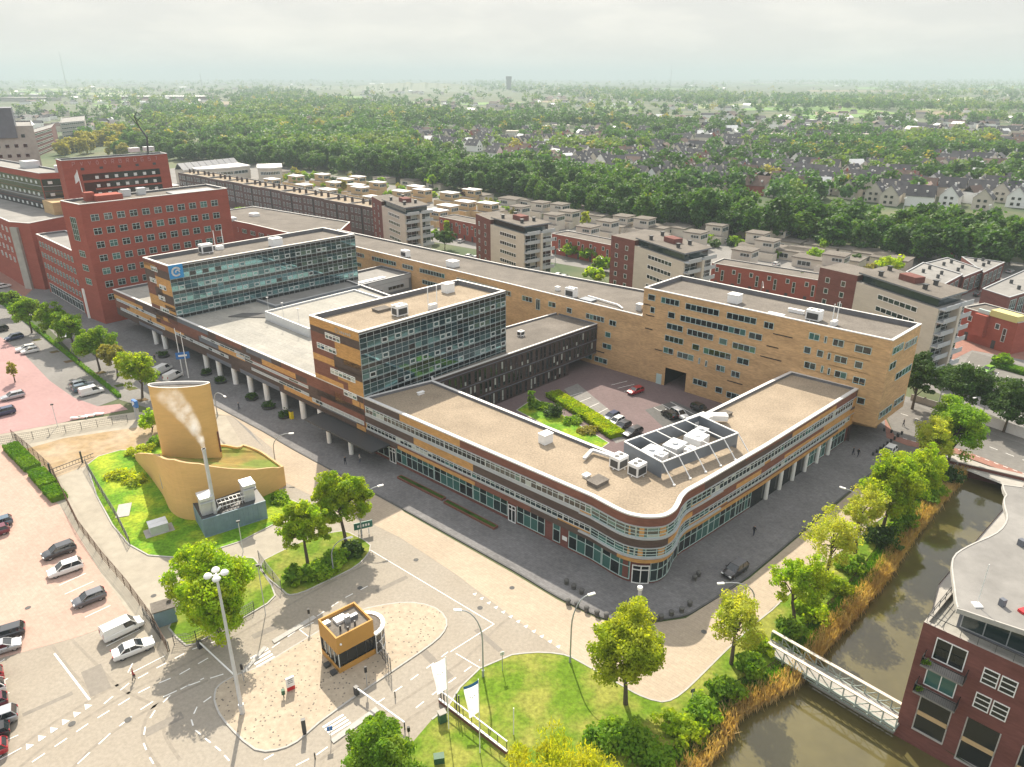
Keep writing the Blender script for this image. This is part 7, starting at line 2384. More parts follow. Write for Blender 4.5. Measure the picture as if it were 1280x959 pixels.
# open roof plant enclosure with raking struts
e0, e1 = Vector(at(779, 571, zr)), Vector(at(826, 598, zr))
ed = (e1 - e0).normalized(); en = Vector((-ed.y, ed.x))
EL_ = 17.0
ez0, ez1 = zr, zr + 2.6
encl = thing('plant_enclosure', 'open topped slate enclosure with white raking struts on the low wing roof', 'plant enclosure', (*e0.lerp(e1, .5), zr))
ep_ = [e0, e1, e1 + en * EL_, e0 + en * EL_]
for i in range(4):
    f = Face(tuple(ep_[i]), tuple(ep_[(i + 1) % 4]))
    b = MB(); f.beam(b, 0.0, f.L, ez0 + (.7 if i == 1 else 0), ez1, -.1, 0.0, 0)
    f.beam(b, 0, f.L, ez1, ez1 + .14, -.16, .06, 1)
    b.build('screen', ['slate_panel', 'white_paint'], encl)
ew = (e1 - e0).length
for k in range(6):
    t_ = EL_ * (k + .02) / 5.05
    a, c = e0 + en * t_, e1 + en * t_
    b = MB()
    b.bar((*a, ez1 + .07), (*c, ez1 + .07), .12)
    ft_ = c + ed * 2.6
    b.bar((*c, ez1 + .05), (*ft_, zr + .15), .12)
    b.box((*ft_, zr), (.35, .35, .2))
    b.build('strut', ['white_paint'], encl)
for s_, t_, d, m_ in ((.35, 3.2, (2.6, 3.6, 1.5), 'pale_metal'), (.62, 3.0, (1.6, 1.8, 1.9), 'white_paint'), (.45, 7.5, (2.6, 3.4, 1.7), 'pale_metal'), (.5, 12.0, (3.0, 3.0, 2.0), 'white_paint'), (.72, 8.6, (1.2, 2.0, 1.5), 'white_paint'), (.3, 15.0, (1.8, 2.0, 1.6), 'pale_metal')):
    q = e0 + ed * ew * s_ + en * t_
    b = MB(); b.box((*q, zr), d, R(-42)); b.lathe((q.x, q.y, zr + d[2]), [(.5, 0), (.5, .25), (0, .3)], 10); b.build('plant_machine', [m_], encl)
# nearer glass block roof
z2 = 23.1
ac_unit('white multi fan unit in the middle of the nearer glass block roof', (500, 394), z2, (2.6, 2.0, 2.0), R(45), 3)
roof_box('white cube at the far end of the nearer glass block roof', (560, 365), z2, (2.2, 1.9, 1.9), R(45))
roof_box('dark hatch beside the fan unit on the nearer glass block roof', (477, 388), z2, (3.0, 2.2, .4), R(45), 'gravel_grey')
def mast_pair(label, px, z, h=4.0):
    p = at(*px, z)
    o = thing('antenna_pair', label, 'antenna', (*p, z), 'antenna pairs')
    b = MB(); b.box((*p, z), (1.8, .9, 1.0), R(45)); b.build('base_cabinet', ['white_paint'], o)
    for k in (-1, 1):
        b = MB(); b.tube([(p[0] + k * .8, p[1] + k * .8, z), (p[0] + k * .8, p[1] + k * .8, z + h)], .09, 6); b.build('antenna', ['white_paint'], o)
mast_pair('two thin antennas at the glass edge of the nearer block', (541, 386), z2, 4.6)
# farther glass block roof
z3 = 23.2
ac_unit('white fan unit on the farther glass block roof', (258, 316), z3, (3.0, 2.2, 2.2), R(45), 2)
mast_pair('white antenna pair on the farther glass block roof', (275, 312), z3, 5.2)
roof_box('white box at the middle of the farther glass block roof', (345, 307), z3, (3.0, 2.4, 2.0), R(45))
# back wing roof
z4 = ZE - .4
ac_unit('fan unit on the back wing roof at the left', (507, 321), z4, (2.6, 1.8, 1.9), R(-43), 2)
roof_box('white box on the back wing roof between the towers', (566, 333), z4, (3.0, 2.6, 1.6), R(-43))
ac_unit('black and white fan unit on the back wing roof above the courtyard', (714, 371), z4, (2.8, 1.8, 2.2), R(-43), 3)
roof_box('dark hatch right of the black and white fan unit', (735, 376), z4, (3.4, 2.4, .35), R(-43), 'slate_panel')
roof_box('white box against the tall tan block', (800, 388), z4, (1.6, 1.4, 1.5), R(-43), 'pale_metal')
roof_box('small white vent cap on the back wing roof', (697, 363), z4, (1.0, 1.0, .9), R(-43))
q = [(*at(735, 372, z4), z4 + .4), (*at(772, 383, z4), z4 + .4), (*at(778, 387, z4), z4 + .3)]
o = thing('air_duct', 'thin white duct on the back wing roof', 'duct', q[0], None)
b = MB(); b.bar(q[0], q[1], .35, .3); b.bar(q[1], q[2], .35, .3); b.build('duct_body', ['white_paint'], o)
# tall block roof
z5 = ZD - .9
roof_box('white box on the tall tan block roof', (918, 378), z5, (2.4, 2.2, 1.8), R(-43))
ac_unit('big white fan unit on the tall tan block roof', (1017, 400), z5, (2.8, 2.0, 2.0), R(-43), 2)
mast_pair('two slanting white antennas on the tall tan block roof', (1042, 407), z5, 4.6)
roof_box('row of low white vents on the tall tan block roof', (970, 396), z5, (3.2, .8, .6), R(-43))
roof_box('white duct elbow beside the big fan unit', (995, 391), z5, (3.2, .7, .6), R(-43))
# courtyard wing and link roofs
ac_unit('small fan unit on the courtyard wing roof', (651, 420), ZF - .3, (1.4, 1.2, 1.1), R(48), 1)
roof_box('long white rooflight on the slate grey link', (465, 352), 10.95, (9, 1.6, .5), R(48))
roof_box('white dome on the red light well wing roof', (318, 270), 13.9, (3.4, 3.0, 1.0), R(-42))
roof_box('pair of grey boxes on the red light well wing roof', (291, 276), 13.9, (3.0, 2.0, 1.2), R(-42), 'pale_metal')
for i, (x, y, lab) in enumerate(((168, 190, 'white roof box left on the red slab'), (186, 188.5, 'white dome box right on the red slab'))):
    roof_box(lab, (x, y), Z2 - .5, (3.5, 2.5, 1.4), R(45), 'pale_metal')
for i, (x, y, lab) in enumerate(((158, 245, 'grey white box on the tall red block roof, left'), (177, 243, 'grey white box on the tall red block roof, right'), (139, 248, 'dark low box on the tall red block roof'))):
    roof_box(lab, (x, y), Z1 - .5, (2.2, 1.8, 1.8 if i < 2 else 1.0), R(45), 'pale_metal' if i < 2 else 'panel_dark')
pq = at(105, 246, Z1)
o = thing('flag_pole', 'tall flagpole with a limp pale flag before the red slab', 'flagpole', (pq[0], pq[1], Z1 - .5))
b = MB(); b.tube([(pq[0], pq[1], Z1 - .5), (pq[0] - .4, pq[1], Z1 + 7.5)], [.12, .06], 6); b.build('pole', ['white_paint'], o)
b = MB(); b.face([(pq[0] - .4, pq[1], Z1 + 7.2), (pq[0] - 1.3, pq[1] - .3, Z1 + 5.8), (pq[0] - 1.4, pq[1] - .3, Z1 + 3.6), (pq[0] - .3, pq[1], Z1 + 4.6)], 0)
fo_ = b.build('flag_cloth', ['pale_metal'], o); so_ = fo_.modifiers.new('thickness', 'SOLIDIFY'); so_.thickness = .03

# ------------------------------------------------------------------ brick apartment house on the right
za, zt = ZW - .4, 14.0
A0 = Vector((42.6, 60.3)); fd = Vector((.705, -.709)).normalized(); sd = Vector((.737, .676)).normalized()
apt = thing('apartment_house', 'plum brick canal house with balconies and big curved roof, right edge', 'apartment building', (52, 62, 0))
ap = [tuple(A0), tuple(A0 + fd * 26), tuple(A0 + fd * 26 + sd * 22), tuple(A0 + sd * 22)]
AF, AS = Face(ap[0], ap[1]), Face(ap[3], ap[0])
b = MB(); b.wall(ap, za, zt, 0); b.build('wall', ['plum_brick'], apt)
b = MB(); ai = inset(ap, .35); b.poly(ap, zt, 0, [ai]); b.wall(ai, zt - .5, zt, 0, flip=True); b.build('parapet', ['concrete'], apt)
b = MB(); b.poly(ai, zt - .45, 0); b.build('terrace', ['membrane'], apt)
f = Face(tuple(A0 + sd * 21.8 - fd * .0), tuple(A0))
b = MB(); fs = Face(tuple(A0 + sd * 21 + fd * .2), tuple(A0 + sd * .2 + fd * .2))
for z in (.45, .95): fs.beam(b, 0, fs.L, zt + z - .03, zt + z + .03, -.03, .03)
for k in range(12): fs.beam(b, fs.L * k / 12, fs.L * k / 12 + .06, zt, zt + 1.0, -.03, .03)
ff2 = Face(tuple(A0 + sd * .2 + fd * .2), tuple(A0 + fd * 25))
ff2.beam(b, 0, ff2.L, zt + .92, zt + .98, -.03, .03)
for k in range(16): ff2.beam(b, ff2.L * k / 16, ff2.L * k / 16 + .04, zt, zt + .95, -.03, .03)
b.build('terrace_railing', ['dark_metal'], apt)
rp = [(49.0, 55.4), (44.8, 58.3), (44.45, 58.8), (45.9, 62.0), (48.4, 66.8), (51.5, 69.2), (56.3, 71.8), (59.3, 74.7), (61.0, 78), (62.6, 80.1), (66, 82), (84, 66), (62, 42)]
rps = smooth_path(rp + [rp[0]], 3)[:-1]
rps = ccw(rps)
zz = 16.7
b = MB(); b.wall(rps, zz - .1, zz + .45, 0); b.poly(rps, zz - .1, 0, down=True); b.poly(rps, zz + .45, 0, [inset(rps, .16)]); b.build('roof_edge', ['kerb'], apt)
b = MB(); b.poly(inset(rps, .16), zz + .4, 0); b.build('roof', ['membrane_grey'], apt)
up = [tuple(A0 + fd * 2.4 + sd * 2.2), tuple(A0 + fd * 25 + sd * 2.6), tuple(A0 + fd * 25 + sd * 20), tuple(A0 + fd * 3.0 + sd * 20)]
b = MB(); b.wall(up, zt - .5, zz - .1, 0); b.build('penthouse_wall', ['panel_dark'], apt)
uf = Face(up[0], up[1])
b = MB(); uf.window(b, .3, 6.5, zt - .2, zz - .35, 3, 0, (1, 2, 1), .1, off=.02); b.build('penthouse_window', ['grey_metal', 'glass', 'glass_dark'], apt)
b = MB(); uf.window(b, 8, 22, zt - .2, zz - .35, 7, 0, (1, 2, 1), .1, off=.02); b.build('penthouse_window', ['grey_metal', 'glass', 'glass_dark'], apt)
def rect(x0, y0, x1, y1):                                # wall rectangle from two opposite corners seen in the frame
    s0_, z1_ = hit(AF, x0, y0); s1_, z0_ = hit(AF, x1, y1)
    return min(s0_, s1_), max(s0_, s1_), min(z0_, z1_), max(z0_, z1_)
for (s0_, s1_, z0_, z1_, n_, fm) in ((1.5, 4.4, 10.3, 13.0, 2, 'white_paint'), (1.4, 4.3, 6.7, 9.6, 2, 'white_paint')):
    b = MB(); AF.window(b, s0_, s1_, z0_, z1_, n_, 0, (1, 2) if z0_ > 8 else (3, 3), .1, off=.02); b.build('balcony_door', [fm, 'glass_dark', 'glass', 'glass_teal'], apt)
for z in (9.9, 6.3):
    b = MB(); AF.beam(b, .9, 4.9, z - .2, z, 0, 1.4, 0); b.build('balcony_slab', ['membrane_grey'], apt)
    b = MB()
    AF.beam(b, .9, 4.9, z + .95, z + 1.02, 1.34, 1.4); AF.beam(b, .9, .96, z + .95, z + 1.02, 0, 1.4); AF.beam(b, 4.84, 4.9, z + .95, z + 1.02, 0, 1.4)
    for k in range(22): AF.beam(b, .9 + k * .188, .92 + k * .188, z, z + .97, 1.36, 1.39)
    AF.beam(b, .9, .94, z, z + .97, .2, 1.4); AF.beam(b, 4.86, 4.9, z, z + .97, .2, 1.4)
    b.build('balcony_railing', ['black'], apt)
for s0_ in (6.0, 11.2, 15.6):
    for z0_ in (10.2, 7.0):
        for k in (0, 1.55):
            b = MB(); AF.window(b, s0_ + k, s0_ + k + 1.4, z0_, z0_ + 1.9, 1, 0, (1,), .1, (.33, .66), off=.02); b.build('window', ['white_paint', 'glass_dark'], apt)
for s0_, s1_, z0_, z1_ in ((1.5, 4.6, 0.6, 5.2), (5.9, 9.0, -.2, 5.4), (10.8, 13.6, -.2, 5.4)):
    b = MB()
    AF.patch(b, s0_, s1_, z0_, z1_, 0, .02); AF.beam(b, s0_, s1_, z0_ - .15, z0_, 0, .2, 1)
    AF.beam(b, s0_, s0_ + .12, z0_, z1_, 0, .1, 1); AF.beam(b, s1_ - .12, s1_, z0_, z1_, 0, .1, 1); AF.beam(b, s0_, s1_, (z0_ + z1_) / 2 - .3, (z0_ + z1_) / 2 + .25, .02, .1, 2)
    b.build('loggia', ['glass_dark', 'kerb', 'house_tan'], apt)
for z in (9.9, 6.3):
    sh = shrub('', (0, 0), .45, .6, 'leaf_mid', 470 + int(z), 0, None, 150, 'balcony_plant', .12, world=(0, 0))
    q = AF.xy(1.3, .9); sh.parent = apt; sh.location = (q.x - 52, q.y - 62, z)
    for k_ in ('label', 'category'):
        if k_ in sh: del sh[k_]
for i, (x, y, lab) in enumerate(((1221, 742, 'thin white mast on the curved roof of the canal house'),)):
    p = at(x, 757, zz + .4)
    o = thing('roof_mast', lab, 'mast', (*p, zz + .4))
    b = MB(); b.tube([(*p, zz + .4), (*p, zz + 5.4)], .05, 6); b.build('pole', ['white_paint'], o)
    b = MB(); b.box((*p, zz + .4), (.8, .8, .15)); b.build('foot', ['white_paint'], o)
for i, (x, y, d, m_, lab) in enumerate(((1252, 757, (.5, .5, .8), 'panel_dark', 'small dark vent on the curved roof'), (1279, 765, (.9, .6, .3), 'red_paint', 'red box on the curved roof at the frame edge'), (1276, 682, (.6, .6, .8), 'panel_dark', 'dark vent on the curved roof far side'))):
    roof_box(lab, (x, y), zz + .4, d, R(20), m_, cap=False)

# ------------------------------------------------------------------ vehicles
mat('tyre', (0.02, 0.02, 0.021), 0.85); mat('rim', (0.38, 0.39, 0.4), 0.35, metal=.7)
mat('car_glass', (0.015, 0.02, 0.024), 0.05, spec=.9); mat('lens', (0.7, 0.72, 0.72), 0.15); mat('tail_red', (0.35, 0.012, 0.015), 0.3)
PAINT = {}
for nm, col, met in (('white', (.72, .72, .71), 0), ('silver', (.42, .43, .45), .5), ('grey', (.13, .135, .15), .4), ('dark_grey', (.055, .058, .065), .4), ('black', (.012, .012, .014), .2), ('navy', (.02, .035, .09), .3), ('red', (.36, .012, .025), .1), ('wine', (.13, .01, .03), .2), ('pale_blue', (.3, .42, .52), .3), ('green', (.2, .42, .04), .1), ('steel_blue', (.09, .14, .19), .4)):
    PAINT[nm] = mat('car_paint_' + nm, col, .28, metal=met, spec=.6)
    PAINT[nm].node_tree.nodes['Principled BSDF'].inputs['Coat Weight'].default_value = .6
def car_proto(kind):
    L, W_, Hh = {'hatch': (4.1, 1.75, 1.48), 'sedan': (4.8, 1.85, 1.44), 'suv': (4.5, 1.84, 1.66), 'van': (4.9, 1.9, 1.9), 'wagon': (4.7, 1.82, 1.5)}[kind]
    root = thing('parked_car', '', 'car', (0, 0, 0))
    # side profile stations: x (from the rear), underside, belt height, half width
    if kind == 'van':
        st = [(-.5, .42, 1.05, .86), (-.485, .28, 1.1, .93), (-.2, .24, 1.1, .95), (.2, .24, 1.08, .95), (.32, .25, 1.02, .94), (.42, .26, .92, .92), (.48, .3, .75, .86), (.5, .42, .62, .78)]
        gh = [(-.49, -.475), (.2, .335)]
    elif kind == 'sedan':
        st = [(-.5, .45, .8, .82), (-.48, .3, .98, .9), (-.3, .22, 1.0, .95), (0, .22, .96, .95), (.2, .22, .93, .95), (.36, .24, .84, .93), (.47, .28, .68, .86), (.5, .42, .58, .76)]
        gh = [(-.34, -.2), (.06, .23)]
    else:
        k = 1.06 if kind == 'suv' else 1.0
        st = [(-.5, .45, .8 * k, .82), (-.485, .3, .98 * k, .9), (-.3, .22 * k, 1.0 * k, .95), (0, .22 * k, .98 * k, .95), (.2, .22 * k, .96 * k, .95), (.36, .24, .9 * k, .93), (.47, .28, .74 * k, .86), (.5, .42, .62, .76)]
        gh = [(-.488, -.4), (.06, .25)] if kind != 'wagon' else [(-.485, -.41), (.04, .22)]
    b = MB()
    rings = []
    for xf, zb, zt_, hw in st:
        x_ = xf * L; h2 = hw * W_ / 1.9
        rings.append([(x_, -h2 * .9, zb), (x_, -h2, zb + .18), (x_, -h2, zt_ - .16), (x_, -h2 * .9, zt_ - .02), (x_, -h2 * .45, zt_ + .015), (x_, h2 * .45, zt_ + .015), (x_, h2 * .9, zt_ - .02), (x_, h2, zt_ - .16), (x_, h2, zb + .18), (x_, h2 * .9, zb)])
    for A, B in zip(rings, rings[1:]):
        for k in range(9):
            b.face([A[k + 1], A[k], B[k], B[k + 1]], 0)
        b.face([A[0], A[9], B[9], B[0]], 1)
    b.face(rings[0], 0); b.face(rings[-1][::-1], 0)
    b.build('body', ['car_paint_white', 'black'], root, smooth=False)
    zb = {'van': 1.06, 'sedan': .95}.get(kind, .97 * (1.06 if kind == 'suv' else 1))
    wl, wr_ = W_ * .465, W_ * .385
    if kind == 'van': wr_ = W_ * .43
    xb0, xr0 = gh[0][0] * L, gh[0][1] * L
    xr1, xb1 = gh[1][0] * L, gh[1][1] * L
    lo = [(xb0, -wl, zb), (xb1, -wl * .96, zb - .02), (xb1, wl * .96, zb - .02), (xb0, wl, zb)]
    hi = [(xr0, -wr_, Hh - .05), (xr1, -wr_, Hh - .05), (xr1, wr_, Hh - .05), (xr0, wr_, Hh - .05)]
    g_ = MB(); pm = MB()
    for i in range(4):
        j = (i + 1) % 4
        g_.face([lo[i], lo[j], hi[j], hi[i]], 0)
    rf = [(xr0 + .02, -wr_ * .96, Hh), (xr1 - .02, -wr_ * .96, Hh), (xr1 - .02, wr_ * .96, Hh), (xr0 + .02, wr_ * .96, Hh)]
    for i in range(4):
        j = (i + 1) % 4
        pm.face([hi[i], hi[j], rf[j], rf[i]], 0)
    pm.face(rf, 0)
    for i in range(4):
        pm.bar(lo[i], hi[i], .08, .09)
    for sy in (-1, 1):                                   # door pillar
        for t_ in ((.42,) if kind != 'van' else ()):
            a, c = Vector(lo[0 if sy < 0 else 3]).lerp(Vector(lo[1 if sy < 0 else 2]), t_ + .04), Vector(hi[0 if sy < 0 else 3]).lerp(Vector(hi[1 if sy < 0 else 2]), t_)
            pm.bar(tuple(a), tuple(c), .08, .05)
    if kind == 'van':
        for sy in (-1, 1):
            a0, a1 = Vector(lo[0 if sy < 0 else 3]), Vector(lo[1 if sy < 0 else 2]); c0, c1 = Vector(hi[0 if sy < 0 else 3]), Vector(hi[1 if sy < 0 else 2])
            q = [a0, a0.lerp(a1, .64), c0.lerp(c1, .7), c0]
            q = [v_ + Vector((0, sy * .03, 0)) for v_ in q]
            pm.face([tuple(v_) for v_ in (q if sy < 0 else q[::-1])], 0)
        q = [Vector(v_) + Vector((-.03, 0, 0)) for v_ in (lo[3], lo[0], hi[0], hi[3])]
        pm.face([tuple(v_) for v_ in q], 0)
    g_.build('windows', ['car_glass'], root)
    pm.build('roof', ['car_paint_white'], root)
    rw = {'suv': .36, 'van': .33}.get(kind, .32)
    for sx in (-.29, .3):
        for sy in (-1, 1):
            b = MB()
            y_ = sy * W_ * .47
            b.tube([(sx * L, y_ - sy * .2, rw), (sx * L, y_, rw)], rw, 14)
            w_ = b.build('wheel', ['tyre'], root)
            b = MB(); b.tube([(sx * L, y_ - sy * .02, rw), (sx * L, y_ + sy * .015, rw)], rw * .62, 12); b.build('rim', ['rim'], w_, world=False)
    for sy in (-1, 1):
        b = MB(); b.box((L * .478, sy * W_ * .35, .62), (.16, .36, .16)); b.build('headlight', ['lens'], root)
        b = MB(); b.box((-L * .492, sy * W_ * .38, .78 if kind != 'van' else .9), (.1, .2, .26 if kind != 'van' else .5)); b.build('taillight', ['tail_red'], root)
        b = MB(); b.box((xb1 - .35, sy * (wl + .12), zb), (.14, .2, .14)); b.build('wing_mirror', ['black'], root)
    return root
PRO, PU = {}, {}
def car(kind, paint, rear, front, label, z=0.02, group=None):
    if kind not in PRO:
        PRO[kind] = car_proto(kind); PU[kind] = False
    o = PRO[kind] if not PU[kind] else copy_tree(PRO[kind])
    PU[kind] = True
    a, c = Vector(at(*rear, z)), Vector(at(*front, z))
    m = (a + c) / 2
    o.location = (m.x, m.y, z)
    o.rotation_euler.z = math.atan2(c.y - a.y, c.x - a.x)
    o['label'] = label
    if group: o['group'] = group
    for ch in KIDS.get(o.name, []):
        if ch.name.split('.')[0] in ('body', 'roof'):
            ch.material_slots[0].link = 'OBJECT'
            ch.material_slots[0].material = PAINT[paint]
    return o
GC1, GC2, GC3, GC4 = 'cars in the pink car park', 'cars in the rose car park', 'cars in the courtyard', 'cars on the streets behind'
car('suv', 'dark_grey', (91, 687), (58, 699), 'dark grey car parked topmost along the car park fence', group=GC1)
car('suv', 'white', (100, 709), (65, 721), 'white car with black windows second along the car park fence', group=GC1)
car('hatch', 'grey', (128, 746), (97, 758), 'grey hatchback alone between empty bays at the fence', group=GC1)
car('van', 'white', (134, 800), (174, 781), 'white delivery van beside the silver white saloon', group=GC1)
car('sedan', 'white', (145, 824), (190, 806), 'long white saloon nearest the car park exit', group=GC1)
car('wagon', 'dark_grey', (26, 791), (-14, 803), 'dark estate car at the left edge above a silver one', group=GC1)
car('hatch', 'silver', (-16, 820), (25, 807), 'silver car nose out at the left edge', group=GC1)
car('hatch', 'steel_blue', (16, 653), (-20, 664), 'blue grey car peeping in at the left edge, upper', group=GC1)
car('hatch', 'wine', (11, 664), (-24, 675), 'dark wine car peeping in at the left edge, lower', group=GC1)
car('hatch', 'red', (1, 846), (-40, 862), 'red car barely in frame, topmost of the lower left row', group=GC1)
car('hatch', 'white', (3, 862), (-38, 878), 'white car barely in frame in the lower left row', group=GC1)
car('hatch', 'wine', (6, 880), (-36, 896), 'wine red car just above the silver off roader', group=GC1)
car('suv', 'silver', (17, 898), (-28, 914), 'silver off roader with white roof in the lower left row', group=GC1)
car('hatch', 'black', (9, 917), (-36, 934), 'black car between the silver off roader and the red car', group=GC1)
car('hatch', 'red', (6, 938), (-40, 956), 'bright red car lowest at the left edge', group=GC1)
car('wagon', 'silver', (29, 495), (4, 501), 'silver car on the small parking island', group=GC2)
car('suv', 'navy', (20, 515), (-10, 522), 'dark blue car on the small parking island at the frame edge', group=GC2)
car('suv', 'navy', (29, 422), (7, 427), 'dark car in the third bay from the left edge', group=GC2)
car('suv', 'black', (11, 412), (-12, 417), 'black car in the bay at the left edge', group=GC2)
car('wagon', 'white', (44, 436), (22, 440), 'white car with its twin right beside it', group=GC2)
car('hatch', 'white', (48, 439), (28, 443), 'white hatchback in front of the other white car', group=GC2)
car('suv', 'silver', (92, 486), (114, 480), 'pale car behind the blue grey one in the lower bays', group=GC2)
car('suv', 'steel_blue', (93, 491), (117, 485), 'blue grey car beside the white van', group=GC2)
car('van', 'white', (101, 496), (129, 489), 'white van at the end of the lower bays', group=GC2)
car('hatch', 'white', (-2, 361), (13, 358), 'white car on the red street at the left edge', group=GC4)
car('hatch', 'red', (802, 489), (786, 494), 'red car alone in the courtyard', .12, GC3)
car('hatch', 'navy', (772, 520), (756, 528), 'dark blue car first beside the courtyard hedge', .12, GC3)
car('hatch', 'white', (778, 526), (762, 534), 'white car second beside the courtyard hedge', .12, GC3)
car('hatch', 'black', (786, 532), (770, 540), 'black car third beside the courtyard hedge', .12, GC3)
car('wagon', 'dark_grey', (801, 539), (780, 548), 'dark grey estate last beside the courtyard hedge', .12, GC3)
car('hatch', 'black', (845, 526), (828, 516), 'black car left of the white one facing the roof plant', .12, GC3)
car('suv', 'white', (840, 516), (858, 526), 'white car in the right courtyard bays', .12, GC3)
car('suv', 'black', (866, 510), (884, 519), 'black off roader in the right courtyard bays', .12, GC3)
car('suv', 'black', (929, 709), (907, 724), 'black off roader at the kerb of the dark pavement', .02)
car('suv', 'white', (1116, 563), (1104, 574), 'white car waiting near the cross street bollards', .12)
car('hatch', 'green', (1239, 463), (1228, 467), 'light green car in the lot behind the hoarding', .04, GC4)
car('hatch', 'pale_blue', (1268, 434), (1256, 438), 'pale blue car before the red corner houses', .04, GC4)
car('van', 'white', (198, 468), (210, 462), 'white van left of the twin masts', .1, 'vans by the arcade')
car('van', 'white', (210, 477), (224, 470), 'white van next to the blue board', .1, 'vans by the arcade')
for i, (x, y, pn, lab) in enumerate(((586, 322, 'white', 'white car in the yard left of the second tower'), (595, 324, 'silver', 'silver car in the yard left of the second tower'), (576, 303, 'white', 'white car by the first red terrace'), (698, 346, 'white', 'white car behind the wing right of the second tower'), (706, 348, 'silver', 'silver car behind the wing right of the second tower'), (758, 335, 'white', 'white car by the third tower hedge'), (710, 292, 'white', 'white car on the terrace roof lane, left'), (725, 291, 'silver', 'silver car on the terrace roof lane, right'), (1134, 325, 'white', 'white van at the foot of the tree belt'), (970, 332, 'white', 'white camper between the beige cubes'), (897, 302, 'red', 'orange red car among the beige cubes'), (907, 302, 'white', 'white car among the beige cubes'), (1222, 370, 'dark_grey', 'dark car in the lane of the sheds'), (1262, 341, 'silver', 'silver car at the lane end of the sheds'))):
    car('hatch', pn, (x - 5, y + 2), (x + 5, y - 2), lab, .04, GC4)
# ------------------------------------------------------------------ people, bollards
pm_ = bpy.data.materials.new('person_dark'); MATS['person_dark'] = pm_
def person_mat(name, top, legs):
    m_ = bpy.data.materials.new(name); m_.use_nodes = True
    t = m_.node_tree; b_ = t.nodes['Principled BSDF']; b_.inputs['Roughness'].default_value = .8
    c = N(t, 'ShaderNodeTexCoord'); s = N(t, 'ShaderNodeSeparateXYZ'); r_ = N(t, 'ShaderNodeValToRGB')
    d = N(t, 'ShaderNodeMath', operation='DIVIDE'); d.inputs[1].default_value = 1.8
    t.links.new(c.outputs['Object'], s.inputs[0]); t.links.new(s.outputs['Z'], d.inputs[0]); t.links.new(d.outputs[0], r_.inputs[0]); t.links.new(r_.outputs[0], b_.inputs['Base Color'])
    r_.color_ramp.interpolation = 'CONSTANT'
    e = r_.color_ramp.elements
    e[0].position = 0; e[0].color = (.03, .03, .03, 1); e[1].position = .05; e[1].color = (*legs, 1)
    for p_, col in ((.5, top), (.84, (.45, .28, .2)), (.945, (.04, .025, .015))):
        n_ = e.new(p_); n_.color = (*col, 1)
    MATS[name] = m_
person_mat('clothes_black', (.02, .02, .025), (.03, .035, .06))
person_mat('clothes_light', (.4, .36, .33), (.05, .06, .1))
person_mat('clothes_red', (.3, .05, .05), (.03, .03, .04))
def person(label, px, m_, heading, z=.1, group=None):
    p = at(*px, z)
    me = bpy.data.meshes.new('person')
    V_ = [(0, 0, .95), (0, 0, 1.15), (.0, 0, 1.4), (.02, 0, 1.52), (.03, 0, 1.62), (.03, 0, 1.74),
          (.0, .1, .9), (.14, .1, .5), (.06, .1, .09), (.2, .1, .05), (.0, -.1, .9), (-.04, -.1, .5), (-.24, -.1, .12), (-.12, -.1, .06),
          (0, .2, 1.4), (-.06, .25, 1.12), (.06, .26, .88), (0, -.2, 1.4), (.1, -.25, 1.13), (.24, -.24, .92)]
    E_ = [(0, 1), (1, 2), (2, 3), (3, 4), (4, 5), (0, 6), (6, 7), (7, 8), (8, 9), (0, 10), (10, 11), (11, 12), (12, 13), (2, 14), (14, 15), (15, 16), (2, 17), (17, 18), (18, 19)]
    r_ = [.15, .14, .15, .06, .1, .09, .1, .075, .05, .045, .1, .075, .05, .045, .075, .055, .045, .075, .055, .045]
    me.from_pydata(V_, E_, [])
    me.materials.append(MATS[m_])
    o = bpy.data.objects.new('person', me); COL.objects.link(o)
    sk = o.modifiers.new('skin', 'SKIN')
    for i, q in enumerate(me.skin_vertices[0].data):
        q.radius = (r_[i] * (.8 if i in (0, 1, 2) else 1), r_[i]); q.use_root = (i == 0)
    o.modifiers.new('smooth', 'SUBSURF').levels = 1
    o.location = (p[0], p[1], z); o.rotation_euler.z = heading
    return tag(o, label, 'person', group)
person('person in dark clothes walking under the entrance canopy, left one', (432, 581), 'clothes_black', 2.4)
person('person in light top walking near the canopy column', (450, 578), 'clothes_light', .6)
person('person in black on the dark pavement before the right side', (942, 669), 'clothes_black', .7)
person('person in dark clothes by the arcade columns, left of two', (1066, 569), 'clothes_black', 2.2)
person('person in dark clothes by the arcade columns, right of two', (1072, 571), 'clothes_black', .4)
person('person with red top at the car park exit markings', (168, 850), 'clothes_red', .5, .02)
person('person in black under the arcade above the street', (299, 512), 'clothes_black', 3.6)
person('person among the west pavement trees', (100, 456), 'clothes_black', 1.0, .01)
person('dark figure near the cross street crossing', (1129, 533), 'clothes_black', 2.6)
person('person on the pavement beside the garden wall', (1155, 505), 'clothes_black', 1.2, .12)
person('person in black left of the last pavement tree', (194, 451), 'clothes_black', .9)
def bollard(px, group, label, h=.75, z=.1, m_='dark_metal', r_=.2):
    p = at(*px, z)
    b = MB(); b.lathe((*p, z), [(r_, 0), (r_, h * .6), (r_ * 1.25, h * .75), (r_, h * .95), (0, h)], 10)
    tag(b.build('bollard', [m_], None, smooth=True), label, 'bollard', group)
for x, y in ((710, 755), (721, 758), (733, 764), (746, 769), (758, 772), (771, 774), (815, 776), (826, 774), (839, 769), (852, 765), (862, 757), (708, 730), (717, 736), (727, 742), (868, 725), (873, 720)):
    bollard((x, y), 'stone bollards round the pavement point', 'squat dark stone bollard on the pavement point before the rounded corner', .8, .1, 'dark_asphalt', .32)
for i in range(9):
    t_ = i / 8
    bollard((1091 + 36 * t_, 569 - 26 * t_), 'small bollards by the cross street', 'small black bollard in the row beside the white car', .7, .12)
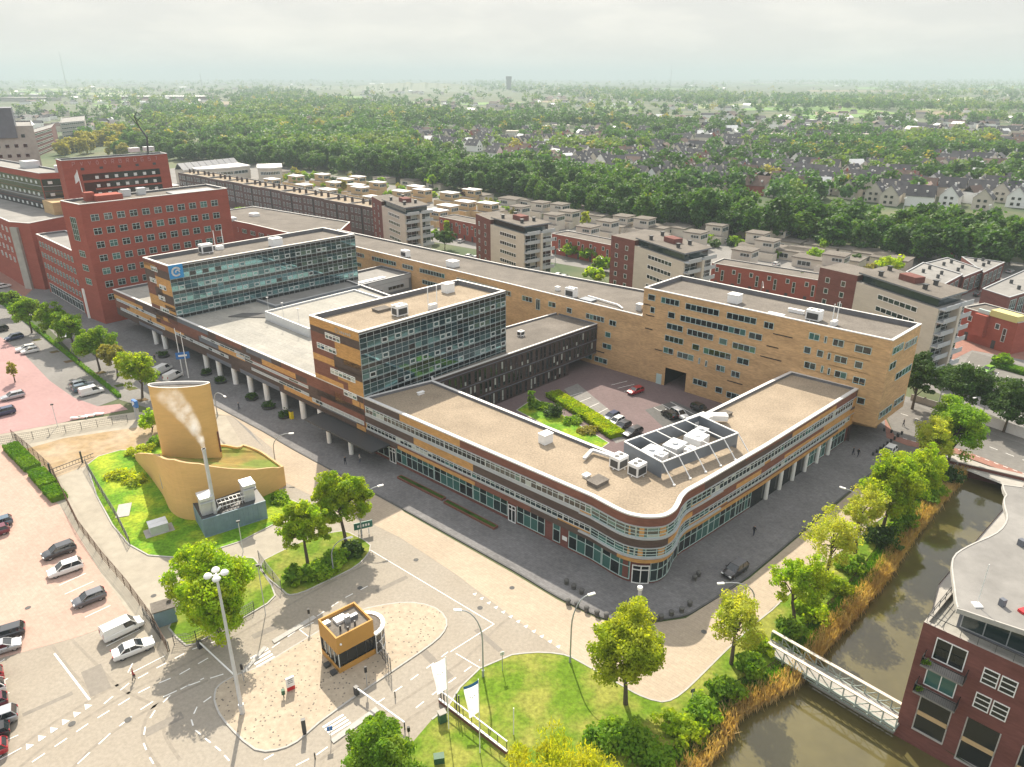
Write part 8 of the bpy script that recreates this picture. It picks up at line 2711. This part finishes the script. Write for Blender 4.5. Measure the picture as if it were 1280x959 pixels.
for x, y in ((1105, 539), (1114, 541), (1122, 545)):
    bollard((x, y), 'small bollards at the turret', 'small black bollard at the tall tan block corner', .7, .12)
# picnic-like white benches and far floodlights
for i, (x, y) in enumerate(((95, 524), (104, 523), (113, 521), (124, 519))):
    p = at(x, y)
    o = thing('bench', 'low white bench on the rose paving by the sand patch', 'bench', (*p, .02), 'white benches')
    b = MB(); b.box((*p, .35), (2.0, .6, .12), R(10)); b.build('seat', ['white_paint'], o)
    for k in (-.7, .7):
        b = MB(); b.box((p[0] + k, p[1] + k * .17, .02), (.12, .5, .34), R(10)); b.build('leg', ['white_paint'], o)
for i, (x, y, h, lab) in enumerate(((1173, 297, 13, 'floodlight mast left of the sports court'), (1229, 290, 13, 'floodlight mast right of the sports court'), (1125, 280, 13, 'floodlight mast in the tree belt'))):
    post('floodlight_mast', lab, (x, y + 2), h, .14, 'pale_metal', 'light mast', 'sports court masts', ((1.4, .4, .5), 'white_paint', 'floodlight'))
q = [at(x, y) for x, y in ((1170, 318), (1190, 321), (1192, 304), (1172, 300))]
mat('court_red', (0.36, 0.12, 0.08), 0.9, .1, .2)
o = thing('sports_hall', 'red and pale court wall showing through the trees', 'hall', (*q[0], 0))
f = Face(at(1170, 318), at(1193, 322)); b = MB(); f.beam(b, 0, f.L, 0, 6, -2, 0, 0); b.build('wall', ['court_red'], o)
f2_ = Face(at(1193, 322), at(1210, 324)); b = MB(); f2_.beam(b, .2, f2_.L, 0, 6.5, -2, 0, 0); b.build('panel', ['pale_metal'], o)
bx = thing('phone_box', 'yellow box against the last arcade column before the canopy', 'box', (PB.x, PB.y, .1))
mat('yellow_paint', (0.7, 0.55, 0.02), 0.5)
b = MB(); b.box((PB.x, PB.y, .1), (.8, .6, 1.7), R(-42)); b.build('casing', ['yellow_paint'], bx)
b = MB(); b.box((PB.x, PB.y, 1.8), (.9, .7, .1), R(-42)); b.build('lid', ['dark_metal'], bx)
# ------------------------------------------------------------------ the air
hm = bpy.data.materials.new('haze_air')
hm.use_nodes = True
t = hm.node_tree
t.nodes.clear()
ou = N(t, 'ShaderNodeOutputMaterial'); pv_ = N(t, 'ShaderNodeVolumePrincipled')
pv_.inputs['Color'].default_value = (0.52, 0.61, 0.67, 1)
pv_.inputs['Density'].default_value = 0.0002
pv_.inputs['Anisotropy'].default_value = 0.0
t.links.new(pv_.outputs[0], ou.inputs['Volume'])
MATS['haze_air'] = hm
b = MB()
b.box((0, 11900, -4.0), (32200, 24600, 204.0))
tag(b.build('haze', ['haze_air']), kind='stuff')
